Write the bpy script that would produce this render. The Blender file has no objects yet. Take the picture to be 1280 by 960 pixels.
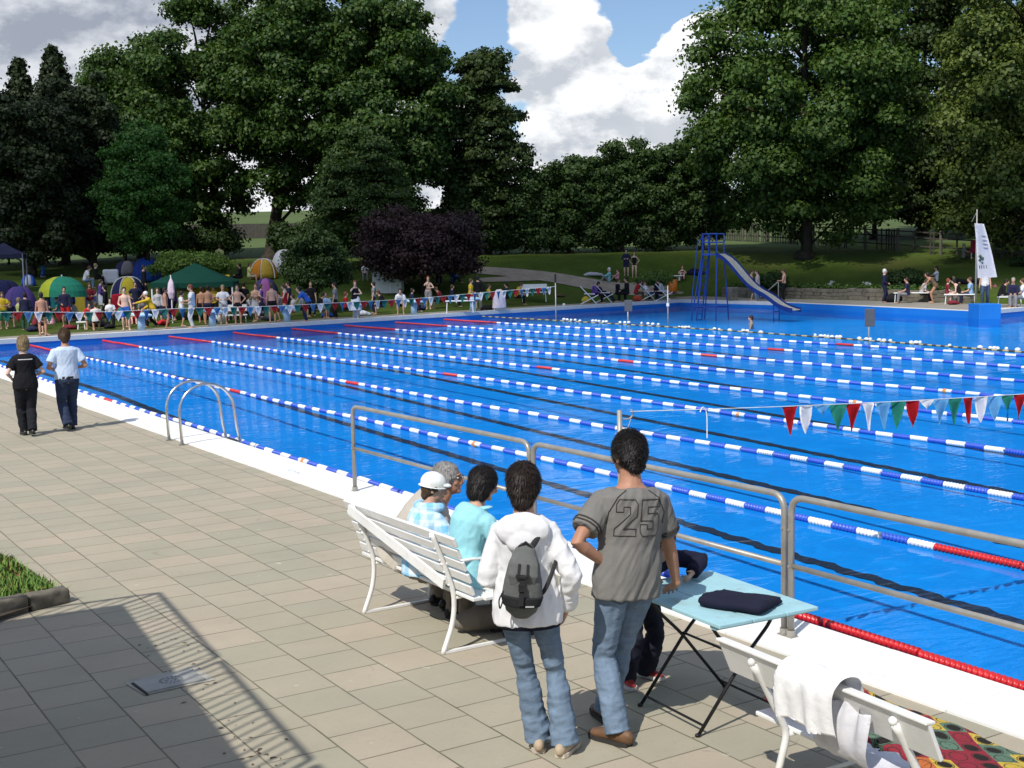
import bpy, bmesh, math, random
import numpy as np
from mathutils import Vector, Matrix
from mathutils.bvhtree import BVHTree
random.seed(7); RNG = np.random.default_rng(11)
SC = bpy.context.scene
COL = SC.collection
R = math.radians
# ------------------------------------------------------------------ camera
CF, CYAW, CPITCH, CROLL, CH = 1590.8, .5628, .0999, -.0201, 2.836
_f = Vector((math.sin(CYAW)*math.cos(CPITCH), math.cos(CYAW)*math.cos(CPITCH), -math.sin(CPITCH)))
_r = Vector((math.cos(CYAW), -math.sin(CYAW), 0)); _u = _r.cross(_f)
CR = _r*math.cos(CROLL)+_u*math.sin(CROLL); CU = -_r*math.sin(CROLL)+_u*math.cos(CROLL); CFW = _f
cd = bpy.data.cameras.new('camera'); cam = bpy.data.objects.new('camera', cd); COL.objects.link(cam)
cd.sensor_width = 36; cd.sensor_fit = 'HORIZONTAL'; cd.lens = CF/1280*36; cd.clip_end = 6000; cd.clip_start = .05
M = Matrix((CR, CU, -CFW)).transposed().to_4x4(); M.translation = (0, 0, CH)
cam.matrix_world = M; SC.camera = cam
def ray(px, py): return (CFW*CF+CR*(px-640)+CU*(480-py)).normalized()
def U(px, py, z=0.0):
    d = ray(px, py); return Vector((0, 0, CH))+d*((z-CH)/d.z)
def UD(px, py, dist):            # point of a sight line at a horizontal distance
    d = ray(px, py); return Vector((0, 0, CH))+d*(dist/math.hypot(d.x, d.y))
# ------------------------------------------------------------------ terrain
def Yw(x): return 50.6+.19*(x-9.2)
def sstep(t): t = min(1, max(0, t)); return t*t*(3-2*t)
def terrain(x, y):
    e = max(y-(Yw(x)+3.2), x-52.9, 0.0) if y > 20 else 0.0
    e = max(e, min(-6-x, y-26, 12)*.5 if (x < -6 and y > 26) else 0)
    if e <= 0: return .06
    D = .5336*x+.8457*y
    if D < 86: return .06+2.75*sstep(e/(e+max(0.01, 86-D))*1.0)
    d = min(D-86, 250)
    return 2.81+d*.05+.6*math.sin(x*.013)*min(1, d/60)
def G(px, py, d0=20, d1=400):
    d = ray(px, py); k = math.hypot(d.x, d.y); o = Vector((0, 0, CH)); s = d0/k; step = .25
    while s < d1:
        p = o+d*s
        if p.z < terrain(p.x, p.y): return Vector((p.x, p.y, terrain(p.x, p.y)))
        s += step
    return o+d*s
def depth(p): return (p-Vector((0, 0, CH))).dot(CFW)
# ------------------------------------------------------------------ objects
def tag(o, label=None, cat=None, group=None, kind=None):
    if label: o['label'] = label
    if cat: o['category'] = cat
    if group: o['group'] = group
    if kind: o['kind'] = kind
    return o
def thing(name, label, cat, loc=(0, 0, 0), rz=0, group=None):
    o = bpy.data.objects.new(name, None); COL.objects.link(o); o.empty_display_size = .2
    o.location = loc; o.rotation_euler = (0, 0, rz)
    return tag(o, label, cat, group)
def link(name, me, m=None, parent=None):
    o = bpy.data.objects.new(name, me); COL.objects.link(o)
    if m is not None:
        ms = m if isinstance(m, (list, tuple)) else [m]
        if len(me.materials) == 0:
            for k in ms: me.materials.append(k)
        else:
            for i, k in enumerate(ms):
                o.material_slots[i].link = 'OBJECT'; o.material_slots[i].material = k
    if parent is not None: o.parent = parent
    return o
def shade(me, on=True):
    me.polygons.foreach_set('use_smooth', [on]*len(me.polygons)); return me
def bm_mesh(bm, name='mesh', smooth=False):
    me = bpy.data.meshes.new(name); bm.to_mesh(me); bm.free()
    if smooth: shade(me)
    return me
def obj(name, bm, m, parent=None, smooth=False): return link(name, bm_mesh(bm, name, smooth), m, parent)
def copy_tree(o, parent=None):
    c = o.copy(); COL.objects.link(c)
    if parent is not None: c.parent = parent
    for ch in list(o.children): copy_tree(ch, c)
    return c
# ------------------------------------------------------------------ mesh helpers
def B(): return bmesh.new()
def box(bm, c, s, rot=None, bev=0):
    """centre, full sizes, optional 3x3 rotation"""
    r = bmesh.ops.create_cube(bm, size=1); vs = r['verts']
    if bev:
        for v in vs: v.co = Vector((v.co.x*s[0], v.co.y*s[1], v.co.z*s[2]))
        es = list({e for v in vs for e in v.link_edges})
        r = bmesh.ops.bevel(bm, geom=es, offset=bev, segments=2, affect='EDGES', profile=.6)
        vs = list({v for f in r['faces'] for v in f.verts} | {v for v in vs if v.is_valid})
        for v in vs:
            if rot is not None: v.co = rot @ v.co
            v.co += Vector(c)
    else:
        for v in vs:
            v.co = Vector((v.co.x*s[0], v.co.y*s[1], v.co.z*s[2]))
            if rot is not None: v.co = rot @ v.co
            v.co += Vector(c)
    return vs
def frame(t, ref=None):
    t = Vector(t).normalized()
    if ref is None: ref = Vector((0, 0, 1)) if abs(t.z) < .9 else Vector((0, 1, 0))
    a = t.cross(Vector(ref))
    if a.length < 1e-5: a = t.orthogonal()
    a.normalize(); b = a.cross(t).normalized()      # a: side, b: towards ref
    return a, b
def loft(bm, rings, n=12, cap=True):
    """rings: (centre, vector u, vector v)"""
    L = []
    for c, u, v in rings:
        L.append([bm.verts.new(Vector(c)+u*math.cos(2*math.pi*i/n)+v*math.sin(2*math.pi*i/n)) for i in range(n)])
    for a, b in zip(L, L[1:]):
        for i in range(n): bm.faces.new((a[i], a[(i+1) % n], b[(i+1) % n], b[i]))
    if cap:
        bm.faces.new(L[0][::-1]); bm.faces.new(L[-1])
    return L
def tube(bm, pts, rad, n=10, ref=None, flat=1.0, cap=True, round_ends=False):
    pts = [Vector(p) for p in pts]
    if not isinstance(rad, (list, tuple)): rad = [rad]*len(pts)
    rings = []; pa = None
    for i, p in enumerate(pts):
        t = (pts[min(i+1, len(pts)-1)]-pts[max(i-1, 0)])
        if t.length < 1e-7: t = Vector((0, 0, 1))
        t.normalize()
        if pa is None or ref is not None: a, b = frame(t, ref)
        else:
            a = pa-t*pa.dot(t); a = a.normalized() if a.length > 1e-6 else t.orthogonal().normalized(); b = a.cross(t).normalized()
        pa = a; r = rad[i]; rx, ry = r if isinstance(r, (list, tuple)) else (r, r*flat)
        rings.append((p, a*rx, b*ry, t, max(rx, ry)))
    out = []
    if round_ends:
        p, u, v, t, m = rings[0]
        for k in (0.25, .7): out.append((p-t*m*math.cos(k*math.pi/2), u*math.sin(k*math.pi/2), v*math.sin(k*math.pi/2)))
    out += [(p, u, v) for p, u, v, t, m in rings]
    if round_ends:
        p, u, v, t, m = rings[-1]
        for k in (.7, .25): out.append((p+t*m*math.cos(k*math.pi/2), u*math.sin(k*math.pi/2), v*math.sin(k*math.pi/2)))
    return loft(bm, out, n, cap)
def ball(bm, c, r, seg=12, rot=None):
    rr = (r, r, r) if not isinstance(r, (list, tuple)) else r
    q = bmesh.ops.create_uvsphere(bm, u_segments=seg, v_segments=max(6, seg*2//3), radius=1)
    for v in q['verts']:
        v.co = Vector((v.co.x*rr[0], v.co.y*rr[1], v.co.z*rr[2]))
        if rot is not None: v.co = rot @ v.co
        v.co += Vector(c)
    return q['verts']
def bar(bm, a, b, w, h, ref=None):
    a, b = Vector(a), Vector(b); t = (b-a); s, u = frame(t, ref)
    rot = Matrix((s, t.normalized(), u)).transposed()
    return box(bm, (a+b)/2, (w, t.length, h), rot)
def arc(pts, r=.06, n=5):
    """round the corners of a polyline"""
    pts = [Vector(p) for p in pts]; out = [pts[0]]
    for a, b, c in zip(pts, pts[1:], pts[2:]):
        d1 = (a-b).normalized(); d2 = (c-b).normalized(); k = min(r, (a-b).length*.45, (c-b).length*.45)
        p, q = b+d1*k, b+d2*k
        for i in range(n+1):
            t = i/n; out.append(p*(1-t)**2+b*2*t*(1-t)+q*t*t)
    out.append(pts[-1]); return out
def spline(pts, n=6):
    pts = [Vector(p) for p in pts]; P = [pts[0]*2-pts[1]]+pts+[pts[-1]*2-pts[-2]]; out = []
    for i in range(1, len(P)-2):
        for k in range(n):
            t = k/n; a, b, c, d = P[i-1:i+3]
            out.append(.5*((2*b)+(c-a)*t+(2*a-5*b+4*c-d)*t*t+(3*b-a-3*c+d)*t**3))
    out.append(pts[-1]); return out
def poly(bm, pts, z=None):
    vs = [bm.verts.new(Vector(p) if z is None else Vector((p[0], p[1], z))) for p in pts]
    return bm.faces.new(vs)
def arr_mesh(name, V, F, smooth=False, mat_idx=None):
    """fast mesh from numpy arrays, F is (n,k)"""
    me = bpy.data.meshes.new(name); n, k = F.shape
    me.vertices.add(len(V)); me.vertices.foreach_set('co', np.ascontiguousarray(V, dtype=np.float32).ravel())
    me.loops.add(n*k); me.loops.foreach_set('vertex_index', np.ascontiguousarray(F, dtype=np.int32).ravel())
    me.polygons.add(n); me.polygons.foreach_set('loop_start', np.arange(0, n*k, k, dtype=np.int32))
    me.polygons.foreach_set('loop_total', np.full(n, k, dtype=np.int32))
    me.update(calc_edges=True); me.validate()
    if smooth: shade(me)
    return me
def remesh(bm, voxel, smooth=4, name='mesh', fac=.5):
    me = bm_mesh(bm, name); o = bpy.data.objects.new('tmp', me); COL.objects.link(o)
    m = o.modifiers.new('r', 'REMESH'); m.mode = 'VOXEL'; m.voxel_size = voxel; m.adaptivity = 0
    if smooth:
        s = o.modifiers.new('s', 'SMOOTH'); s.factor = fac; s.iterations = smooth
    dg = bpy.context.evaluated_depsgraph_get(); dg.update()
    m2 = bpy.data.meshes.new_from_object(o.evaluated_get(dg)); m2.name = name
    bpy.data.objects.remove(o); bpy.data.meshes.remove(me)
    return shade(m2)
def displace(me, fn):
    n = len(me.vertices); co = np.empty(n*3, np.float32); me.vertices.foreach_get('co', co); co = co.reshape(-1, 3).astype(float)
    no = np.empty(n*3, np.float32); me.vertices.foreach_get('normal', no); no = no.reshape(-1, 3).astype(float)
    d = fn(co, no)
    co = co+(no*d[:, None] if d.ndim == 1 else d)
    me.vertices.foreach_set('co', co.astype(np.float32).ravel()); me.update(); return me
_ph = np.random.default_rng(5).uniform(0, 6.28, (64, 3)); _dr = np.random.default_rng(6).normal(size=(64, 3)); _dr /= np.linalg.norm(_dr, axis=1)[:, None]
def sn(co, f, seed=0, oct=3):
    """smooth pseudo noise about -1..1"""
    out = np.zeros(len(co)); a = 1.0; tot = 0
    for o in range(oct):
        for k in range(5):
            i = (seed*7+o*5+k) % 64
            out += a*np.sin(co @ _dr[i]*f*(2**o)*(1+.23*k)+_ph[i, 0]); tot += a*.6
        a *= .5
    return out/tot
# ------------------------------------------------------------------ materials
class NT:
    def __init__(s, m): s.t = m.node_tree; s.n = s.t.nodes; s.l = s.t.links
    def __call__(s, typ, **kw):
        ins = kw.pop('ins', {}); n = s.n.new(typ)
        for k, v in kw.items(): setattr(n, k, v)
        for k, v in ins.items(): s.set(n, k, v)
        return n
    def set(s, n, k, v):
        if isinstance(v, bpy.types.NodeSocket): s.l.new(v, n.inputs[k])
        else: n.inputs[k].default_value = v
    def math(s, op, a, b=None, c=None, clamp=False):
        n = s.n.new('ShaderNodeMath'); n.operation = op; n.use_clamp = clamp
        for i, v in enumerate((a, b, c)):
            if v is not None: s.set(n, i, v)
        return n.outputs[0]
    def mix(s, f, a, b, mode='MIX'):
        n = s.n.new('ShaderNodeMix'); n.data_type = 'RGBA'; n.blend_type = mode
        s.set(n, 0, f); s.set(n, 6, a); s.set(n, 7, b); return n.outputs[2]
    def ramp(s, f, stops):
        n = s.n.new('ShaderNodeValToRGB'); e = n.color_ramp.elements
        while len(e) < len(stops): e.new(.5)
        for el, (p, c) in zip(e, stops): el.position = p; el.color = c if len(c) == 4 else (*c, 1)
        s.set(n, 0, f); return n.outputs[0]
    def noise(s, vec, scale, detail=4, rough=.55, dist=0):
        n = s('ShaderNodeTexNoise', ins={'Scale': scale, 'Detail': detail, 'Roughness': rough, 'Distortion': dist})
        if vec is not None: s.l.new(vec, n.inputs['Vector'])
        return n.outputs['Fac']
    def mapr(s, v, a, b, c=0.0, d=1.0, smooth=False):
        n = s.n.new('ShaderNodeMapRange'); n.interpolation_type = 'SMOOTHSTEP' if smooth else 'LINEAR'
        for i, q in enumerate((v, a, b, c, d)): s.set(n, i, q)
        return n.outputs[0]
def c4(c): return (c[0], c[1], c[2], 1.0)
def new_mat(name):
    m = bpy.data.materials.new(name); m.use_nodes = True; nt = NT(m)
    b = next(n for n in nt.n if n.type == 'BSDF_PRINCIPLED'); return m, nt, b
_mc = {}
def mat(name, col, rough=.7, metal=0, var=.18, scale=8, bump=0.0, bscale=60, spec=.5, dirt=0.0, dirtc=(.1, .08, .05)):
    if name in _mc: return _mc[name]
    m, nt, b = new_mat(name); tc = nt('ShaderNodeTexCoord').outputs['Object']
    c = c4(col)
    if var:
        n = nt.noise(tc, scale, 5, .6)
        lo = c4([v*(1-var) for v in col]); hi = c4([min(1, v*(1+var)) for v in col])
        c = nt.mix(nt.mapr(n, .3, .7), lo, hi)
    if dirt:
        n2 = nt.noise(tc, scale*.6, 6, .7, .5)
        c = nt.mix(nt.math('MULTIPLY', nt.mapr(n2, .56, .72), dirt), c, c4(dirtc))
    nt.set(b, 'Base Color', c); nt.set(b, 'Metallic', metal)
    nt.set(b, 'Roughness', nt.mapr(nt.noise(tc, scale*2, 3), .2, .8, max(.03, rough-.1), min(1, rough+.1)))
    b.inputs['Specular IOR Level'].default_value = spec
    if bump:
        bn = nt('ShaderNodeBump', ins={'Strength': bump, 'Distance': .01, 'Height': nt.noise(tc, bscale, 4, .6)})
        nt.set(b, 'Normal', bn.outputs[0])
    _mc[name] = m; return m
def fabric(name, col, var=.12, scale=9): return mat(name, col, .9, 0, var, scale, .25, 140, .2)
def cloth(col):
    """plain garment cloth of one colour"""
    return fabric('cloth_%02d_%02d_%02d' % tuple(int(min(.99, c)*99) for c in col), col)
# ================================================================== light and sky
SUN_EL = R(49.0); SUN_TR = Vector((.882, .471, 0))           # the way the light travels on the ground
to_sun = Vector((-SUN_TR.x*math.cos(SUN_EL), -SUN_TR.y*math.cos(SUN_EL), math.sin(SUN_EL)))
sd = bpy.data.lights.new('sun', 'SUN'); sun = bpy.data.objects.new('sun', sd); COL.objects.link(sun)
sd.energy = 4.3; sd.angle = R(.55); sd.color = (1, .955, .88)
sun.rotation_euler = (-to_sun).to_track_quat('-Z', 'Y').to_euler()
W = bpy.data.worlds.new('World'); SC.world = W; W.use_nodes = True
wt = W.node_tree; wt.nodes.clear(); nt = NT(W)
tcw = nt('ShaderNodeTexCoord').outputs['Generated']
sky = nt('ShaderNodeTexSky'); sky.sky_type = 'NISHITA'; sky.sun_disc = False; sky.sun_elevation = SUN_EL
sky.sun_rotation = math.atan2(to_sun.x, to_sun.y); sky.air_density = 1.0; sky.dust_density = .6; sky.ozone_density = 1.6
def cdir(px, py): d = ray(px, py); return (d.x, d.y, d.z)
# cumulus: lumpy threshold of noise over the direction, with masses and holes at chosen bearings
mp = nt('ShaderNodeMapping', ins={'Vector': tcw, 'Scale': (1, 1, 1.7)}).outputs[0]
nz = nt('ShaderNodeTexNoise', ins={'Vector': mp, 'Scale': 9.0, 'Detail': 3.0})
off = nt('ShaderNodeVectorMath', operation='SUBTRACT', ins={0: nz.outputs['Color'], 1: (.5, .5, .5)}).outputs[0]
offs = nt('ShaderNodeVectorMath', operation='SCALE', ins={0: off, 'Scale': .06}).outputs[0]
nz2 = nt('ShaderNodeTexNoise', ins={'Vector': mp, 'Scale': 34.0, 'Detail': 4.0})
off2 = nt('ShaderNodeVectorMath', operation='SUBTRACT', ins={0: nz2.outputs['Color'], 1: (.5, .5, .5)}).outputs[0]
offs2 = nt('ShaderNodeVectorMath', operation='SCALE', ins={0: off2, 'Scale': .026}).outputs[0]
dv = nt('ShaderNodeVectorMath', operation='ADD', ins={0: nt('ShaderNodeVectorMath', operation='ADD', ins={0: tcw, 1: offs}).outputs[0], 1: offs2}).outputs[0]
dens = nt.mapr(nt.noise(mp, 3.2, 8, .58), .40, .62, -.55, .75)
CL = [(700, 60, .05, 1.6), (685, 15, .04, 1.3), (655, 70, .035, 1.0), (745, 82, .03, 1.0), (850, 80, .045, 1.5), (810, 130, .045, 1.3), (860, 140, .05, 1.2),
      (720, 160, .05, 1.0), (780, 175, .05, 1.0), (545, 15, .035, 1.2), (150, 30, .14, 1.3), (40, 40, .1, .9), (330, 240, .05, 1.2),
      (606, 50, .032, -2.4), (800, 18, .030, -2.8), (868, -8, .026, -2.6), (728, 118, .020, -1.3), (776, 66, .022, -2.4), (850, 62, .03, 1.4), (640, 150, .02, -1.2), (700, -120, .09, -1.0)]
for (px, py, sg, w) in CL:
    d = nt('ShaderNodeVectorMath', operation='DISTANCE', ins={0: dv, 1: cdir(px, py)}).outputs['Value']
    dens = nt.math('ADD', dens, nt.mapr(d, 0, sg*1.45, w, 0, True))
cmask = nt.mapr(dens, .06, .50, 0, 1, True)
sh = nt('ShaderNodeMapping', ins={'Vector': mp, 'Location': (.012, .008, -.035)}).outputs[0]
lit = nt.math('SUBTRACT', nt.noise(mp, 13, 7, .6), nt.noise(sh, 13, 7, .6))
sz = nt('ShaderNodeSeparateXYZ', ins={0: tcw}).outputs[2]
cs = nt.math('ADD', nt.mapr(lit, -.12, .10), nt.mapr(nt.noise(mp, 5, 4), .35, .65, -.22, .28), clamp=True)
ccol = nt.mix(cs, (5.4, 5.8, 6.4, 1), (10.8, 10.9, 11.0, 1))
ccol = nt.mix(nt.mapr(nt('ShaderNodeVectorMath', operation='DISTANCE', ins={0: tcw, 1: cdir(110, 10)}).outputs['Value'], .05, .3), nt.mix(cs, (3.4, 3.8, 4.6, 1), (7.2, 7.5, 8, 1)), ccol)
skc = nt.mix(1.0, sky.outputs[0], (1.0, 1.07, 1.19, 1), 'MULTIPLY')
wc = nt.mix(cmask, skc, ccol)
bg = nt('ShaderNodeBackground', ins={'Color': wc, 'Strength': .1})
wo = nt('ShaderNodeOutputWorld', ins={'Surface': bg.outputs[0]})
SC.view_settings.view_transform = 'Standard'; SC.view_settings.look = 'None'; SC.view_settings.gamma = 1
SC.view_settings.exposure = 0.08; SC.view_settings.use_curve_mapping = False
SC.render.engine = 'CYCLES'; SC.cycles.use_denoising = True; SC.cycles.max_bounces = 6; SC.cycles.transparent_max_bounces = 24
SC.cycles.diffuse_bounces = 3; SC.cycles.glossy_bounces = 3; SC.cycles.caustics_reflective = False; SC.cycles.caustics_refractive = False
SC.cycles.sample_clamp_indirect = 4

# unseen thin cloud behind the viewer, added and shaped to shade lawn and crowd
def shade_cloud_mesh():
    bm = B(); rnd = random.Random(3); H = 420.0
    sh = Vector((-SUN_TR.x, -SUN_TR.y, 0))*(H/math.tan(SUN_EL))
    for i in range(150):
        u = rnd.uniform(-105, 75); D = rnd.uniform(66, 86)
        if u < -5: D = rnd.uniform(54+u*.12, 90)
        if u > 14: D = rnd.uniform(73, 79)
        x = .8457*u+.5336*D; y = -.5336*u+.8457*D       # u across the view, D along it
        p = Vector((x, y, 0))+sh; r = rnd.uniform(3.5, 7.5 if u < 14 else 5)
        ball(bm, (p.x, p.y, H+rnd.uniform(-2, 3)), (r, r, r*.5), 10)
    return bm_mesh(bm, 'cloud', True)
m, nt, b = new_mat('thin_shade_cloud')
tr = nt('ShaderNodeBsdfTransparent', ins={'Color': (.78, .79, .8, 1)}); df = nt('ShaderNodeBsdfDiffuse', ins={'Color': (.9, .9, .92, 1)})
mx = nt('ShaderNodeMixShader', ins={0: .28, 1: tr.outputs[0], 2: df.outputs[0]})
nt.l.new(mx.outputs[0], next(n for n in nt.n if n.type == 'OUTPUT_MATERIAL').inputs[0])
tag(link('cloud', shade_cloud_mesh(), m), kind='structure')

# ================================================================== ground
def mat_grass(name, cols, sc=.5):
    m, nt, b = new_mat(name); tc = nt('ShaderNodeTexCoord').outputs['Object']
    a = nt.noise(tc, sc, 6, .65); f = nt.noise(tc, sc*14, 5, .7)
    c = nt.ramp(nt.math('ADD', nt.math('MULTIPLY', a, .6), nt.math('MULTIPLY', f, .4)), [(.3, cols[0]), (.5, cols[1]), (.68, cols[2])])
    dry = nt.mapr(nt.noise(tc, sc*.45, 4, .6, .4), .5, .72)
    c = nt.mix(nt.math('MULTIPLY', dry, .55), c, c4(cols[3]))
    nt.set(b, 'Base Color', c); b.inputs['Roughness'].default_value = .95; b.inputs['Specular IOR Level'].default_value = .1
    bn = nt('ShaderNodeBump', ins={'Strength': .7, 'Distance': .08, 'Height': nt.noise(tc, sc*26, 4, .7)}); nt.set(b, 'Normal', bn.outputs[0])
    return m
GRASS = mat_grass('lawn_grass', [(.034, .058, .010), (.056, .092, .014), (.09, .125, .024), (.12, .105, .034)])
FIELD = mat_grass('field_grass', [(.06, .095, .03), (.08, .115, .04), (.10, .14, .05), (.10, .115, .05)], .05)
def grid_terrain():
    xs = sorted(set(list(np.arange(-60, -6, 4.0))+list(np.arange(-6, 100, 1.5))+list(np.arange(100, 460, 12.0))))
    ys = sorted(set(list(np.arange(-60, 24, 6.0))+list(np.arange(24, 130, 1.5))+list(np.arange(130, 460, 12.0))))
    V = []; F = []; MI = []
    for y in ys:
        for x in xs:
            h = terrain(x, y)
            if x > 52.9 and y < 59.5 and y > 20: h = max(h, .66+.03*math.sin(x+y))
            elif x > 48 and y > 45: h = h+.02*math.sin(x*1.7+y)
            V.append((x, y, h))
    nx = len(xs)
    for j in range(len(ys)-1):
        for i in range(nx-1):
            cx = (xs[i]+xs[i+1])/2; cy = (ys[j]+ys[j+1])/2
            if -6 < cx < 51.5 and -50 < cy < Yw(cx)+1.6 : continue
            if cx < 52.9 and cx > 50 and cy < 59: continue
            if 50 < cx < 66 and -50 < cy < 37.5: continue
            F.append((j*nx+i, j*nx+i+1, (j+1)*nx+i+1, (j+1)*nx+i)); D = .5336*cx+.8457*cy
            MI.append(1 if D > 92 else 0)
    me = arr_mesh('lawn', np.array(V), np.array(F), True)
    me.materials.append(GRASS); me.materials.append(FIELD); me.polygons.foreach_set('material_index', MI)
    return me
tag(link('lawn', grid_terrain()), kind='structure')

# slabs
m, nt, b = new_mat('paving_slabs'); tc = nt('ShaderNodeTexCoord').outputs['Object']
# the slab courses run along the pool: swap the axes so that a course is a brick row
mpv = nt('ShaderNodeMapping', ins={'Vector': tc, 'Rotation': (0, 0, R(90)), 'Location': (0.02, -2.96+.44*20, 0)}).outputs[0]
wob = nt('ShaderNodeVectorMath', operation='SCALE', ins={0: nt('ShaderNodeTexNoise', ins={'Vector': tc, 'Scale': 1.3}).outputs['Color'], 'Scale': .012}).outputs[0]
mpv = nt('ShaderNodeVectorMath', operation='ADD', ins={0: mpv, 1: wob}).outputs[0]
br = nt('ShaderNodeTexBrick', ins={'Vector': mpv, 'Scale': 1.0, 'Mortar Size': .0065, 'Mortar Smooth': .25, 'Bias': 0.0, 'Brick Width': .415, 'Row Height': .44,
       'Color1': (.385, .352, .276, 1), 'Color2': (.425, .368, .286, 1), 'Mortar': (.19, .165, .125, 1)})
br.offset = .37; br.offset_frequency = 2; br.squash = 1
br2 = nt('ShaderNodeTexBrick', ins={'Vector': mpv, 'Scale': 1.0, 'Mortar Size': .0, 'Brick Width': .415, 'Row Height': .44, 'Bias': -.2, 'Color1': (.92, .94, .90, 1), 'Color2': (1.03, 1.0, .98, 1), 'Mortar': (1, 1, 1, 1)})
br2.offset = .37; br2.offset_frequency = 2
c = nt.mix(1.0, br.outputs[0], br2.outputs[0], 'MULTIPLY')
c = nt.mix(nt.mapr(nt.noise(tc, 1.1, 6, .65), .35, .75, 0, .35), c, (.23, .215, .165, 1))
c = nt.mix(nt.mapr(nt.noise(tc, 26, 4, .7), .55, .8, 0, .35), c, (.22, .195, .15, 1))
sp = nt.noise(tc, 9, 2, .5); c = nt.mix(nt.mapr(sp, .735, .75, 0, .55), c, (.55, .53, .47, 1))
c = nt.mix(nt.mapr(nt.noise(tc, 3.1, 3, .5, 1.2), .70, .74, 0, .3), c, (.17, .155, .12, 1))
mort = br.outputs['Fac']
moss = nt.mapr(nt.noise(tc, 2.0, 3), .45, .65); c = nt.mix(nt.math('MULTIPLY', nt.math('MULTIPLY', mort, moss), .6), c, (.075, .08, .04, 1))
nt.set(b, 'Base Color', c); b.inputs['Roughness'].default_value = .8; b.inputs['Specular IOR Level'].default_value = .3
hh = nt.math('ADD', nt.math('MULTIPLY', mort, -1.0), nt.math('MULTIPLY', nt.noise(tc, 60, 4, .7), .25))
bn = nt('ShaderNodeBump', ins={'Strength': .5, 'Distance': .012, 'Height': hh}); nt.set(b, 'Normal', bn.outputs[0])
PAVE = m
bm = B(); poly(bm, [(-30, -30), (6.25, -30), (6.25, Yw(6.25)), (6.25, 54), (-7, 54), (-30, 26)], 0.0)
tag(obj('pavement', bm, PAVE), kind='structure')

# pool outline (inner edge, counter-clockwise)
POOL = [(6.9, 3.3), (31.5, 3.3), (60, 12), (60, 37.7), (45.95, 35.3), (48.6, 50), (48.4, Yw(48.4)), (6.9, Yw(6.9))]
WZ = -.2
def offset_poly(P, d):
    n = len(P); out = []
    for i in range(n):
        a, b_, c_ = Vector(P[i-1]), Vector(P[i]), Vector(P[(i+1) % n])
        t1 = (b_-a).normalized(); t2 = (c_-b_).normalized(); n1 = Vector((t1.y, -t1.x)); n2 = Vector((t2.y, -t2.x))
        k = n1+n2; k = k/k.dot(n1) if abs(k.dot(n1)) > .2 else n1
        out.append(b_+k*d)
    return out
WHITE = mat('white_coping_paint', (.80, .80, .77), .75, 0, .03, 3, .15, 40, .3, .30, (.42, .41, .37))
WHITE_FAR = mat('pale_coping_stone', (.62, .62, .60), .8, 0, .08, 3, .1, 40, .3, .3, (.35, .34, .3))
m, nt, b = new_mat('blue_pool_paint'); tc = nt('ShaderNodeTexCoord').outputs['Object']
c = nt.mix(nt.mapr(nt.noise(tc, .35, 4), .35, .7), (.004, .15, .50, 1), (.006, .19, .60, 1))
nt.set(b, 'Base Color', c); b.inputs['Roughness'].default_value = .6
POOLBLUE = m
m, nt, b = new_mat('pool_floor_paint'); tc = nt('ShaderNodeTexCoord').outputs['Object']
# light netted by the ripples is left to the renderer; the paint itself is patchy
c = nt.mix(nt.mapr(nt.noise(tc, .5, 5, .6), .35, .7), (.003, .225, .63, 1), (.005, .275, .73, 1))
c = nt.mix(nt.mapr(nt.noise(tc, 2.2, 5, .65, .6), .50, .68, 0, .45), c, (.008, .33, .82, 1))
nt.set(b, 'Base Color', c); b.inputs['Roughness'].default_value = .8; b.inputs['Specular IOR Level'].default_value = .1
FLOORBLUE = m
def floor_z(x, y):
    k = min(1, max(0, (y-4)/30)); z = -1.32+.77*k
    if x > 31: z = max(z, -.75)
    return z
def pool_floor():
    bm = B(); xs = [6.9, 14, 22, 31.4, 40, 50, 60]; ys = list(range(3, 61, 3))
    g = [[bm.verts.new((x, y+.3, floor_z(x, y))) for x in xs] for y in ys]
    for j in range(len(ys)-1):
        for i in range(len(xs)-1): bm.faces.new((g[j][i], g[j][i+1], g[j+1][i+1], g[j+1][i]))
    return bm
tag(obj('pool_floor', pool_floor(), FLOORBLUE), kind='structure')
bm = B()                                                  # basin walls
n = len(POOL)
def rimz(i): return .0 if i in (7,) else .095
for i in range(n):
    a, b_ = POOL[i], POOL[(i+1) % n]
    z1 = .0 if i == 7 else .095
    if i == 0: z1 = .0
    vs = [bm.verts.new((*a, -2)), bm.verts.new((*b_, -2)), bm.verts.new((*b_, z1-.002)), bm.verts.new((*a, z1-.002))]
    bm.faces.new(vs[::-1])
tag(obj('pool_wall', bm, POOLBLUE), kind='structure')
# coping strips
def strip(bm, pts_in, pts_out, z0, z1):
    """solid strip between two polylines"""
    for (a, b_), (c_, d_) in zip(zip(pts_in, pts_in[1:]), zip(pts_out, pts_out[1:])):
        q = [a, b_, d_, c_]; lo = [bm.verts.new((p[0], p[1], z0)) for p in q]; hi = [bm.verts.new((p[0], p[1], z1)) for p in q]
        bm.faces.new(hi); bm.faces.new(lo[::-1])
        for i in range(4): bm.faces.new((lo[i], lo[(i+1) % 4], hi[(i+1) % 4], hi[i]))
    bmesh.ops.recalc_face_normals(bm, faces=bm.faces)
bm = B(); rr = random.Random(5); Y = 3.0
while Y < 50.0:                                          # cast lengths with fine open joints and slightly ragged outer edge
    L = 1.0; a = Y; b_ = min(Y+L-.004, 50.1)
    o1 = 6.252+rr.uniform(-.006, .006)
    strip(bm, [(6.93, a), (6.93, b_)], [(o1, a), (o1+rr.uniform(-.006, .006), b_)], -.14, .014+rr.uniform(-.001, .001)); Y += L
cop = tag(obj('coping', bm, WHITE), kind='structure')
p = U(369, 590, .014); bm = B()                       # worn blue depth figures, too faint to read
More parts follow.
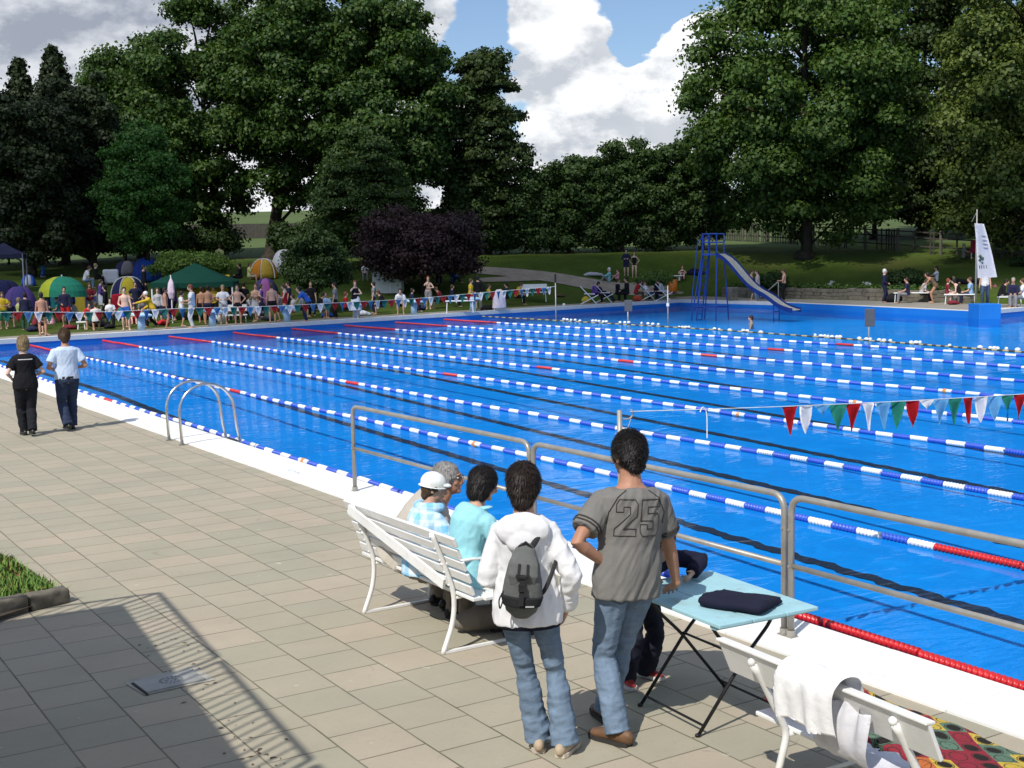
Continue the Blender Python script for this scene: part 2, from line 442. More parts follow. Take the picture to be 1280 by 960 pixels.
for dx, L in ((-.20, .05), (-.12, .10), (-.02, .06), (.06, .10), (.15, .09)):
    box(bm, (p.x+.02*math.sin(dx*40), p.y-dx, .0165), (.012+L*.5, .022, .003)); box(bm, (p.x+.03*math.cos(dx*30), p.y-dx+.03, .0165), (.018, .05, .003))
obj('depth_marking', bm, mat('worn_blue_paint', (.50, .56, .68), .8, 0, .1, 20), cop)
far_in = [(6.9, Yw(6.9)), (20, Yw(20)), (34, Yw(34)), (48.4, Yw(48.4)), (48.6, 50), (45.95, 35.3), (60, 37.7)]
far_out = [(6.9, Yw(6.9)+.42), (20, Yw(20)+.42), (34, Yw(34)+.42), (49.0, Yw(49)+.42), (49.02, 50), (46.45, 35.85), (60, 38.15)]
bm = B(); strip(bm, [(p[0]-(.03 if 0 else 0), p[1]-.03) for p in far_in], far_out, -.06, .112)
tag(obj('coping', bm, WHITE_FAR), kind='structure')
DECK = mat('concrete_deck', (.27, .25, .21), .85, 0, .16, 1.2, .2, 50, .3, .5, (.15, .13, .1))
bm = B()
for q in ([(-8, 50.6), far_out[0], (6.9, Yw(6.9)+2.1), (-8, 53)], [far_out[0], far_out[1], (20, Yw(20)+2.1), (6.9, Yw(6.9)+2.1)], [far_out[1], far_out[2], (34, Yw(34)+2.1), (20, Yw(20)+2.1)], [far_out[2], far_out[3], (49, Yw(49)+2.4), (34, Yw(34)+2.1)],
          [far_out[4], (53.2, 50), (53.2, 60.5), (49, Yw(49)+2.4), far_out[3]], [far_out[5], (53.2, 37.1), (53.2, 50), far_out[4]], [(53.2, 37.05), far_out[6], (60, 42), (53.2, 42)]): poly(bm, q, .1)
tag(obj('deck', bm, DECK), kind='structure')
# water
m, nt, b = new_mat('pool_water'); nt.n.remove(b); tc = nt('ShaderNodeTexCoord').outputs['Object']
mp1 = nt('ShaderNodeMapping', ins={'Vector': tc, 'Rotation': (0, 0, R(38)), 'Scale': (.55, 1.5, 1)}).outputs[0]
h1 = nt.noise(mp1, 1.5, 3, .5, .5); h2 = nt.noise(mp1, 6.5, 3, .55, .3); h3 = nt.noise(tc, .33, 2)
amp = nt.mapr(nt.noise(tc, .14, 3, .5), .42, .62, .10, 1.7, True)
hgt = nt.math('ADD', nt.math('MULTIPLY', h1, .55), nt.math('ADD', nt.math('MULTIPLY', nt.math('MULTIPLY', h2, amp), .22), nt.math('MULTIPLY', h3, .6)))
bn = nt('ShaderNodeBump', ins={'Strength': .34, 'Distance': .10, 'Height': hgt}).outputs[0]
fr = nt('ShaderNodeFresnel', ins={'IOR': 1.33, 'Normal': bn}).outputs[0]
fac = nt.mapr(fr, 0.02, 1, .02, .40)
tr = nt('ShaderNodeBsdfTransparent', ins={'Color': (.80, .93, 1.0, 1)}); gl = nt('ShaderNodeBsdfGlossy', ins={'Color': (1, 1, 1, 1), 'Roughness': .03, 'Normal': bn})
mx = nt('ShaderNodeMixShader', ins={0: fac, 1: tr.outputs[0], 2: gl.outputs[0]})
nt.l.new(mx.outputs[0], next(n for n in nt.n if n.type == 'OUTPUT_MATERIAL').inputs[0])
WATER = m
bm = B(); poly(bm, POOL, WZ); bmesh.ops.triangulate(bm, faces=bm.faces)
tag(obj('water', bm, WATER), kind='structure')
# black lane lines on the floor, their edges wavering
XR, LW, RZ = 7.4305, 2.8834, -.165
LINE = mat('black_lane_paint', (.006, .01, .03), .8, 0, .2, 2)
bm = B()
for i in range(8):
    xc = XR+(i+.5)*LW; yf = Yw(xc)-1.8; N = 420; prev = None
    for k in range(N+1):
        y = 5.3+(yf-5.3)*k/N; fo = floor_z(xc, y-.3)+.012
        w1 = .04*math.sin(y*9+i)+.03*math.sin(y*21+2*i); w2 = .04*math.sin(y*8.3+i*2)+.03*math.sin(y*19+i)
        kk = max(.15, 1-(y-5)/24); a = bm.verts.new((xc-.11+w1*kk, y, fo)); b_ = bm.verts.new((xc+.11+w2*kk, y, fo))
        if prev: bm.faces.new((prev[0], prev[1], b_, a))
        prev = (a, b_)
tag(obj('lane_markings', bm, LINE), kind='structure')
# footpath climbing the lawn behind the far deck
PATHM = mat('gravel_path', (.30, .25, .19), .95, 0, .2, 2, .3, 30)
def path_strip(pix, w0, w1):
    P = spline([G(x, y) for x, y in pix], 10); bm = B(); prev = None
    for i, p in enumerate(P):
        t = (P[min(i+1, len(P)-1)]-P[max(0, i-1)]); s = Vector((t.y, -t.x, 0)).normalized(); w = w0+(w1-w0)*i/len(P)
        row = []
        for k in (-1, -.3, .3, 1):
            q = p+s*w*k; row.append(bm.verts.new((q.x, q.y, terrain(q.x, q.y)+.05)))
        if prev:
            for k in range(3): bm.faces.new((prev[k], prev[k+1], row[k+1], row[k]))
        prev = row
    return bm
tag(obj('footpath', path_strip([(588, 338), (640, 342), (690, 348), (735, 356), (785, 364), (840, 369), (900, 374)], .9, 1.1), PATHM), kind='structure')
tag(obj('footpath', path_strip([(600, 351), (645, 350), (690, 347)], .45, .6), PATHM), kind='structure')
# ================================================================== lane ropes
STEEL = mat('galvanised_steel', (.34, .325, .29), .45, .35, .15, 6, .05, 60, .5, .25, (.2, .17, .12))
CHROME = mat('stainless_tube', (.62, .62, .60), .22, 1.0, .06, 5)
BLUEF = mat('blue_float_plastic', (.035, .10, .55), .4, 0, .1, 3); WHITEF = mat('white_float_plastic', (.80, .80, .78), .4, 0, .05, 3)
REDF = mat('red_float_plastic', (.55, .018, .02), .35, 0, .12, 3); ORANGEF = mat('orange_tape', (.62, .25, .06), .6, 0, .1, 5)
CABLE = mat('dark_cable', (.05, .05, .06), .6)
def band_mesh(name, L, r=.042, seg=12):
    bm = B(); n = max(2, round(L/.048)); st = L/n; rings = []
    tilt = .22
    def ring(y, rad):
        return [bm.verts.new((rad*math.cos(2*math.pi*i/seg), y+tilt*rad*math.sin(2*math.pi*i/seg), rad*math.sin(2*math.pi*i/seg))) for i in range(seg)]
    for k in range(n):
        y0 = -L/2+k*st
        for (f, q) in ((.03, .52), (.16, .93), (.42, 1), (.66, .95), (.84, .55)): rings.append(ring(y0+f*st, r*q))
    for a, b_ in zip(rings, rings[1:]):
        for i in range(seg): bm.faces.new((a[i], b_[i], b_[(i+1) % seg], a[(i+1) % seg]))
    bm.faces.new(rings[0]); bm.faces.new(rings[-1][::-1])
    bmesh.ops.recalc_face_normals(bm, faces=bm.faces)
    return bm_mesh(bm, name, True)
BM_ = {k: band_mesh('float_band', .34) for k in 'bw'}; BM_['r1'] = band_mesh('red_float_section', 1.0); BM_['rm'] = band_mesh('red_float_section', .72)
BM_['t'] = band_mesh('float_band', .07, .054)
for k, mm in (('b', BLUEF), ('w', WHITEF), ('r1', REDF), ('rm', REDF), ('t', ORANGEF)): BM_[k].materials.append(mm)
ORD = ['nearest the white pool edge']+[w+' from the white pool edge' for w in 'second third fourth fifth sixth seventh eighth'.split()]+['beside the yellow and black cord']
for i in range(9):
    x = XR+i*LW; yf = Yw(x)-.12; d_end = yf
    t = thing('lane_rope', 'blue and white floating lane rope, the one '+ORD[i], 'lane rope', (x, yf, RZ), 0, 'lane ropes across the pool')
    rr = random.Random(i)
    wob = lambda y: .035*math.sin(y*.35+i*1.7)+.02*math.sin(y*.9+i)
    bm = B(); tube(bm, [(wob(yf-3*k), -3*k, 0) for k in range(17)]+[(0, 3.6-yf, 0)], .012, 6); obj('cable', bm, CABLE, t)
    def put(k, y, nm):
        o = link(nm, BM_[k], None, t); o.location = (wob(y), y-yf, rr.uniform(-.006, .006)); o.rotation_euler = (0, rr.uniform(0, 6.28), -(wob(y+.2)-wob(y-.2))/.4)
        return o
    y = yf-.5
    while y > yf-5.0: put('r1', y, 'red_float_section'); y -= 1.0
    ymid = 28.3+i*.0; ynr = 8.44+(.1 if i else -.1); p = .345; y = yf-5.2+0.02; w = True; marked = False
    while y > ynr:
        if not marked and y < ymid+.5: put('rm', y-.2, 'red_float_section'); y -= .2+.36+.175; marked = True; w = True; continue
        o = put('w' if w else 'b', y, 'white_float_band' if w else 'blue_float_band')
        if w and 17.0 < y < 17.75: put('t', y, 'orange_marker_float')
        w = not w; y -= p
    y -= .3
    while y > 3.9: put('r1', y, 'red_float_section'); y -= 1.0
# thin cord and white floats at the edge of the paddling side
YB = [mat('yellow_cord', (.45, .36, .16), .7), mat('dark_cord', (.05, .05, .05), .7)]
t = thing('barrier_cord', 'thin yellow and black striped cord along the last lane rope', 'cord', (32.2, 53, -.1))
PA = [(32.6, 54.3), (32.55, 45), (32.4, 36.6), (31.6, 28), (30.9, 22.1), (30.5, 14)]
SP = spline([(x-32.2, y-53, 0) for x, y in PA], 30)
for k in range(len(SP)-1):
    bm = B(); tube(bm, [SP[k], SP[k+1]], .03, 6); obj('yellow_segment' if k % 2 == 0 else 'black_segment', bm, YB[k % 2], t)
FB = []
for (x, y) in [(705, 399), (709, 399.5), (714, 400), (719, 400), (725, 401), (741, 401), (745, 401), (749, 401.5), (754, 402), (758, 402), (775, 403), (781, 403), (786, 403), (802, 404), (810, 404.5), (816, 405), (823, 405.5),
               (849, 409), (853, 409), (857, 409), (861, 409), (893, 411), (899, 412), (912, 412.5), (929, 413), (934, 413.5), (951, 415), (1019, 419), (1026, 420), (1031, 420), (1035, 420.5), (1040, 421), (1046, 421), (1050, 421), (1074, 423), (1083, 424), (1088, 424), (1099, 425), (1105, 425.5), (1113, 426), (1139, 428), (1145, 428), (1150, 428), (1187, 432), (1225, 434), (1238, 435), (1243, 435), (1247, 435.5), (1258, 436), (1272, 437)]:
    FB.append(U(x, y, -.15))
t = thing('float_line', 'scattered small white floats drifting beyond the lane ropes', 'floats', tuple(FB[0]))
bm = B(); ball(bm, (0, 0, 0), (.055, .085, .06), 10); fm = bm_mesh(bm, 'float', True); fm.materials.append(WHITEF)
for p in FB:
    o = link('float', fm, None, t); o.location = p-FB[0]; o.rotation_euler = (0, 0, random.uniform(0, 3))
bm = B(); tube(bm, [p-FB[0]-Vector((0, 0, .03)) for p in FB], .012, 5); obj('cord', bm, CABLE, t)

# ================================================================== railing, ladder, poles
RX = 6.57
def railing(y0, y1, label, feet=(True, True)):
    t = thing('railing', label, 'railing', (RX, (y0+y1)/2, .014), 0, 'tube railings on the pool edge'); h = 1.045; l = y0-y1
    bm = B(); tube(bm, arc([(0, l/2, 0), (0, l/2, h), (0, -l/2, h), (0, -l/2, 0)], .13, 6), .025, 12); obj('frame', bm, STEEL, t, True)
    bm = B(); tube(bm, [(0, l/2-.02, .53), (0, -l/2+.02, .53)], .021, 12); obj('middle_rail', bm, STEEL, t, True)
    for s in (1, -1):
        bm = B(); tube(bm, [(0, s*l/2, .0), (0, s*l/2, .05)], .034, 12); box(bm, (0, s*l/2, .004), (.075, .075, .008)); obj('foot_socket', bm, STEEL, t)
        bm = B()
        for z in (.3, .53, .8): tube(bm, [(-.03, s*l/2, z), (-.022, s*l/2, z)], .011, 8)
        obj('rivet', bm, STEEL, t)
railing(14.07, 10.13, 'grey tube railing section on the pool edge behind the people on the bench')
railing(10.06, 6.71, 'grey tube railing section on the pool edge behind the standing man')
railing(6.64, 3.1, 'grey tube railing section on the pool edge running out beside the table')
t = thing('flag_pole', 'thin grey pole clamped to the railing, holding the near flag string', 'pole', (6.515, 8.62, .014))
bm = B(); tube(bm, [(0, 0, 0), (0, 0, 1.5)], .022, 12); obj('pole', bm, STEEL, t, True)
bm = B(); box(bm, (.03, 0, 1.045), (.12, .09, .07), bev=.01); box(bm, (.03, 0, .53), (.12, .07, .06), bev=.01); obj('clamp', bm, STEEL, t)
bm = B(); tube(bm, arc([(0, 0, 1.42), (.10, -.02, 1.42), (.13, -.03, 1.47), (.10, -.04, 1.50)], .03), .007, 6); tube(bm, [(0, 0, 1.36), (.05, -.02, 1.30), (.1, -.03, 1.42)], .004, 5); obj('hook', bm, STEEL, t)

t = thing('pool_ladder', 'stainless steel pool ladder with two arched handrails', 'ladder', (6.14, 19.75, 0))
for yy in (.33, -.33):
    bm = B(); pts = [(0, yy, -.02), (-.02, yy, .45)]+[(.42-.44*math.cos(a), yy, .52+.42*math.sin(a)) for a in np.linspace(0.05, math.pi-.12, 14)]+[(.9, yy, .2), (.96, yy, -.1), (.97, yy, -1.1)]
    tube(bm, pts, .024, 12); obj('handrail', bm, CHROME, t, True)
    bm = B(); tube(bm, [(0, yy, 0), (0, yy, .012)], .055, 14); obj('base_flange', bm, CHROME, t)
for k in range(4):
    bm = B(); box(bm, (.93, 0, -.04-.27*k), (.10, .64, .03), bev=.008); obj('tread', bm, CHROME, t)

# near flags: cord from the pole across the pool
FC = [(.60, .02, .03), (.02, .19, .10), (.72, .73, .76), (.20, .45, .72)]
FCM = [cloth((.50, .015, .02)), cloth((.82, .82, .84)), cloth((.16, .44, .72)), cloth((.03, .27, .20))]
for mm in FCM: pass
def flag_mesh(w, h, seed, curl=.2):
    rr = random.Random(seed); bm = B(); n = 7; rows = []; tw = rr.uniform(-1, 1)*curl; bend = rr.uniform(-.5, .5)*curl
    for j in range(n+1):
        v = j/n; ww = w*(1-v)+.004; row = []
        for i in range(5):
            u = (i/4-.5); row.append(bm.verts.new((u*ww*(1-abs(tw)*v*.4)+bend*h*v*v*.6, (tw*u*ww*v*2.4)+math.sin(v*4+u*3+seed)*.012*(w/.2)+bend*h*v*v*.5, -v*h)))
        rows.append(row)
    for a, b_ in zip(rows, rows[1:]):
        for i in range(4): bm.faces.new((a[i], a[i+1], b_[i+1], b_[i]))
    bmesh.ops.solidify(bm, geom=bm.faces[:], thickness=.003)
    return bm_mesh(bm, 'flag', True)
P0 = Vector((6.6, 8.58, 1.50)); P1 = Vector((29, 8.1, 1.62))
def cordz(x): k = (x-P0.x)/(P1.x-P0.x); return P0.lerp(P1, k)-Vector((0, 0, 4*.36*k*(1-k)))
t = thing('flag_string', 'near string of small red, white, blue and green pennants over the pool', 'bunting', tuple(P0))
bm = B(); tube(bm, [cordz(x)-P0 for x in np.linspace(P0.x, P1.x, 90)], .004, 5); obj('cord', bm, mat('white_cord', (.7, .7, .68), .8), t)
bm = B(); c = cordz(7.42)-P0; tube(bm, spline([c+Vector((-.06, 0, -.02)), c+Vector((-.03, 0, .02)), c, c+Vector((.02, 0, -.06)), c+Vector((.022, 0, -.26))], 5), .0055, 5); obj('cord_end', bm, mat('white_cord', (.7, .7, .68), .8), t)
x = 8.43; k = 0; seq = [0, 1, 2, 3]
while x < 14.2:
    short = k in (2, 9) ; me = flag_mesh(.175, .10 if short else .27, k, .5 if k > 7 else .28)
    o = link('flag', me, FCM[[0, 1, 2, 3, 0, 1, 2, 3, 0, 1, 2, 3, 0, 1, 2, 3][k % 16] if k < 99 else 0], t); o.location = cordz(x)-P0-Vector((0, 0, .003)); o.rotation_euler = (.06*math.sin(k*2), 0, R(-12)+.22*math.sin(k*1.7))
    x += .205; k += 1

# ================================================================== bench with the seated people
BW = mat('white_bench_paint', (.78, .78, .76), .5, 0, .05, 6, .12, 30, .4, .35, (.40, .38, .33))
t = thing('park_bench', 'white slatted bench with a diagonal brace across its back, people sitting on it', 'bench', (4.30, 8.46, 0))
prof = spline([(0, 0, 0), (.085, 0, .22), (.10, 0, .42), (.04, 0, .62), (-.07, 0, .90)], 6)
for yy in (-.64, .66):
    bm = B(); tube(bm, [Vector((p.x, yy, p.z)) for p in prof], .019, 8, flat=1.0); obj('leg', bm, BW, t, True)
    bm = B(); tube(bm, arc([(.10, yy, .40), (.58, yy, .42), (.62, yy, .2), (.60, yy, .012)], .05), .016, 8); obj('leg', bm, BW, t, True)
    bm = B(); bar(bm, (0, yy, .012), (.62, yy, .012), .03, .018); obj('foot_bar', bm, BW, t)
    bm = B(); tube(bm, arc([(.0, yy, .66), (.3, yy, .66), (.55, yy, .62), (.58, yy, .42)], .06), .013, 8); obj('armrest', bm, BW, t, True)
def prof_at(z):
    for a, b_ in zip(prof, prof[1:]):
        if a.z <= z <= b_.z:
            k = (z-a.z)/(b_.z-a.z); return a.x+(b_.x-a.x)*k, math.atan2(b_.x-a.x, b_.z-a.z)
    return prof[-1].x, 0
for k, z in enumerate((.50, .595, .685, .775, .865)):
    xx, an = prof_at(z); bm = B(); box(bm, (xx+.034, .0+random.uniform(-.01, .01), z), (.022, 1.80, .072), Matrix.Rotation(an, 3, 'Y'), .005); obj('back_slat', bm, BW, t)
for k in range(5):
    bm = B(); box(bm, (.15+k*.095, random.uniform(-.01, .01), .437-.006*k*(k < 3)), (.075, 1.80, .024), None, .005); obj('seat_slat', bm, BW, t)
bm = B(); a = Vector((prof_at(.86)[0]-.028, .70, .86)); b_ = Vector((prof_at(.50)[0]-.035, -.60, .50)); bar(bm, a, b_, .075, .022, (1, 0, 0)); obj('diagonal_brace', bm, BW, t)
bm = B()
for yy in (-.64, .66):
    for z in (.5, .6, .69, .78, .87):
        xx, an = prof_at(z); ball(bm, (xx-.02, yy, z), .009, 8)
obj('bolt', bm, BW, t)

# ================================================================== second bench, towel and cushion
t = thing('park_bench', 'white metal bench with a single wide backboard, towel over its back', 'bench', (4.24, 4.12, 0), R(-3.5))
for yy in (-.50, .44):
    bm = B(); tube(bm, arc([(-.02, yy, .81), (.04, yy, .72), (.21, yy, .41), (.08, yy, .012)], .06), .019, 10); ball(bm, (-.022, yy, .815), .022, 8); obj('leg', bm, BW, t, True)
    bm = B(); tube(bm, arc([(.21, yy, .405), (.72, yy, .41), (.78, yy, .2), (.80, yy, .012)], .05), .018, 10); tube(bm, [(.80, yy, .0), (.80, yy, .014)], .045, 14); obj('leg', bm, BW, t, True)
    bm = B(); tube(bm, [(.13, yy, .15), (.79, yy, .16)], .012, 8); obj('stretcher', bm, BW, t, True)
bm = B(); an = Matrix.Rotation(R(-24), 3, 'Y'); box(bm, (.022, 0, .775), (.020, 1.40, .19), an, .004); obj('backboard', bm, BW, t)
bm = B(); box(bm, (-.012, 0, .867), (.055, 1.405, .014), Matrix.Rotation(R(4), 3, 'Y'), .004); obj('board_lip', bm, BW, t)
bm = B()
for k in range(3): box(bm, (.30+k*.17, 0, .425), (.15, 1.42, .022), None, .006)
obj('seat', bm, BW, t)
m, nt, b = new_mat('patterned_cushion_cloth'); tc = nt('ShaderNodeTexCoord').outputs['Object']
mpc = nt('ShaderNodeMapping', ins={'Vector': tc, 'Rotation': (0, 0, R(33)), 'Scale': (11, 8.5, 0)}).outputs[0]
cell = nt('ShaderNodeVectorMath', operation='FLOOR', ins={0: mpc}).outputs[0]; frc = nt('ShaderNodeVectorMath', operation='FRACTION', ins={0: mpc}).outputs[0]
wn = nt('ShaderNodeTexWhiteNoise', ins={'Vector': cell}); wn.noise_dimensions = '3D'
c = nt.ramp(wn.outputs['Value'], [(0, (.24, .025, .04)), (.30, (.10, .17, .12)), (.62, (.50, .36, .06)), (.88, (.40, .12, .04))])
c.node.color_ramp.interpolation = 'CONSTANT'
cx = nt('ShaderNodeVectorMath', operation='DISTANCE', ins={0: frc, 1: (.5, .42, 0)}).outputs['Value']
sx = nt('ShaderNodeSeparateXYZ', ins={0: frc})
dark = nt.math('MULTIPLY', nt.math('LESS_THAN', cx, .33), nt.math('GREATER_THAN', nt('ShaderNodeTexWhiteNoise', ins={'Vector': nt('ShaderNodeVectorMath', operation='ADD', ins={0: cell, 1: (7, 3, 1)}).outputs[0]}).outputs['Value'], .45))
ringm = nt.math('MULTIPLY', nt.math('GREATER_THAN', cx, .36), nt.math('LESS_THAN', cx, .42))
c = nt.mix(dark, c, (.018, .016, .014, 1)); c = nt.mix(nt.math('MULTIPLY', ringm, .8), c, (.03, .025, .02, 1))
dots = nt.math('GREATER_THAN', nt.noise(tc, 70, 2), .60); c = nt.mix(nt.math('MULTIPLY', dots, .5), c, (.04, .035, .02, 1))
nt.set(b, 'Base Color', c); b.inputs['Roughness'].default_value = .9; b.inputs['Specular IOR Level'].default_value = .2
nt.set(b, 'Normal', nt('ShaderNodeBump', ins={'Strength': .3, 'Distance': .01, 'Height': nt.noise(tc, 40, 4)}).outputs[0])
bm = B(); box(bm, (.28, 0, 0), (.50, 1.72, .055), None, .02); cm = remesh(bm, .016, 3)
displace(cm, lambda co, no: .006*sn(co, 14, 2)+.010*np.cos(co[:, 1]*9)*(no[:, 2] > .4))
o = link('bench_cushion', cm, m); o.location = (4.26+.27, 4.02, .474); o.rotation_euler = (0, 0, R(-3.5))
tag(o, 'long seat cushion in red, green, yellow and black patterned cloth on the bench', 'cushion')
TOW = fabric('white_terry_towel', (.82, .82, .82)); TOW2 = fabric('pale_grey_towel', (.62, .62, .66))
def drape(path, y0, y1, thick, seed, fold=.02, ny=30):
    """cloth hanging over a rail: path is the cross section in x-z"""
    P = spline([(x, 0, z) for x, z in path], 8); bm = B(); g = []
    rr = random.Random(seed)
    for i, p in enumerate(P):
        row = []; s = i/(len(P)-1)
        for j in range(ny+1):
            v = j/ny; hang = abs(s-.42)*2
            y = y0+(y1-y0)*v+.02*math.sin(s*7+seed)*(1 if j in (0, ny) else .6)
            off = fold*hang*(math.sin(v*11+seed+s*1.5)+.6*math.sin(v*23+seed*2-s*2))
            row.append(bm.verts.new((p.x+off, y, p.z+.012*hang*math.sin(v*9+seed))))
        g.append(row)
    for a, b_ in zip(g, g[1:]):
        for j in range(ny): bm.faces.new((a[j], a[j+1], b_[j+1], b_[j]))
    bmesh.ops.solidify(bm, geom=bm.faces[:], thickness=thick)
    bmesh.ops.recalc_face_normals(bm, faces=bm.faces)
    return displace(bm_mesh(bm, 'cloth', True), lambda co, no: .002*sn(co, 60, seed))
t = thing('towel', 'thick white towel folded over the backboard of the near bench', 'towel', (4.24, 4.18, 0), R(-3.5))
link('towel_fold', drape([(-.085, .645), (-.10, .75), (-.105, .86), (-.06, .925), (.01, .925), (.06, .87), (.10, .74), (.13, .62)], -.28, .10, .032, 1, .016), TOW, t)
link('towel_end', drape([(.0, .80), (-.02, .70), (-.015, .60), (.03, .52), (.10, .515), (.18, .52), (.26, .512)], -.40, -.06, .024, 4, .024), TOW2, t)

# ================================================================== folding table
TB = mat('pale_blue_table_paint', (.33, .56, .62), .6, 0, .08, 5, .2, 30, .4, .55, (.26, .22, .17)); BLK = mat('black_steel', (.012, .012, .014), .5, .3, .2, 10)
f_, r_, bq = Vector((4.71, 5.30, 0)), Vector((5.43, 5.30, 0)), Vector((5.50, 6.32, 0)); tc_ = (f_+bq)/2
an = math.atan2(-(bq-r_).x, (bq-r_).y)
t = thing('folding_table', 'pale blue wooden folding table on crossed black steel legs', 'table', (tc_.x, tc_.y, 0), an)
for k in range(3):
    bm = B(); box(bm, (-.245+k*.245, 0, .728), (.238, 1.04, .024), None, .006); obj('table_board', bm, TB, t)
bm = B(); box(bm, (0, .44, .705), (.70, .05, .022)); box(bm, (0, -.44, .705), (.70, .05, .022)); obj('batten', bm, TB, t)
for yy in (.33, -.27):
    for s in (-1, 1):
        bm = B(); tube(bm, arc([(s*.25, yy, .695), (s*.20, yy, .60), (s*.02, yy, .43), (-s*.33, yy+.0, .01)], .06), .011, 8); ball(bm, (-s*.333, yy, .012), (.022, .016, .012), 8); obj('leg', bm, BLK, t, True)
for (xx, zz) in ((0, .425), (-.29, .06), (.29, .06)):
    bm = B(); tube(bm, [(xx, .33, zz), (xx, -.27, zz)], .008, 8); obj('stretcher', bm, BLK, t)
bm = B(); box(bm, (0, 0, .03), (.33, .40, .05), None, .02); fm = remesh(bm, .012, 3)
displace(fm, lambda co, no: .008*sn(co, 12, 3)+.005*sn(co, 34, 5)+(.012*np.cos(co[:, 0]*12+1))*(co[:, 2] > .03))
NAVY = cloth((.012, .013, .03))
o = link('folded_garment', fm, NAVY); o.location = (5.08, 5.55, .742); o.rotation_euler = (0, 0, R(22)); tag(o, 'folded dark navy garment lying on the pale blue table', 'garment')

# ================================================================== ground details: grass bed, cover, leaves
KERB = mat('old_stone_kerb', (.14, .125, .10), .9, 0, .3, 6, .5, 30, .2, .5, (.05, .055, .03)); SOIL = mat('soil', (.05, .038, .025), .95, 0, .3, 8, .5, 30)
BED = [(2.40, 10.98), (2.36, 12.2), (2.2, 13.6), (1.85, 16), (.2, 17), (-3, 17), (-3, 10.3), (1.5, 10.45)]
bm = B(); f = poly(bm, BED, .05); tag(obj('flower_bed', bm, SOIL), kind='structure')
rr = random.Random(9)
t = thing('stone_kerb', 'low weathered stone kerb along the front of the small grass bed', 'kerb', (2.0, 10.7, 0))
x = -.6
for k in range(9):
    L = rr.uniform(.28, .42); bm = B(); x0 = 2.42-k*.36; a = Vector((x0, 10.98-.53*(k*.36)/.98*.55, 0)); b_ = Vector((x0-.345, 10.98-.53*((k+1)*.36)/.98*.55, 0))
    bar(bm, a+Vector((0, 0, .065)), b_+Vector((0, 0, .065)), .14, .15+rr.uniform(-.02, .02)); me = remesh(bm, .02, 2); displace(me, lambda co, no: .012*sn(co, 20, k)); o = link('kerb_stone', me, KERB, t); o.location = (-2.0, -10.7, 0)
def blades(n, region, hmin, hmax, seed):
    r = np.random.default_rng(seed); P = []
    while len(P) < n:
        x, y = r.uniform(.9, 2.44), r.uniform(10.6, 14.6)
        if region(x, y): P.append((x, y))
    P = np.array(P); n = len(P); h = r.uniform(hmin, hmax, n); a = r.uniform(0, 6.28, n); w = r.uniform(.004, .010, n)
    ln = r.uniform(.2, 1.0, n)*h; d = np.stack([np.cos(a), np.sin(a)], 1); s = np.stack([-d[:, 1], d[:, 0]], 1)
    z0 = .05; b0 = np.c_[P-s*w[:, None], np.full(n, z0)]; b1 = np.c_[P+s*w[:, None], np.full(n, z0)]
    mp_ = P+d*(ln*.35)[:, None]; m0 = np.c_[mp_-s*w[:, None]*.8, z0+h*.6]; m1 = np.c_[mp_+s*w[:, None]*.8, z0+h*.6]
    tp = np.c_[P+d*ln[:, None], z0+h*.95]; V = np.concatenate([b0, b1, m1, m0, tp]); i = np.arange(n)
    F1 = np.stack([i, i+n, i+2*n, i+3*n], 1); F2 = np.stack([i+3*n, i+2*n, i+4*n, i+4*n], 1)
    F = np.concatenate([F1, np.stack([i+3*n, i+2*n, i+4*n, i+4*n], 1)])
    me = bpy.data.meshes.new('grass'); me.from_pydata(V.tolist(), [], [tuple(q) for q in F1.tolist()]+[tuple(q[:3]) for q in F2.tolist()]); return me
m, nt, b = new_mat('bed_grass'); rnd = nt('ShaderNodeNewGeometry').outputs['Random Per Island']
nt.set(b, 'Base Color', nt.ramp(rnd, [(0, (.045, .11, .012)), (.5, (.10, .21, .025)), (.85, (.19, .28, .04)), (.93, (.20, .13, .04)), (1, (.24, .07, .03))])); b.inputs['Roughness'].default_value = .7
def inbed(x, y): return x < 2.40-max(0, y-11)*.075-max(0, (y-12.5))*.12 and y > 10.94-(2.42-x)*.3
tag(link('grass', blades(11000, inbed, .03, .11, 2), m), kind='stuff')
# dead leaves blown along the joint
r = np.random.default_rng(12); n = 46; yy = 6.6+3.0*r.random(n)**1.6; xx = 2.62+(yy-8)*.10+r.normal(0, .10, n); V = []; F = []
for i in range(n):
    a, L, w = r.uniform(0, 6.28), r.uniform(.008, .026), r.uniform(.004, .012); c, s = math.cos(a), math.sin(a); k = len(V)
    for (u, v, z) in ((-L, 0, .003), (0, w, .005), (L, 0, .003), (0, -w, .004)): V.append((xx[i]+u*c-v*s, yy[i]+u*s+v*c, z))
    F.append((k, k+1, k+2, k+3))
tag(link('leaf_litter', arr_mesh('leaf_litter', np.array(V), np.array(F)), mat('dead_leaves', (.07, .05, .03), .9, 0, .4, 20)), kind='stuff')
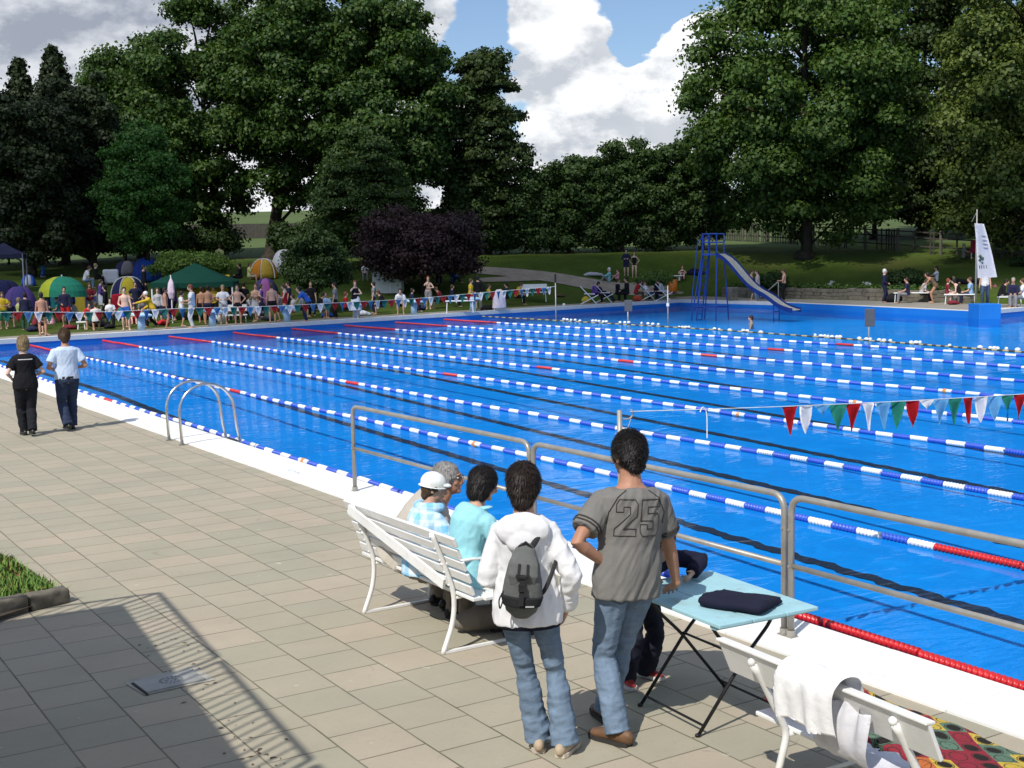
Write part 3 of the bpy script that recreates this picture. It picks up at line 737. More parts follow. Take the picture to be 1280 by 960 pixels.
# drain cover
COV = mat('drain_cover_metal', (.33, .33, .31), .5, .3, .12, 10, .2, 60); MORT = mat('pale_mortar', (.36, .345, .30), .9, 0, .2, 6, .3, 40)
t = thing('drain_cover', 'small grey metal cover with an embossed ring, set in pale mortar among the slabs', 'cover', (2.47, 8.38, 0), R(4)); t.scale = (.86, .86, 1)
bm = B(); poly(bm, [(-.27, .17), (-.24, .27), (-.05, .24), (.33, .26), (.32, -.19), (.05, -.18), (-.25, -.18)], .005); obj('mortar', bm, MORT, t)
bm = B(); box(bm, (.02, -.0, .010), (.48, .30, .012), None, .003); obj('plate', bm, COV, t)
bm = B()
for k in range(16):
    a = k*math.pi/8; ball(bm, (.03+.085*math.cos(a), .075*math.sin(a), .016), (.013, .010, .004), 8)
for k in range(7):
    a = k*math.pi/3.5; ball(bm, (.03+.04*math.cos(a), .035*math.sin(a), .016), (.011, .009, .004), 8)
obj('embossing', bm, mat('dark_cast_iron', (.20, .21, .22), .6, .3), t)
bm = B(); box(bm, (-.23, -.02, .006), (.02, .34, .006)); box(bm, (.03, .158, .006), (.5, .012, .006)); obj('gap', bm, mat('dark_gap', (.03, .025, .02), .95), t)

# ================================================================== the building whose roof terrace throws the shade at lower left
WALLM = mat('rendered_wall', (.55, .52, .46), .85, 0, .1, 1.5, .25, 40); HS, HR = 3.30, 3.85
k = .773; k2 = .413
def edge(y): return .23+(y-9.24)*.0957
t = thing('pool_building', 'rendered building with a railed roof terrace beside the pool deck', 'building', (-4, 2, 0))
bm = B(); E0, E1 = (edge(9.24)-.0, 9.24), (edge(-8)-.0, -8); q = [E0, (-9, 9.9), (-9, -8), E1]
lo = [bm.verts.new((x+4, y-2, 0)) for x, y in q]; hi = [bm.verts.new((x+4, y-2, HS)) for x, y in q]
bm.faces.new(hi[::-1]); bm.faces.new(lo)
for i in range(4): bm.faces.new((lo[i], hi[i], hi[(i+1) % 4], lo[(i+1) % 4]))
bmesh.ops.recalc_face_normals(bm, faces=bm.faces); obj('wall', bm, WALLM, t)
bm = B()
for y in (7.2, 4.6, 1.2, -1.8):
    box(bm, (edge(y)+4+.0, y-2, 1.55), (.06, 1.3, 1.2), Matrix.Rotation(-.0957, 3, 'Z'))
obj('window', bm, mat('window_glass', (.05, .07, .08), .1, 0, .1), t)
t = thing('terrace_railing', 'white bar railing round the roof terrace of the building', 'railing', (0, 2, HS))
y = 9.2; segL = 2.05; sec = 0
while y > -6:
    y1 = y-segL; bm = B(); n = 17
    for z in (HR, HS+.06): tube(bm, [(edge(y)-.04, y-2, z-HS), (edge(y1)-.04, y1-2, z-HS)], .022 if z == HR else .014, 8)
    for i in range(n+1):
        yy = y+(y1-y)*i/n; tube(bm, [(edge(yy)-.04, yy-2, 0), (edge(yy)-.04, yy-2, HR-HS)], .020 if i in (0, n) else .011, 6)
    obj('rail_panel', bm, BW, t); y = y1-.10
bm = B(); tube(bm, [(edge(9.2)-.04, 7.2, HR-HS), (-6, 7.7, HR-HS)], .022, 8)
for i in range(30): xx = edge(9.2)-.04-i*.2; tube(bm, [(xx, 7.2-.0*i, 0), (xx, 7.22, HR-HS)], .011, 6)
obj('rail_panel', bm, BW, t)
# ================================================================== people
SKIN = mat('skin', (.52, .30, .21), .55, 0, .10, 14, .05, 80, .35); SKIN2 = mat('pale_skin', (.60, .40, .31), .55, 0, .08, 14, .05, 80, .35); SKIN3 = mat('tanned_skin', (.40, .205, .13), .55, 0, .1, 14, .05, 80, .35)
def mat_hair(name, c, c2=None):
    m, nt, b = new_mat(name); tc = nt('ShaderNodeTexCoord').outputs['Object']
    mp = nt('ShaderNodeMapping', ins={'Vector': tc, 'Scale': (120, 120, 16)}).outputs[0]
    f = nt.noise(mp, 1.0, 3, .6); nt.set(b, 'Base Color', nt.mix(nt.mapr(f, .35, .65), c4([v*.6 for v in c]), c4(c2 or [v*1.5 for v in c])))
    b.inputs['Roughness'].default_value = .55; b.inputs['Specular IOR Level'].default_value = .3; nt.set(b, 'Normal', nt('ShaderNodeBump', ins={'Strength': .2, 'Distance': .004, 'Height': f}).outputs[0]); return m
HB = mat_hair('black_hair', (.010, .008, .007)); HD = mat_hair('dark_brown_hair', (.018, .011, .008)); HBR = mat_hair('brown_hair', (.07, .04, .02)); HBL = mat_hair('fair_hair', (.26, .19, .10)); HG = mat_hair('grey_hair', (.22, .21, .20), (.40, .39, .37)); HW = mat_hair('white_hair', (.60, .60, .58)); HR_ = mat_hair('red_hair', (.18, .05, .02))
V3 = Vector
def ik(a, b, l1, l2, pole):
    a, b = V3(a), V3(b); d = b-a; L = d.length
    if L > (l1+l2)*.999: d = d*((l1+l2)*.999/L); b = a+d; L = d.length
    t = d.normalized(); k = (l1*l1-l2*l2+L*L)/(2*L); h = math.sqrt(max(0, l1*l1-k*k))
    p = V3(pole); p = p-t*p.dot(t); p = p.normalized() if p.length > 1e-4 else t.orthogonal().normalized()
    return a+t*k+p*h, b
def skel(h=1.75, fem=False, pelvis=None, lean=(0, 0), hunch=.0, twist=0, hl=None, hr=None, fl=(-.11, 0), fr=(.11, 0), el=(-.6, -1, -.2), er=(.6, -1, -.2),
         kl=(-.15, 1, 0), kr=(.15, 1, 0), yl=12, yr=-12, head=(0, 0, 0), zl=0, zr=0, toe=None, sw=None):
    s = h/1.75; J = dict(s=s, fem=fem)
    P = V3(pelvis) if pelvis else V3((0, 0, .925*s)); J['P'] = P
    Udir = V3((lean[0], lean[1], 1)).normalized(); J['U'] = Udir; J['R'] = V3((1, 0, 0))
    C = P+Udir*.53*s; J['C'] = C
    fw = V3((0, 1, 0)); fw = (fw-Udir*fw.dot(Udir)).normalized(); J['mid'] = P.lerp(C, .55)-fw*hunch*s
    a = R(twist); Rt = V3((math.cos(a), math.sin(a), 0)); Rt = (Rt-Udir*Rt.dot(Udir)).normalized(); J['Rt'] = Rt; J['F'] = Udir.cross(Rt)*1.0
    W = (sw or (.150 if fem else .178))*s
    S0 = C-Udir*.092*s
    J['SL'], J['SR'] = S0-Rt*W, S0+Rt*W
    for sd, hd, pole in (('L', hl, el), ('R', hr, er)):
        S = J['S'+sd]; sg = -1 if sd == 'L' else 1
        if hd is None: hd = S+V3((sg*.07*s, .05*s, -.52*s))
        E, Wp = ik(S, hd, .29*s, .255*s, pole); J['E'+sd], J['W'+sd] = E, Wp
    hw = (.088 if fem else .09)*s
    for sd, ft, kp, yaw, z in (('L', fl, kl, yl, zl), ('R', fr, kr, yr, zr)):
        sg = -1 if sd == 'L' else 1; H = P+V3((sg*hw, 0, -.03*s)); J['H'+sd] = H
        A = V3((ft[0], ft[1], ft[2] if len(ft) > 2 else .085*s))+V3((0, 0, z)); K, A = ik(H, A, .425*s, .415*s, kp); J['K'+sd], J['A'+sd] = K, A
        J['Y'+sd] = R(yaw)
    J['toe'] = toe
    hy, hp, hr_ = [R(v) for v in head]
    Nd = (Udir*.75+V3((0, 0, .55))+J['F']*.12).normalized(); N = C+Nd*.062*s; J['N'] = N
    Hr = Matrix.Rotation(math.atan2(Rt.y, Rt.x), 3, 'Z') @ Matrix.Rotation(hy, 3, 'Z') @ Matrix.Rotation(hp, 3, 'X') @ Matrix.Rotation(hr_, 3, 'Y'); J['Hr'] = Hr
    J['Hc'] = N+Nd*.045*s+Hr @ V3((0, .016, .080))*s; J['hs'] = s*1.07
    return J
TM = [(-.17, .10, .075), (-.08, .148, .105), (.02, .166, .115), (.16, .158, .112), (.36, .142, .103), (.55, .154, .112), (.74, .174, .118), (.88, .170, .104), (.95, .128, .084), (1.0, .090, .070), (1.05, .066, .058)]
TF = [(-.17, .10, .08), (-.08, .155, .112), (.02, .168, .122), (.16, .152, .112), (.36, .124, .094), (.55, .136, .106), (.72, .150, .122), (.87, .146, .098), (.95, .110, .078), (1.0, .078, .063), (1.05, .056, .052)]
def spine(J, t):
    P, Mi, C = J['P'], J['mid'], J['C']
    if t < 0: return P+(Mi-P).normalized()*t*.53*J['s']
    if t > 1: return C+(C-Mi).normalized()*(t-1)*.53*J['s']
    q = Mi*2-(P+C)*.5; return P*(1-t)**2+q*2*t*(1-t)+C*t*t
def torso(bm, J, off=0.0, t0=-.2, t1=1.1, n=16, wide=1.0, extra=None):
    T = TF if J['fem'] else TM; s = J['s']; rings = []
    ts = [q[0] for q in T]
    lo = max(t0, ts[0]); hi = min(t1, ts[-1]); grid = sorted(set([lo, hi]+[q for q in ts if lo < q < hi]))
    if t0 < ts[0]: grid = [t0]+grid
    for t in grid:
        rx = np.interp(t, ts, [q[1] for q in T]); ry = np.interp(t, ts, [q[2] for q in T])
        if t < .1 and t0 < .1 and off > .005: rx = max(rx, np.interp(.02, ts, [q[1] for q in T])); ry = max(ry, np.interp(.02, ts, [q[2] for q in T]))
        c = spine(J, t); tan = (spine(J, t+.03)-spine(J, t-.03)).normalized(); k = min(1, max(0, t))
        sd = J['R'].lerp(J['Rt'], k); sd = (sd-tan*sd.dot(tan)).normalized(); fw = tan.cross(sd)
        e = extra(t) if extra else 0
        rings.append((c+fw*(-.012 if t > .8 else 0)*s, sd*((rx*s+off+e)*wide), fw*(ry*s+off+e)))
    loft(bm, rings, n)
def hand(bm, J, sd, d=None, nrm=None, curl=.5, detail=True, spread=.012):
    s = J['s']; W = J['W'+sd]; fd = (W-J['E'+sd]).normalized(); d = V3(d).normalized() if d is not None else fd
    nrm = V3(nrm) if nrm is not None else J['R']*(-1 if sd == 'R' else 1)    # palm faces this way
    nrm = (nrm-d*nrm.dot(d)).normalized(); side = d.cross(nrm).normalized()
    tb = side if side.dot(V3((0, 1, .2))) > 0 else -side                        # thumb side: forwards
    pe = W+d*.085*s
    tube(bm, [W-d*.01*s, W+d*.03*s, W+d*.06*s, pe], [(.025*s, .021*s), (.035*s, .020*s), (.041*s, .018*s), (.038*s, .015*s)], 10, ref=nrm, round_ends=True)
    if not detail:
        tube(bm, [pe-d*.01*s, pe+d*.04*s+nrm*.012*s, pe+d*.07*s+nrm*.035*s], [(.036*s, .014*s), (.032*s, .013*s), (.02*s, .012*s)], 8, ref=nrm, round_ends=True)
    else:
        for k, L in enumerate((.070, .080, .075, .058)):
            b0 = pe-d*.012*s+tb*(.030-.020*k)*s; dd = (d+tb*(1.5-k)*spread*6).normalized(); p = [b0]; a = 0
            for q in (.42, .33, .25):
                p.append(p[-1]+(dd*math.cos(a)+nrm*math.sin(a))*L*q*s); a += curl
            tube(bm, p, [.0092*s, .0088*s, .008*s, .0065*s], 8, round_ends=True)
        b0 = W+d*.022*s+tb*.026*s
        tube(bm, [b0, b0+(d*.6+tb*.75).normalized()*.038*s, b0+(d*.6+tb*.75).normalized()*.038*s+(d*.9+tb*.2+nrm*.35).normalized()*.032*s, b0+(d*.6+tb*.75).normalized()*.036*s+(d*.9+tb*.15+nrm*.5).normalized()*.056*s], [.014*s, .0115*s, .0095*s, .0075*s], 8, round_ends=True)
def arm(bm, J, sd, off=0.0, frac=2.0, thick=1.0, cuff=0.0):
    """frac 1 = to the elbow, 2 = to the wrist"""
    s = J['s']; S, E, W = J['S'+sd], J['E'+sd], J['W'+sd]; f = .9 if J['fem'] else 1.0
    pts = []; prof = [(0, .050), (.35, .047), (.8, .040), (1, .0385), (1.25, .0395), (1.6, .033), (1.95, .0255), (2, .025)]
    inner = S+(spine(J, .88)-S)*.45
    P = [inner, S]; r = [.045*s*f*thick+off*.7, .052*s*f*thick+off*.8]
    for t, q in prof[1:]:
        if t > frac+1e-6: break
        P.append(S.lerp(E, t) if t <= 1 else E.lerp(W, t-1)); r.append(q*s*f*thick+off)
    if abs(frac-round(frac)) > 1e-6:
        P.append(S.lerp(E, frac) if frac <= 1 else E.lerp(W, frac-1)); r.append(np.interp(frac, [a for a, _ in prof], [b for _, b in prof])*s*f*thick+off+cuff)
    tube(bm, P, r, 12, round_ends=(frac >= 2 and off == 0))
    ball(bm, S-V3((0, 0, .006*s)), (.054*s*f*thick+off*.8), 10)
def leg(bm, J, sd, off=0.0, frac=2.0, flare=0.0, thick=1.0):
    s = J['s']; H, K, A = J['H'+sd], J['K'+sd], J['A'+sd]; f = 1.04 if J['fem'] else 1.0
    prof = [(0, .088), (.2, .084), (.6, .069), (.92, .056), (1, .056), (1.1, .053), (1.3, .058), (1.5, .051), (1.85, .036), (2, .036)]
    P = []; r = []
    sg = -1 if sd == 'L' else 1; P.append(H+V3((-sg*.012*s, 0, .05*s))); r.append(.086*s*f*thick+off)
    for t, q in prof:
        if t > frac: break
        P.append(H.lerp(K, t) if t <= 1 else K.lerp(A, t-1)); fl = flare*max(0, (t-1.0))
        qq = q if off < .005 else max(q, .050 if t < 1.5 else .044)
        r.append(qq*s*f*thick+off+fl)
    if frac not in [a for a, _ in prof]:
        P.append(H.lerp(K, frac) if frac <= 1 else K.lerp(A, frac-1)); r.append(max(.044 if frac > 2 else 0, np.interp(frac, [a for a, _ in prof], [b for _, b in prof]))*s*f*thick+off+.004+flare*max(0, frac-1))
    tube(bm, P, r, 12, round_ends=(frac >= 2 and off == 0))
def footdir(J, sd):
    y = J['Y'+sd]; return V3((-math.sin(y), math.cos(y), 0))
def foot(bm, J, sd, off=0.0):
    s = J['s']; A = J['A'+sd]; d = footdir(J, sd); z = A.z
    if J['toe']: d = V3(J['toe']).normalized()
    up = V3((0, 0, 1)) if not J['toe'] else (V3((0, 1, .4))-d*V3((0, 1, .4)).dot(d)).normalized()
    q = A-up*.048*s
    tube(bm, [q-d*.055*s, q-d*.02*s, q+d*.06*s-up*.006*s, q+d*.13*s-up*.015*s, q+d*.175*s-up*.02*s], [(.028*s+off, .030*s+off), (.034*s+off, .036*s+off), (.038*s+off, .030*s+off), (.045*s+off, .020*s+off), (.032*s+off, .014*s+off)], 12, ref=up, round_ends=True)
    tube(bm, [A+up*.03*s, A-up*.04*s], [.036*s+off, .036*s+off], 10, round_ends=True)
def shoe(J, sd, vox=.008):
    bm = B(); s = J['s']; A = J['A'+sd]; d = footdir(J, sd); up = V3((0, 0, 1)); q = V3((A.x, A.y, A.z-.085*s))
    tube(bm, [q-d*.07*s+up*.05*s, q-d*.03*s+up*.052*s, q+d*.05*s+up*.046*s, q+d*.12*s+up*.036*s, q+d*.165*s+up*.03*s], [(.034*s, .045*s), (.041*s, .050*s), (.044*s, .042*s), (.050*s, .031*s), (.038*s, .022*s)], 14, ref=up, round_ends=True)
    me = remesh(bm, vox, 2); g = q.z+.004
    return displace(me, lambda co, no: np.stack([0*co[:, 0], 0*co[:, 0], np.maximum(0, g-co[:, 2])], 1))
def sole(J, sd):
    bm = B(); s = J['s']; A = J['A'+sd]; d = footdir(J, sd); q = V3((A.x, A.y, A.z-.085*s)); sd_ = V3((d.y, -d.x, 0)); rg = []
    out = [(-.085, .03), (-.05, .045), (.04, .046), (.12, .053), (.17, .043), (.198, .018)]
    L = [q+d*a*s+sd_*w*s for a, w in out]+[q+d*a*s-sd_*w*s for a, w in reversed(out)]
    lo = [bm.verts.new(p+V3((0, 0, .002))) for p in L]; hi = [bm.verts.new(p+V3((0, 0, .026))) for p in L]; n = len(L)
    bm.faces.new(lo); bm.faces.new(hi[::-1])
    for i in range(n): bm.faces.new((lo[i], hi[i], hi[(i+1) % n], lo[(i+1) % n]))
    bmesh.ops.recalc_face_normals(bm, faces=bm.faces); return bm
def headgeo(bm, J, ears=True):
    s = J['hs']; Hc, Hr = J['Hc'], J['Hr']; f = .95 if J['fem'] else 1.0
    def at(x, y, z): return Hc+Hr @ V3((x, y, z))*s
    ball(bm, at(0, -.012, .022), (.074*s*f, .092*s*f, .092*s), 16, Hr)
    ball(bm, at(0, .022, -.040), (.056*s*f, .066*s*f, .078*s), 14, Hr)
    ball(bm, at(0, .062, -.092), (.026*s, .024*s, .022*s), 10, Hr)
    tube(bm, [at(0, .078, .012), at(0, .098, -.012), at(0, .106, -.032), at(0, .088, -.044)], [.009*s, .012*s, .015*s, .011*s], 8, round_ends=True)
    ball(bm, at(0, .078, .030), (.05*s, .018*s, .012*s), 10, Hr)
    for sg in (-1, 1):
        if ears: ball(bm, at(sg*.075*f, -.012, -.012), (.011*s, .022*s, .034*s), 8, Hr)
        ball(bm, at(sg*.036*f, .058, -.028), (.024*s, .022*s, .022*s), 8, Hr)
    tube(bm, [J['C']-J['U']*.06*s-J['F']*.014*s, J['C']-J['F']*.010*s, J['N']-J['F']*.004*s, at(0, -.022, -.045)], [.080*s*f, .066*s*f, .057*s*f, .055*s*f], 12, round_ends=True)
def body_bm(J, detail, hands=({}, {}), lt=1.0):
    bm = B(); torso(bm, J); headgeo(bm, J)
    for sd, hk in zip('LR', hands):
        arm(bm, J, sd); hand(bm, J, sd, detail=detail, **hk); leg(bm, J, sd, thick=lt); foot(bm, J, sd)
    return bm
def hair_mesh(J, kind='short', vox=.008, strand=False):
    bm = B(); s = J['hs']; Hc, Hr = J['Hc'], J['Hr']
    def at(x, y, z): return Hc+Hr @ V3((x, y, z))*s
    ball(bm, at(0, -.024, .034), (.085*s, .100*s, .096*s), 18, Hr)
    if kind != 'cap': ball(bm, at(0, -.046, -.004 if kind != 'crop' else .012), (.083*s, .074*s, .088*s), 16, Hr)
    if kind not in ('cap', 'crop'): ball(bm, at(0, -.066, -.058), (.062*s, .044*s, .062*s), 12, Hr)
    if kind == 'crop': ball(bm, at(0, -.066, -.040), (.058*s, .040*s, .052*s), 12, Hr)
    if kind in ('short', 'crop'):
        for sg in (-1, 1): ball(bm, at(sg*.070, .002, .012), (.016*s, .030*s, .042*s), 8, Hr)
    if kind in ('bob', 'long', 'tail'):
        ball(bm, at(0, -.055, -.030), (.078*s, .056*s, .092*s), 14, Hr)
        for sg in (-1, 1): ball(bm, at(sg*.066, -.02, -.025), (.024*s, .045*s, .075*s), 10, Hr)
    if kind == 'long': tube(bm, [at(0, -.06, -.04), at(0, -.075, -.14), at(0, -.08, -.24)], [.07*s, .065*s, .04*s], 10, flat=.5, round_ends=True)
    if kind == 'tail': tube(bm, [at(0, -.10, .0), at(0, -.135, -.06), at(0, -.12, -.18)], [.028*s, .03*s, .014*s], 8, round_ends=True)
    me = remesh(bm, vox*s, 2)
    displace(me, lambda co, no: (.0035*sn(co, 38, 6)+.0013*(1-2*np.abs(sn(co*np.array([1, 1, .5]), 46, 9, 1)))+.001) if kind != 'cap' else 0*co[:, 0]+.004)
    return strands(me, J, *((6500, 4) if strand is True else strand)) if strand else me
def strands(me, J, n=3200, seed=4, ls=1.0, lift=1.5):
    r = np.random.default_rng(seed); N = len(me.vertices); co = np.empty(N*3, np.float32); no = co.copy(); me.vertices.foreach_get('co', co); me.vertices.foreach_get('normal', no)
    co, no = co.reshape(-1, 3), no.reshape(-1, 3); i = r.integers(0, N, n); P, Q = co[i], no[i]; s = J['hs']
    crown = np.array(J['Hc']+J['Hr'] @ V3((.01, -.035, .13))*s); d = P-crown; d[:, 2] -= .05; d += r.normal(size=d.shape)*.028
    d -= Q*np.sum(d*Q, 1)[:, None]*.75; d /= np.linalg.norm(d, axis=1)[:, None]+1e-9; d += Q*(r.uniform(.05, .42, n)*lift)[:, None]; d /= np.linalg.norm(d, axis=1)[:, None]
    b = np.cross(d, Q); b /= np.linalg.norm(b, axis=1)[:, None]+1e-9; L = r.uniform(.020, .052, n)*s*ls; w = r.uniform(.0016, .0036, n)*s
    p0 = P-d*(L*.3)[:, None]; p1 = P+d*(L*.4)[:, None]+Q*.002; p2 = P+d*L[:, None]-Q*(L*.15)[:, None]
    V = np.concatenate([co, p0-b*w[:, None], p0+b*w[:, None], p1+b*w[:, None], p1-b*w[:, None], p2]); k = np.arange(n)+N
    F = [tuple(p.vertices) for p in me.polygons]+[(a, a+n, a+2*n, a+3*n) for a in k]+[(a+3*n, a+2*n, a+4*n) for a in k]
    m2 = bpy.data.meshes.new('hair'); m2.from_pydata(V.tolist(), [], F); m2.update(); bpy.data.meshes.remove(me); return shade(m2)
def top_bm(J, kind='tee', off=.016, hem=-.12, wide=1.0, sleeve=None, coll=None):
    bm = B(); fr = {'tee': .62, 'long': 1.93, 'tank': 0, 'polo': .66}[kind] if sleeve is None else sleeve
    torso(bm, J, off, hem, coll or (1.0 if kind != 'tank' else .9), 18, wide)
    if fr > 0:
        for sd in 'LR': arm(bm, J, sd, off*.95+(.006 if kind != 'long' else 0), fr, 1.06, .006)
    return bm
def bottom_bm(J, kind='long', off=.014, waist=.14, flare=.012, thick=1.03):
    bm = B(); torso(bm, J, off*.8, -.17, waist, 16)
    fr = {'long': 2.05, 'shorts': .85, 'trunks': .26, 'knee': 1.15}[kind]
    for sd in 'LR': leg(bm, J, sd, off, fr, flare if kind == 'long' else 0, thick)
    return bm
def skirt_bm(J, length=.55, off=.02, flare=.10, waist=.22):
    bm = B(); s = J['s']; P = J['P']; T = TF if J['fem'] else TM; c1 = (J['KL']+J['KR'])/2
    rg = [(spine(J, waist), V3((1, 0, 0))*(.135*s+off), V3((0, 1, 0))*(.105*s+off)), (P, V3((1, 0, 0))*(.17*s+off), V3((0, 1, 0))*(.125*s+off)), (P.lerp(c1, length*1.2), V3((1, 0, 0))*(.17*s+off+flare*.7), V3((0, 1, 0))*(.125*s+off+flare*.7)), (P.lerp(c1, length*2), V3((1, 0, 0))*(.17*s+off+flare), V3((0, 1, 0))*(.125*s+off+flare))]
    loft(bm, rg, 20); return bm
# ================================================================== the people in the foreground
def mat_denim(name, c):
    m, nt, b = new_mat(name); tc = nt('ShaderNodeTexCoord').outputs['Object']
    f = nt.noise(tc, 5, 4, .6); g = nt.noise(tc, 160, 2, .6)
    mp = nt('ShaderNodeMapping', ins={'Vector': tc, 'Scale': (10, 10, 40)}).outputs[0]; w = nt.noise(mp, 1, 4, .6)
    k = nt.math('ADD', nt.math('MULTIPLY', f, .6), nt.math('ADD', nt.math('MULTIPLY', g, .2), nt.math('MULTIPLY', w, .3)))
    nt.set(b, 'Base Color', nt.mix(nt.mapr(k, .35, .75), c4([v*.62 for v in c]), c4([min(1, v*1.45+.012) for v in c]))); b.inputs['Roughness'].default_value = .92; b.inputs['Specular IOR Level'].default_value = .15
    nt.set(b, 'Normal', nt('ShaderNodeBump', ins={'Strength': .35, 'Distance': .006, 'Height': nt.math('ADD', nt.math('MULTIPLY', w, 1.0), nt.math('MULTIPLY', g, .3))}).outputs[0]); return m
DENIM = mat_denim('blue_denim', (.145, .205, .285)); DENIM2 = mat_denim('dark_denim', (.022, .034, .07))
SHOEB = mat('brown_shoe_leather', (.13, .065, .03), .6, 0, .3, 10, .2); RUB = mat('dark_rubber', (.03, .028, .025), .8); BEIGE = mat('beige_suede', (.42, .33, .23), .85, 0, .15, 8); BLKS = mat('black_shoe_leather', (.012, .012, .012), .4)
REDS = mat('red_trainer', (.35, .035, .03), .6); EYEW = mat('eye_white', (.7, .68, .65), .3, 0, 0); EYED = mat('eye_dark', (.03, .02, .015), .2, 0, 0); LIP = mat('lips', (.38, .14, .11), .5, 0, .05)
def jean_folds(J, amp=.010):
    K = [J['KL'], J['KR']]; A = [J['AL'], J['AR']]; s = J['s']
    def f(co, no):
        d = np.zeros(len(co))
        q = (co*np.array([1, 1, 1.7])) @ np.array(Matrix.Rotation(.45, 3, 'Y'))
        w = 1-2*np.abs(sn(q, 15, 1, 2)); w2 = 1-2*np.abs(sn(q, 29, 4, 2))
        for P, r, a in [(k, .16, 1.0) for k in K]+[(a_+V3((0, 0, .10)), .14, 1.3) for a_ in A]+[(J['HL'], .18, .55), (J['HR'], .18, .55)]:
            dd = np.linalg.norm(co-np.array(P), axis=1); d += a*np.exp(-(dd/r)**2)*(w*.7+w2*.4)
        return amp*np.clip(d, -1.4, 1.4)+.0012*w2
    return f
def elbow_folds(J, amp):
    def f(co, no):
        d = np.zeros(len(co))
        for sd in 'LR':
            a = np.array((J['W'+sd]-J['S'+sd]).normalized()); E = np.array(J['E'+sd]); W = np.array(J['W'+sd]); u = (co-E) @ a
            for P, r in ((E, .10), (W, .10), (E*.5+W*.5, .07)): d += np.exp(-(np.linalg.norm(co-P, axis=1)/r)**2)*np.sin(u*95+3*sn(co, 11, 4, 1))
        return amp*.6*d
    return f
def shirt_folds(amp=.005, k=(.9, .9, .5), seed=2, f0=23):
    def f(co, no):
        q = (co @ np.array(Matrix.Rotation(.6, 3, 'Y')))*np.array(k)
        w = 1-2*np.abs(sn(q, f0, seed, 2)); w2 = 1-2*np.abs(sn(q, f0*2.1, seed+3, 2)); return amp*(w*.8+w2*.35)
    return f
def add_face(J, t, glasses=False):
    s = J['hs']; Hc, Hr = J['Hc'], J['Hr']
    def at(x, y, z): return Hc+Hr @ V3((x, y, z))*s
    for sg in (-1, 1):
        bm = B(); ball(bm, at(sg*.031, .077, .006), (.013*s, .009*s, .008*s), 10, Hr); e = obj('eye', bm, EYEW, t, True)
        bm = B(); ball(bm, at(sg*.031, .083, .006), (.006*s, .005*s, .006*s), 8, Hr); obj('pupil', bm, EYED, e, True)
    bm = B(); ball(bm, at(0, .083, -.066), (.023*s, .008*s, .006*s), 10, Hr); obj('mouth', bm, LIP, t, True)
    if glasses:
        bm = B()
        for sg in (-1, 1):
            c = [at(sg*.034+.023*math.cos(a), .098, .004+.016*math.sin(a)) for a in np.linspace(0, 2*math.pi, 15)]; tube(bm, c, .0022*s, 6)
            tube(bm, [at(sg*.056, .098, .008), at(sg*.078, .04, .008), at(sg*.08, -.02, .0)], .0022*s, 6)
        tube(bm, [at(-.011, .100, .008), at(.011, .100, .008)], .0022*s, 6); obj('glasses', bm, mat('dark_spectacle_frame', (.03, .025, .02), .3), t)
def near_person(label, root, face, J, skin, hair, hairkind, top, bottom, shoes, topkw={}, botkw={}, hands=({}, {}), vox=.0075, folds=True, face_on=False, glasses=False, topdisp=None, strand=True):
    t = thing('person', label, 'person', root, -R(face))
    bm = body_bm(J, True, hands, botkw.get('thick', 1.0)*.95); link('body', remesh(bm, vox*.82, 3), skin, t)
    if hair: link('hair', hair_mesh(J, hairkind, .0075, strand), hair, t)
    tm = None
    if top:
        tm = remesh(top_bm(J, **topkw), vox, 4); displace(tm, topdisp or shirt_folds()); ts = link(topkw.get('kind') == 'long' and 'jacket' or 'shirt', tm, top, t)
    if bottom:
        me = remesh(bottom_bm(J, **botkw), vox, 4); displace(me, jean_folds(J, .0068)); link('trousers', me, bottom, t)
    if shoes:
        for sd in 'LR':
            so = link('shoe', shoe(J, sd), shoes[0], t); obj('sole', sole(J, sd), shoes[1], so)
    if face_on: add_face(J, t, glasses)
    return t, tm
def seams(t, J):
    """back pockets and seat seam of a pair of jeans"""
    tr = next(o for o in t.children if o.name.startswith('trousers')); P = J['P']; s = J['s']; m = mat('denim_stitching', (.045, .06, .085), .9)
    for sg in (-1, 1):
        c = P+V3((sg*.078*s, 0, -.035*s)); w, h = .062*s, .075*s
        q = project_line(tr.data, [c+V3((-w, 0, h)), c+V3((w, 0, h)), c+V3((w, 0, -h*.7)), c+V3((0, 0, -h)), c+V3((-w, 0, -h*.7)), c+V3((-w, 0, h))], (0, -.5, 0), (0, 1, 0), .003)
        if len(q) > 4: bm = B(); tube(bm, q, .0022, 5); obj('back_pocket', bm, m, tr)
    q = project_line(tr.data, [P+V3((0, 0, .05*s)), P+V3((0, 0, -.14*s))], (0, -.5, 0), (0, 1, 0), .003)
    if len(q) > 4: bm = B(); tube(bm, q, .0022, 5); obj('seat_seam', bm, m, tr)
def loc_fn(root, face):
    a = R(face); rt = V3((math.cos(a), -math.sin(a), 0)); fw = V3((math.sin(a), math.cos(a), 0))
    def f(p): d = V3(p)-V3(root); return V3((d.dot(rt), d.dot(fw), d.z))
    return f
def project_line(tm, pts, start, dirv, r, n_per=.012, lift=.001):
    """run a thin cord over the cloth surface, seen along dirv"""
    bvh = BVHTree.FromPolygons([v.co[:] for v in tm.vertices], [p.vertices[:] for p in tm.polygons]); out = []
    for a, b_ in zip(pts, pts[1:]):
        k = max(1, int((V3(b_)-V3(a)).length/n_per))
        for i in range(k): out.append(V3(a).lerp(V3(b_), i/k))
    out.append(V3(pts[-1])); res = []
    for p in out:
        h = bvh.ray_cast(p+V3(start), V3(dirv))
        if h[0] is not None: res.append(h[0]+h[1]*lift)
    return res

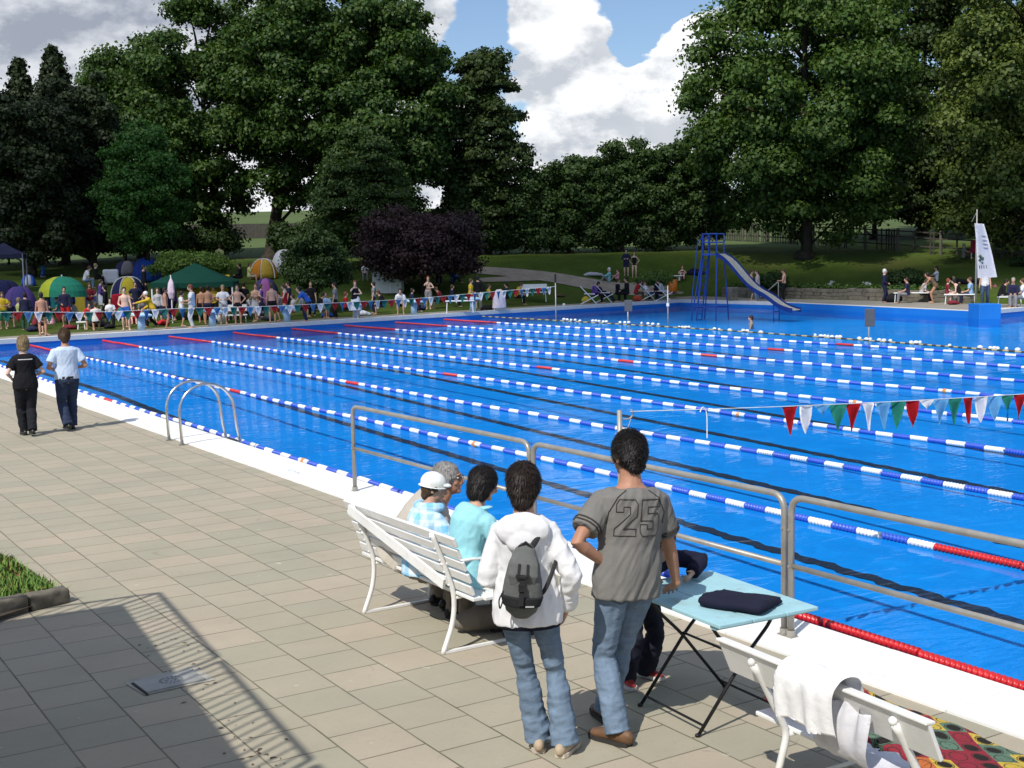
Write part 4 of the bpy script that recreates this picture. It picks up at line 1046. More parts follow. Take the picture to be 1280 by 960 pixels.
# --- man with the number on his shirt
root = (4.425, 5.835, 0); FA = 6; Lc = loc_fn(root, FA)
hl = Lc(UD(757, 705, 7.22)); hr = Lc((4.83, 5.83, .825))
J = skel(1.80, False, (.005, -.03, .945), (.075, .035), .01, -10, hl, hr, tuple(Lc((4.31, 5.76, .087))), tuple(Lc((4.46, 6.07, .087))), (-1, -.25, .1), (.7, -.6, 0), (-.1, 1, 0), (.1, 1, 0), 22, -8, (16, -4, 0), sw=.166)
GREY = fabric('grey_shirt_cotton', (.178, .172, .16), .10, 6)
t, tm = near_person('dark-haired man in a grey shirt numbered 25 and jeans, leaning on the blue table', root, FA, J, SKIN3, HB, 'crop', GREY, DENIM, (SHOEB, RUB),
    dict(kind='tee', off=.024, hem=-.17, wide=1.12, sleeve=.70, coll=.985), dict(flare=.018, off=.012, waist=.05, thick=.96), (dict(d=V3((.25, .35, -.9)), nrm=V3((1, .1, .1)), curl=.25), dict(d=V3((.2, .75, -.45)), nrm=V3((0, -.35, -1)), curl=.35)),
    topdisp=shirt_folds(.0065, (1, 1, .38), 2, 27), strand=(6500, 4, .55, 2.6))
seams(t, J)
D2 = [(0, .66), (0, .88), (.12, 1), (.88, 1), (1, .88), (1, .55), (.36, .2), (1, .2), (1, 0), (0, 0), (0, .2), (.66, .6), (.66, .8), (.34, .8), (.34, .66), (0, .66)]
D5 = [(0, 1), (1, 1), (1, .8), (.34, .8), (.34, .62), (.88, .62), (1, .5), (1, .12), (.88, 0), (.12, 0), (0, .12), (0, .32), (.34, .32), (.34, .2), (.66, .2), (.66, .42), (0, .42), (0, 1)]
SEAM = cloth((.045, .04, .036)); sh = next(o for o in t.children if o.name.startswith('shirt'))
cb = spine(J, .66); nx = J['Rt']; nz = V3((.1, 0, 1)).normalized()
bm = B()
for D, x0 in ((D2, -.135), (D5, .012)):
    pts = [cb+nx*(x0+.122*u)+nz*(-.105+.21*v) for u, v in D]; q = project_line(tm, pts, -J['F']*.6, J['F'], .003)
    if len(q) > 3: tube(bm, q, .0032, 5)
obj('number_print', bm, SEAM, sh)
for sg, S in ((-1, J['SL']), (1, J['SR'])):
    bm = B()
    pts = [spine(J, .985)+nx*sg*.07, spine(J, .90)+nx*sg*.125, spine(J, .72)+nx*sg*.172, spine(J, .58)+nx*sg*.176]
    q = project_line(tm, pts, -J['F']*.6, J['F'], .003)
    if len(q) > 3: tube(bm, q, .0035, 5)
    obj('shoulder_seam', bm, SEAM, sh)
for sd in 'LR':
    bm = B()
    for fr in (.56, .63):
        c = J['S'+sd].lerp(J['E'+sd], fr); d = (J['E'+sd]-J['S'+sd]).normalized(); a, b_ = frame(d); rad = .076*J['s']
        q = []
        bv = BVHTree.FromPolygons([v.co[:] for v in tm.vertices], [p.vertices[:] for p in tm.polygons])
        for k in range(25):
            w = a*math.cos(k*math.pi/12)+b_*math.sin(k*math.pi/12); h = bv.ray_cast(c+w*.2, -w)
            if h[0] is not None and (h[0]-c).length < .12: q.append(h[0]+h[1]*.0012)
        if len(q) > 12: tube(bm, q, .0055, 6)
    if len(bm.verts): obj('cuff_band', bm, SEAM, sh)
    else: bm.free()

# --- woman in the white hooded top with the rucksack
root = (3.798, 5.887, 0); FA = 36; Lc = loc_fn(root, FA)
hr = V3((.215, .07, .86)); hl = V3((-.15, .22, .98))
J = skel(1.66, True, (-.01, -.0, .885), (-.02, .03), .0, -4, hl, hr, tuple(Lc(U(673, 936)+V3((0, 0, .082)))), tuple(Lc(U(706, 942)+V3((0, 0, .082)))), (-.5, -1, -.1), (.7, -.8, .0), yl=6, yr=-20, head=(2, -3, 0), sw=.138)
WHT = fabric('white_fleece', (.76, .76, .77), .04)
t, tm = near_person('dark-haired woman seen from behind in a white hooded jacket and jeans wearing a small rucksack', root, FA, J, SKIN, HD, 'short', WHT, DENIM, (BEIGE, mat('pale_rubber', (.5, .44, .36), .8)),
    dict(kind='long', off=.024, hem=-.20, wide=1.08, coll=1.0), dict(flare=.034, off=.008, waist=.0, thick=.86), (dict(curl=.3), dict(d=V3((-.25, .35, -.8)), nrm=V3((-1, 0, 0)), curl=.3)), topdisp=lambda co, no: shirt_folds(.0055, (1.1, 1.1, .45), 5, 24)(co, no)+elbow_folds(J, .0045)(co, no))
seams(t, J)
jk = next(o for o in t.children if o.name.startswith('jacket'))
bm = B(); s = J['s']; c = J['C']; rg = []
for k in range(9):                                   # the hood lying on the shoulders
    a = math.pi*(.02+.96*k/8); rg.append(c+V3((.112*math.cos(a), .03-.135*math.sin(a), -.045+.035*math.sin(a))))
tube(bm, rg, [(.022, .02), (.032, .026), (.042, .032), (.05, .036), (.054, .04), (.05, .036), (.042, .032), (.032, .026), (.022, .02)], 12, ref=(0, 0, 1), round_ends=True)
ball(bm, c+V3((0, -.105, -.055)), (.155, .055, .095), 16); ball(bm, c+V3((0, -.125, -.11)), (.095, .045, .085), 14)
me = remesh(bm, .008, 4); displace(me, shirt_folds(.006, (1, 1, 1), 7, 16)); link('hood', me, WHT, jk)
bm = B(); sd = 'R'; d = (J['WR']-J['ER']).normalized()
tube(bm, [J['WR']-d*.085, J['WR']-d*.02, J['WR']+d*.004], [.055, .060, .056], 14); me = remesh(bm, .007, 3); displace(me, shirt_folds(.004, (1, 1, 1), 3, 24)); link('cuff', me, WHT, jk)
bm = B(); torso(bm, J, .022, -.235, -.15, 16, 1.02); link('undershirt_hem', bm_mesh(bm, 'hem', True), cloth((.012, .013, .022)), t)
# rucksack
GR = mat('grey_rucksack_cloth', (.125, .13, .125), .85, 0, .15, 14, .3, 120, .2); BKS = mat('black_webbing', (.012, .012, .013), .75)
ym = spine(J, .55); a = R(36)
off = V3((.0, -.225, -.085)); o0 = V3((ym.x, ym.y, ym.z))+off; KS = .84
t2 = thing('rucksack', 'small grey and black rucksack on the back of the woman in white', 'rucksack', (root[0]+o0.x*math.cos(a)+o0.y*math.sin(a), root[1]-o0.x*math.sin(a)+o0.y*math.cos(a), o0.z), -a); t2.scale = (KS, KS, KS)
def ab(x, y, z): return (V3((x, y, z))-o0)/KS
RT = Matrix.Rotation(R(5), 3, 'Y')
def rk(x, y, z): return RT @ V3((x, y, z))
def ro(nm, bm, m, par, vox=.007, sm=3, dsp=.003): me = remesh(bm, vox, sm); displace(me, lambda co, no: dsp*sn(co, 26, 4)); return link(nm, me, m, par)
bm = B(); tube(bm, [rk(0, .02, -.185), rk(0, .01, -.14), rk(0, 0, -.03), rk(0, .005, .08), rk(0, .02, .145)], [(.115, .055), (.135, .075), (.125, .078), (.105, .066), (.075, .045)], 18, ref=(0, 1, 0), round_ends=True); pk = ro('pack_body', bm, GR, t2)
bm = B(); tube(bm, [rk(0, -.055, -.035), rk(0, -.068, .02), rk(0, -.055, .09), rk(0, -.01, .145), rk(0, .035, .14)], [(.085, .018), (.10, .02), (.098, .02), (.085, .02), (.07, .02)], 14, ref=(0, 1, .4), round_ends=True); ro('lid_flap', bm, GR, t2)
bm = B(); tube(bm, [rk(0, .0, -.19), rk(0, -.005, -.12)], [(.125, .078), (.141, .080)], 18, ref=(0, 1, 0)); ro('bottom_panel', bm, mat('black_pack_cloth', (.02, .021, .022), .85, 0, .2, 14, .3, 120, .2), t2)
bm = B()
for x in (-.03, .03): bar(bm, rk(x, -.094, .01), rk(x*.9, -.078, .10), .016, .005, (0, 1, 0))
bar(bm, rk(0, -.096, -.17), rk(0, -.096, .03), .032, .006, (0, 1, 0)); bar(bm, rk(-.045, -.094, .02), rk(.045, -.094, .02), .025, .008, (0, 1, 0)); obj('webbing', bm, BKS, t2)
for cz, sz in ((rk(0, -.103, -.05), (.045, .014, .05)), (rk(0, -.104, .02), (.055, .012, .02))): bm = B(); box(bm, cz, sz, None, .004); obj('buckle', bm, mat('black_plastic', (.02, .02, .022), .35), t2)
bm = B(); tube(bm, [rk(-.035, .02, .14), rk(-.038, .01, .19), rk(0, .0, .225), rk(.038, .01, .19), rk(.035, .02, .14)], [(.012, .006)]*5, 8); obj('carry_loop', bm, BKS, t2, True)
bm = B(); sgr = J['SR']; q = [rk(.02, .05, .15), ab(sgr.x*.55, sgr.y-.135, sgr.z+.0), ab(sgr.x*.72, sgr.y-.02, sgr.z+.085)]; tube(bm, spline(q, 5), [(.020, .006)]*11, 8, ref=(0, 1, 0)); obj('shoulder_strap', bm, BKS, t2)
bm = B(); sgl = J['SL']; q = [rk(-.02, .05, .15), ab(sgl.x*.45, sgl.y-.135, sgl.z+.0), ab(sgl.x*.62, sgl.y-.02, sgl.z+.085)]; tube(bm, spline(q, 5), [(.020, .006)]*11, 8, ref=(0, 1, 0)); obj('shoulder_strap', bm, BKS, t2)
bm = B(); q = [rk(.115, .03, -.13), rk(.16, .05, -.05), ab(.185, -.02, ym.z+.03)]; tube(bm, spline(q, 5), [(.014, .004)]*11, 8, ref=(0, 1, 0)); obj('strap_tail', bm, BKS, t2)
bm = B(); tube(bm, spline([rk(-.12, -.02, -.10), rk(-.145, -.03, -.16), rk(-.135, -.035, -.215), rk(-.12, -.03, -.16)], 5), .005, 6); obj('cord_loop', bm, BKS, t2)
bm = B(); bar(bm, rk(.03, -.084, -.178), rk(.085, -.070, -.176), .010, .003, (0, 1, 0)); obj('logo_strip', bm, mat('pale_print', (.4, .4, .4), .8), t2)

# --- the three on the bench
def seated(h, fem, P, lean, hunch, head, hands_z, kx=.42, sw=None, spread=.1, twist=0, fwdfoot=.45):
    s = h/1.75
    return skel(h, fem, P, lean, hunch, twist, V3((-.08, kx*s*.85, P[2]+.09)), V3((.08, kx*s*.85, P[2]+.09)), (-spread, fwdfoot*s, .085*s), (spread, fwdfoot*s, .085*s), (-1, -.3, -.3), (1, -.3, -.3), (-.1, .3, 1), (.1, .3, 1), 8, -8, head, sw=sw)
TEAL = fabric('turquoise_fleece', (.30, .62, .68), .05); KHAK = cloth((.17, .15, .12))
J = seated(1.66, True, (0, 0, .515), (0.02, .26), .035, (-12, -18, 0), 0, sw=.17, fwdfoot=.40)
t, tm = near_person('dark-haired woman in a turquoise jacket sitting at the near end of the white slatted bench', (4.58, 7.98, 0), 88, J, SKIN, HB, 'bob', TEAL, KHAK, (BLKS, RUB), dict(kind='long', off=.026, hem=-.17, wide=1.04), dict(flare=.01), topdisp=shirt_folds(.0055, (1, 1, .5), 9, 24))
bm = B(); c = J['C']; tube(bm, [c+V3((.10*math.cos(a), .03-.085*math.sin(a), .0+.01*math.cos(2*a))) for a in np.linspace(-.3, math.pi+.3, 12)], [(.032, .012)]*12, 8, ref=(0, -.5, 1)); me = remesh(bm, .008, 2); link('collar', me, TEAL, t)
m, nt, b = new_mat('pale_blue_plaid'); tc = nt('ShaderNodeTexCoord').outputs['Object']
sp = nt('ShaderNodeSeparateXYZ', ins={0: nt('ShaderNodeMapping', ins={'Vector': tc, 'Rotation': (0, 0, .4)}).outputs[0]})
def band(v, f): return nt.mapr(nt.math('FRACT', nt.math('MULTIPLY', v, f)), .45, .55, 0, 1)
a_ = nt.math('MULTIPLY', nt.math('ADD', nt.math('ADD', band(sp.outputs[2], 11), band(sp.outputs[0], 10)), band(sp.outputs[1], 10)), .34)
nt.set(b, 'Base Color', nt.mix(a_, (.72, .80, .85, 1), (.20, .50, .76, 1))); b.inputs['Roughness'].default_value = .9; PLAID = m
J = seated(1.50, True, (0, 0, .48), (-.02, .22), .03, (-32, -10, 0), 0, sw=.15, fwdfoot=.40)
t, tm = near_person('person in a white cap and pale blue checked top, middle of the slatted bench', (4.50, 8.50, 0), 90, J, SKIN, HBR, 'short', PLAID, KHAK, (RUB, RUB), dict(kind='long', off=.028, hem=-.14, wide=1.05), dict(flare=.01), face_on=True, strand=False)
hood = B(); c = J['C']; tube(hood, [c+V3((.115*math.cos(a), .03-.125*math.sin(a), .02)) for a in np.linspace(0, math.pi, 9)], [(.035, .035)]*9, 10, ref=(0, 0, 1), round_ends=True); me = remesh(hood, .008, 3); displace(me, shirt_folds(.006, (1, 1, 1), 7, 18)); link('hood', me, PLAID, t)
bm = B(); Hc, Hr, s = J['Hc'], J['Hr'], J['hs']; ball(bm, Hc+Hr @ V3((0, -.02, .045))*s, (.094*s, .108*s, .088*s), 18, Hr); ball(bm, Hc+Hr @ V3((0, .09, .035))*s, (.058*s, .05*s, .012*s), 12, Hr)
me = remesh(bm, .008, 3); displace(me, shirt_folds(.0035, (1, 1, 1), 8, 22)); cp = link('cap', me, fabric('white_cap_cotton', (.80, .80, .76), .05), t)
bm = B(); tube(bm, [Hc+Hr @ V3((.099*s*math.cos(a), -.02*s+.112*s*math.sin(a), .012*s)) for a in np.linspace(0, 6.283, 25)], [(.009, .004)]*25, 6, ref=(0, 0, 1)); obj('cap_band', bm, fabric('white_cap_cotton', (.80, .80, .76), .05), cp)
J = seated(1.76, False, (0, 0, .52), (.42, .80), .05, (-30, 4, 0), 0, sw=.19, fwdfoot=.42)
STONE = fabric('stone_jacket_cotton', (.46, .42, .36), .06)
t, tm = near_person('grey-haired man with glasses and a beige jacket at the far end of the slatted bench', (4.52, 8.92, 0), 92, J, SKIN3, HG, 'crop', STONE, KHAK, (BLKS, RUB), dict(kind='long', off=.034, hem=-.16, wide=1.10), dict(flare=.01), face_on=True, glasses=True, strand=(5500, 5, .8, 1.0))
bag = B(); tube(bag, [(0, -.20, .09), (0, -.08, .11), (0, .08, .11), (0, .2, .09)], [(.06, .07), (.10, .10), (.10, .10), (.06, .07)], 14, round_ends=True); me = remesh(bag, .012, 3); displace(me, lambda co, no: .008*sn(co, 18, 2))
o = link('bag', me, mat('grey_brown_bag', (.16, .14, .12), .8, 0, .2, 9)); o.location = (4.86, 8.12, .0); o.rotation_euler = (0, 0, 1.2); tag(o, 'grey-brown bag on the paving under the white slatted bench', 'bag')

# --- child leaning over the table
J = skel(1.30, False, (0, 0, .66), (.0, 1.15), .06, 0, V3((-.17, .40, .80)), V3((.17, .40, .80)), (-.10, -.05, .065), (.10, .02, .065), (-1, -.2, .1), (1, -.2, .1), (-.1, 1, 0), (.1, 1, 0), 25, -10, (0, 10, 0), sw=.15)
NAVYT = cloth((.016, .018, .032))
t, tm = near_person('child in navy clothes and red shoes leaning over the far side of the blue table', (5.07, 6.55, 0), 186, J, SKIN, HB, 'short', NAVY, NAVYT, (REDS, mat('white_rubber', (.6, .6, .58), .7)), dict(kind='long', off=.022, hem=-.12), dict(flare=.022, off=.016))

# --- the couple walking away
J = skel(1.74, False, (0, 0, .92), (0, .03), 0, 0, V3((-.20, .20, 1.06)), V3((.22, .18, 1.06)), (-.06, -.16, .13), (.07, .12, .085), (-.6, -1, -.2), (.6, -1, -.2), yl=4, yr=-4, head=(0, -2, 0))
t, tm = near_person('man walking away along the pool in a pale blue polo shirt and dark jeans', (5.17, 22.55, 0), 2, J, SKIN3, HBR, 'crop', fabric('pale_blue_cotton', (.50, .60, .76), .05), DENIM2, (BLKS, RUB), dict(kind='polo', off=.026, hem=-.06, wide=1.08), dict(flare=.014, off=.026, waist=.20), vox=.011)
bm = B(); torso(bm, J, .030, -.04, .03, 18, 1.05); link('belt', bm_mesh(bm, 'belt', True), BLKS, t)
J = skel(1.66, True, (0, 0, .88), (0, .02), 0, 0, V3((-.20, .14, .98)), V3((.2, .16, 1.0)), (-.04, .14, .085), (.05, -.12, .12), (-.7, -1, -.2), (.7, -1, -.2), yl=4, yr=-4)
t, tm = near_person('fair-haired woman walking away beside the pool in a black polo shirt and black trousers', (4.43, 22.28, 0), 2, J, SKIN2, HBL, 'bob', cloth((.010, .010, .013)), cloth((.013, .014, .018)), (BLKS, RUB), dict(kind='polo', off=.026, hem=-.16, wide=1.10), dict(flare=.004, off=.024, waist=.20), vox=.011)
sh = next(o for o in t.children if o.name.startswith('shirt'))
bm = B(); c = J['C']; q = project_line(tm, [c+V3((-.11, 0, -.09)), c+V3((.11, 0, -.09))], (0, -.5, 0), (0, 1, 0), .003); tube(bm, q, .009, 6); obj('back_print', bm, cloth((.6, .6, .6)), sh)
bm = B(); tube(bm, [c+V3((.066*math.cos(a), .0-.062*math.sin(a), .028)) for a in np.linspace(0, 6.28, 20)], [(.014, .006)]*20, 6, ref=(0, 0, 1)); obj('collar', bm, cloth((.55, .55, .55)), sh)
# ================================================================== things round the far side of the pool
def on_deck(p): return (p.x < 49.5 and p.y < Yw(p.x)+2.05) or (p.x >= 46 and p.x < 53.1 and p.y < 60)
def gd(px, py):
    p = U(px, py, .1)
    if p.y > 5 and on_deck(p): return p
    return G(px, py, 40)
def brg(p): return math.degrees(math.atan2(p.x, p.y))
def px_m(px, p): return px*depth(p)/CF           # picture width -> metres at a point
PB = mat('white_plastic', (.74, .74, .72), .5, 0, .05, 4); BLUEM = mat('blue_painted_steel', (.015, .055, .30), .45, .2, .12, 5); PALEB = mat('pale_blue_paint', (.50, .68, .80), .6, 0, .06, 4); GREYM = mat('grey_sign_metal', (.085, .09, .10), .6, .3, .1, 5)
# starting blocks, one to a lane
BO = ['leftmost', 'second from the left', 'third from the left', 'fourth from the left', 'fifth from the left', 'sixth from the left', 'seventh from the left']
bp = [(145, 409), (232, 404.5), (316, 399), (395, 394), (469, 390.5), (540, 386.5)]
blk = None
for i, (px, py) in enumerate(bp):
    p = U(px, py, .112); p.y = Yw(p.x)+.35; p.z = .112
    if blk is None:
        blk = thing('starting_block', 'x', 'starting block', p, math.atan(.19), 'starting blocks along the far pool end')
        bm = B(); box(bm, (0, .05, .66), (.66, .62, .07), Matrix.Rotation(R(8), 3, 'X'), .02); obj('platform', bm, PALEB, blk)
        bm = B(); tube(bm, [(0, .12, 0), (0, .10, .62)], [(.17, .14), (.14, .12)], 12); obj('pedestal', bm, mat('pedestal_blue', (.28, .42, .55), .7, 0, .1, 4), blk, True)
        bm = B(); tube(bm, [(-.2, -.2, .52), (.2, -.2, .52)], .018, 8); obj('grip_bar', bm, STEEL, blk); o = blk
    else: o = copy_tree(blk); o.location = p
    o['label'] = 'pale blue starting block at the far pool end, '+BO[i]+' of the row'
# far flag line and its posts
def post(px, py, top, label, panel=None, r=.03):
    p = U(px, py, WZ); h = px_m(py-top, p); t = thing('pool_post', label, 'post', p)
    bm = B(); tube(bm, [(0, 0, -1), (0, 0, h)], r, 10); obj('pole', bm, STEEL, t, True)
    if panel:
        w, hh = panel; bm = B(); box(bm, (0, -.04, h-hh/2), (w, .03, hh), Matrix.Rotation(-R(brg(p)), 3, 'Z'), .012); obj('panel', bm, GREYM, t)
    return t, p, h
t, pA, hA = post(695, 398, 352, 'grey post in the pool beside the bathing man, dark tip on top')
bm = B(); tube(bm, [(0, 0, hA-.03), (0, 0, hA+.32)], [.045, .05], 10, round_ends=True); obj('dark_tip', bm, BLKS, t)
post(785, 404, 375, 'grey post with a small grey panel standing in the pool below the deckchairs', (.34, .5))
t, pB, hB = post(835, 400, 357, 'thin grey post with a pale collar in the pool near the orange bin')
bm = B(); tube(bm, [(0, 0, hB-.95), (0, 0, hB-.80)], .07, 10); obj('collar', bm, PB, t)
post(1086, 421, 386, 'grey post with a rounded grey panel in the pool, before the far right benches', (.34, .62))
FP0 = Vector((5.9, Yw(6)-4.6, 0)); line = []
def flagz(px, py, dist_pts): pass
fl_pts = [(-30, 393), (20, 390), (120, 390), (240, 385), (330, 383), (430, 378), (520, 373), (600, 366), (695, 358)]
def on_plane(px, py):            # where the sight line meets the upright plane five metres short of the far end
    d = ray(px, py); y0 = 45.6; sl = .19; k = (y0+sl*(0-9.2))/(d.y-sl*d.x); return Vector((0, 0, CH))+d*k
LP = spline([on_plane(x, y) for x, y in fl_pts], 14)
t = thing('flag_string', 'long far string of small red, white, blue and green pennants in front of the crowd', 'bunting', LP[0])
bm = B(); tube(bm, [p-LP[0] for p in LP], .008, 5); obj('cord', bm, mat('white_cord', (.7, .7, .68), .8), t)
cum = [0]
for a, b_ in zip(LP, LP[1:]): cum.append(cum[-1]+(b_-a).length)
def at_len(s):
    for i in range(len(LP)-1):
        if cum[i+1] >= s: k = (s-cum[i])/max(1e-6, cum[i+1]-cum[i]); return LP[i].lerp(LP[i+1], k), (LP[i+1]-LP[i])
    return LP[-1], LP[-1]-LP[-2]
FCM2 = [cloth((.34, .03, .035)), cloth((.62, .64, .68)), cloth((.11, .25, .45)), cloth((.03, .17, .15))]; FM = [flag_mesh(.35, .36, 30+k, .14) for k in range(4)]; FM[0].materials.append(FCM2[0])
for q in FM[1:]: q.materials.append(FCM2[1])
order = [2, 1, 3, 0]; k = 0; s = .3; LT = cum[-1]
step = (LT-.4)/74
while s < LT-.2 and k < 98:
    p, d = at_len(s); o = link('flag', FM[k % 4], FCM2[order[k % 4]], t); o.location = p-LP[0]; o.rotation_euler = (.05*math.sin(k), 0, math.atan2(d.y, d.x)+.2*math.sin(k*1.3)); s += step; k += 1
# water slide
P = U(886, 391, WZ); P = Vector((42.6, 48.3, WZ)); t = thing('water_slide', 'tall blue steel water slide with a pale chute running down into the pool', 'water slide', P)
E_ = U(990, 393, WZ)-P; sdir = Vector((E_.x, E_.y, 0)).normalized(); side = Vector((sdir.y, -sdir.x, 0)); HP, HT = 2.95, 3.95
def sp_(a, b_, z): return sdir*a+side*b_+V3((0, 0, z))
bm = B(); S2 = 1.0; base = -1.1
cs_ = [(-.55, -.38), (-.55, .38), (.25, -.38), (.25, .38)]
for (a, b_) in cs_: tube(bm, [sp_(a*1.9-.1, b_*1.9, base), sp_(a, b_, HP), sp_(a, b_, HT)], .032, 8)
obj('tower_leg', bm, BLUEM, t)
bm = B()
for z in (HP, HT-.42, HT):
    for i, j in ((0, 1), (0, 2), (1, 3)): tube(bm, [sp_(*cs_[i], z), sp_(*cs_[j], z)], .028, 8)
for z in (.35,):
    f = 1.9-.9*(z-base)/(HP-base)
    for i, j in ((0, 1), (0, 2), (1, 3), (2, 3)): tube(bm, [sp_(cs_[i][0]*f, cs_[i][1]*f, z), sp_(cs_[j][0]*f, cs_[j][1]*f, z)], .028, 8)
obj('guard_rail', bm, BLUEM, t)
bm = B(); box(bm, sp_(-.15, 0, HP-.03), (.8, .85, .05), Matrix.Rotation(math.atan2(sdir.y, sdir.x), 3, 'Z')); obj('platform', bm, BLUEM, t)
LB = U(872, 392, WZ)-P; LB = V3((LB.x, LB.y, -.9)); lt = sp_(-.55, 0, HP); ls = side*.26
bm = B()
for sg in (-1, 1): tube(bm, [LB+ls*sg, lt+ls*sg, lt+ls*sg+V3((0, 0, .95))], .034, 8)
for k in range(1, 13): q = LB.lerp(lt, k/13); tube(bm, [q-ls, q+ls], .022, 6)
for sg in (-1, 1): tube(bm, [LB.lerp(lt, .3)+ls*sg*1.2-sdir*.35, lt+ls*sg*1.1-sdir*.3+V3((0, 0, .6)), lt+ls*sg+V3((0, 0, .95))], .024, 8)
obj('ladder', bm, BLUEM, t)
ch = spline([sp_(.25, 0, HP), sp_(.9, 0, HP-.42), sp_(2.0, 0, HP-1.55), E_*.72+V3((0, 0, .85)), E_*.88+V3((0, 0, .42)), E_+V3((0, 0, .24)), E_*1.06+V3((0, 0, .2))], 6)
bm = B(); rows = []
for p in ch: rows.append([bm.verts.new(p+side*w+V3((0, 0, h))) for w, h in ((-.44, .03), (-.28, 0), (.28, 0), (.44, .03))])
for a, b_ in zip(rows, rows[1:]):
    for i in range(3): bm.faces.new((a[i], a[i+1], b_[i+1], b_[i]))
bmesh.ops.solidify(bm, geom=bm.faces[:], thickness=.02); obj('chute', bm, mat('pale_chute', (.66, .62, .52), .35, 0, .12, 3), t)
bm = B()
for w in (-.47, .47):
    rows = []
    for p in ch: rows.append([bm.verts.new(p+side*w+V3((0, 0, h))) for h in (-.10, .12)])
    for a, b_ in zip(rows, rows[1:]): bm.faces.new((a[0], a[1], b_[1], b_[0]))
bmesh.ops.solidify(bm, geom=bm.faces[:], thickness=.03); obj('side_board', bm, BLUEM, t)
bm = B(); q = E_*.80
for w in (-.3, .3): tube(bm, [q+side*w+V3((0, 0, -1)), q+side*w+V3((0, 0, .62))], .028, 8)
tube(bm, [q-side*.3+V3((0, 0, .12)), q+side*.3+V3((0, 0, .12))], .022, 8); obj('chute_support', bm, BLUEM, t)
# blue plinth, flagpole and banner
p = U(1233, 398, WZ); t = thing('plinth', 'blue painted block at the corner of the far pool edge', 'plinth', (p.x, p.y, 0), 0)
bm = B(); box(bm, (0, .1, -.22), (.98, .98, 1.3), Matrix.Rotation(R(-25), 3, 'Z'), .03); obj('block', bm, POOLBLUE, t)
p = U(1232, 386, .1); p = Vector((p.x+.6, p.y+1.0, .1)); h = px_m(386-264, p)
t = thing('flagpole', 'grey flagpole behind the blue block at the far right', 'flagpole', p)
bm = B(); tube(bm, [(0, 0, 0), (0, 0, h)], [.045, .03], 10); obj('pole', bm, STEEL, t, True)
vr = Vector((math.cos(R(brg(p))), -math.sin(R(brg(p))), 0)); bm = B(); tube(bm, [(0, 0, h-.1), vr*-.22+V3((0, 0, h-.55))], .012, 6); obj('halyard', bm, STEEL, t)
bt = h-.62; H_ = px_m(68, p); bm = B(); rows = []
for j in range(25):
    v = j/24; row = []; o0 = -.12*(1-v)**2+.02+.05*v; wd = .40+.10*v; sway = .26*v**2.2+.08*math.sin(v*3)
    for i in range(7):
        u = i/6; q = vr*(o0+wd*u+sway*u*1.2)+V3((0, 0, bt-H_*v+.25*u*(v-.5)*.3))+vr.cross(V3((0, 0, 1)))*(.07*math.sin(u*5+v*4)); row.append(bm.verts.new(q))
    rows.append(row)
for a, b_ in zip(rows, rows[1:]):
    for i in range(6): bm.faces.new((a[i], a[i+1], b_[i+1], b_[i]))
bmesh.ops.solidify(bm, geom=bm.faces[:], thickness=.008); t2 = tag(link('banner', bm_mesh(bm, 'banner', True), fabric('white_flag_cloth', (.72, .73, .80), .05)), 'tall white banner with a dark green emblem hanging from the flagpole', 'banner'); t2.location = p
def on_banner(u, v):
    o0 = -.12*(1-v)**2+.02+.05*v; wd = .40+.10*v; sway = .26*v**2.2+.08*math.sin(v*3); return vr*(o0+wd*u+sway*u*1.2)+V3((0, 0, bt-H_*v+.25*u*(v-.5)*.3))+vr.cross(V3((0, 0, 1)))*(.07*math.sin(u*5+v*4)+.012)
bm = B()
for (u, v, r) in ((.2, .60, .07), (.32, .64, .08), (.16, .67, .06), (.3, .72, .05)): ball(bm, on_banner(u, v), (r, r, r*.9), 8)
for v in bm.verts: pass
for (u, v, w) in ((.12, .80, .05), (.25, .80, .05), (.38, .80, .05), (.52, .80, .05)): bar(bm, on_banner(u, v-.03), on_banner(u, v+.03), .05, .01)
obj('emblem', bm, cloth((.06, .11, .07)), t2)
bm = B()
for v in (.22, .30, .37, .44): bar(bm, on_banner(.5, v), on_banner(.85, v+.01), .07, .008)
obj('lettering', bm, cloth((.36, .38, .42)), t2)
# stone wall, handrail, blocks
STONE_ = mat('rough_stone', (.15, .135, .105), .9, 0, .35, 2.5, .6, 12, .2, .5, (.06, .055, .045))
t = thing('stone_wall', 'low rough stone wall holding back the grass bank at the far right', 'wall', (52.8, 50, .1))
rr = random.Random(4); bm = B(); y = -9.0; 
while y < 9.0:
    z = 0
    for kk in range(3):
        hh = rr.uniform(.17, .23); L = rr.uniform(.35, .7); box(bm, (rr.uniform(-.03, .03), y+rr.uniform(-.05, .05)+L/2, z+hh/2), (.34, L*.98, hh*.96), None, .03); z += hh
    y += .5
obj('stones', bm, STONE_, t)
bm = B(); box(bm, (.02, 0, .30), (.26, 18, .58)); obj('mortar', bm, mat('wall_mortar', (.10, .09, .075), .95, 0, .2, 4), t)
p = gd(957, 377); q = gd(973, 377); t = thing('handrail', 'pale tube handrail of the steps behind the slide', 'handrail', q); bm = B()
z1 = px_m(25, q); tube(bm, arc([V3((0, 0, 0)), V3((0, 0, z1)), (p-q)*1.4+V3((0, 0, .25))], .1), .03, 8); obj('rail', bm, STEEL, t, True)
t = thing('stone_block', 'square stone block at the foot of the grass bank beside the slide', 'stone block', gd(915, 376)); bm = B(); box(bm, (0, 0, .38), (.5, .5, .8), None, .05); me = remesh(bm, .05, 2); displace(me, lambda co, no: .03*sn(co, 6, 2)); link('block', me, STONE_, t)
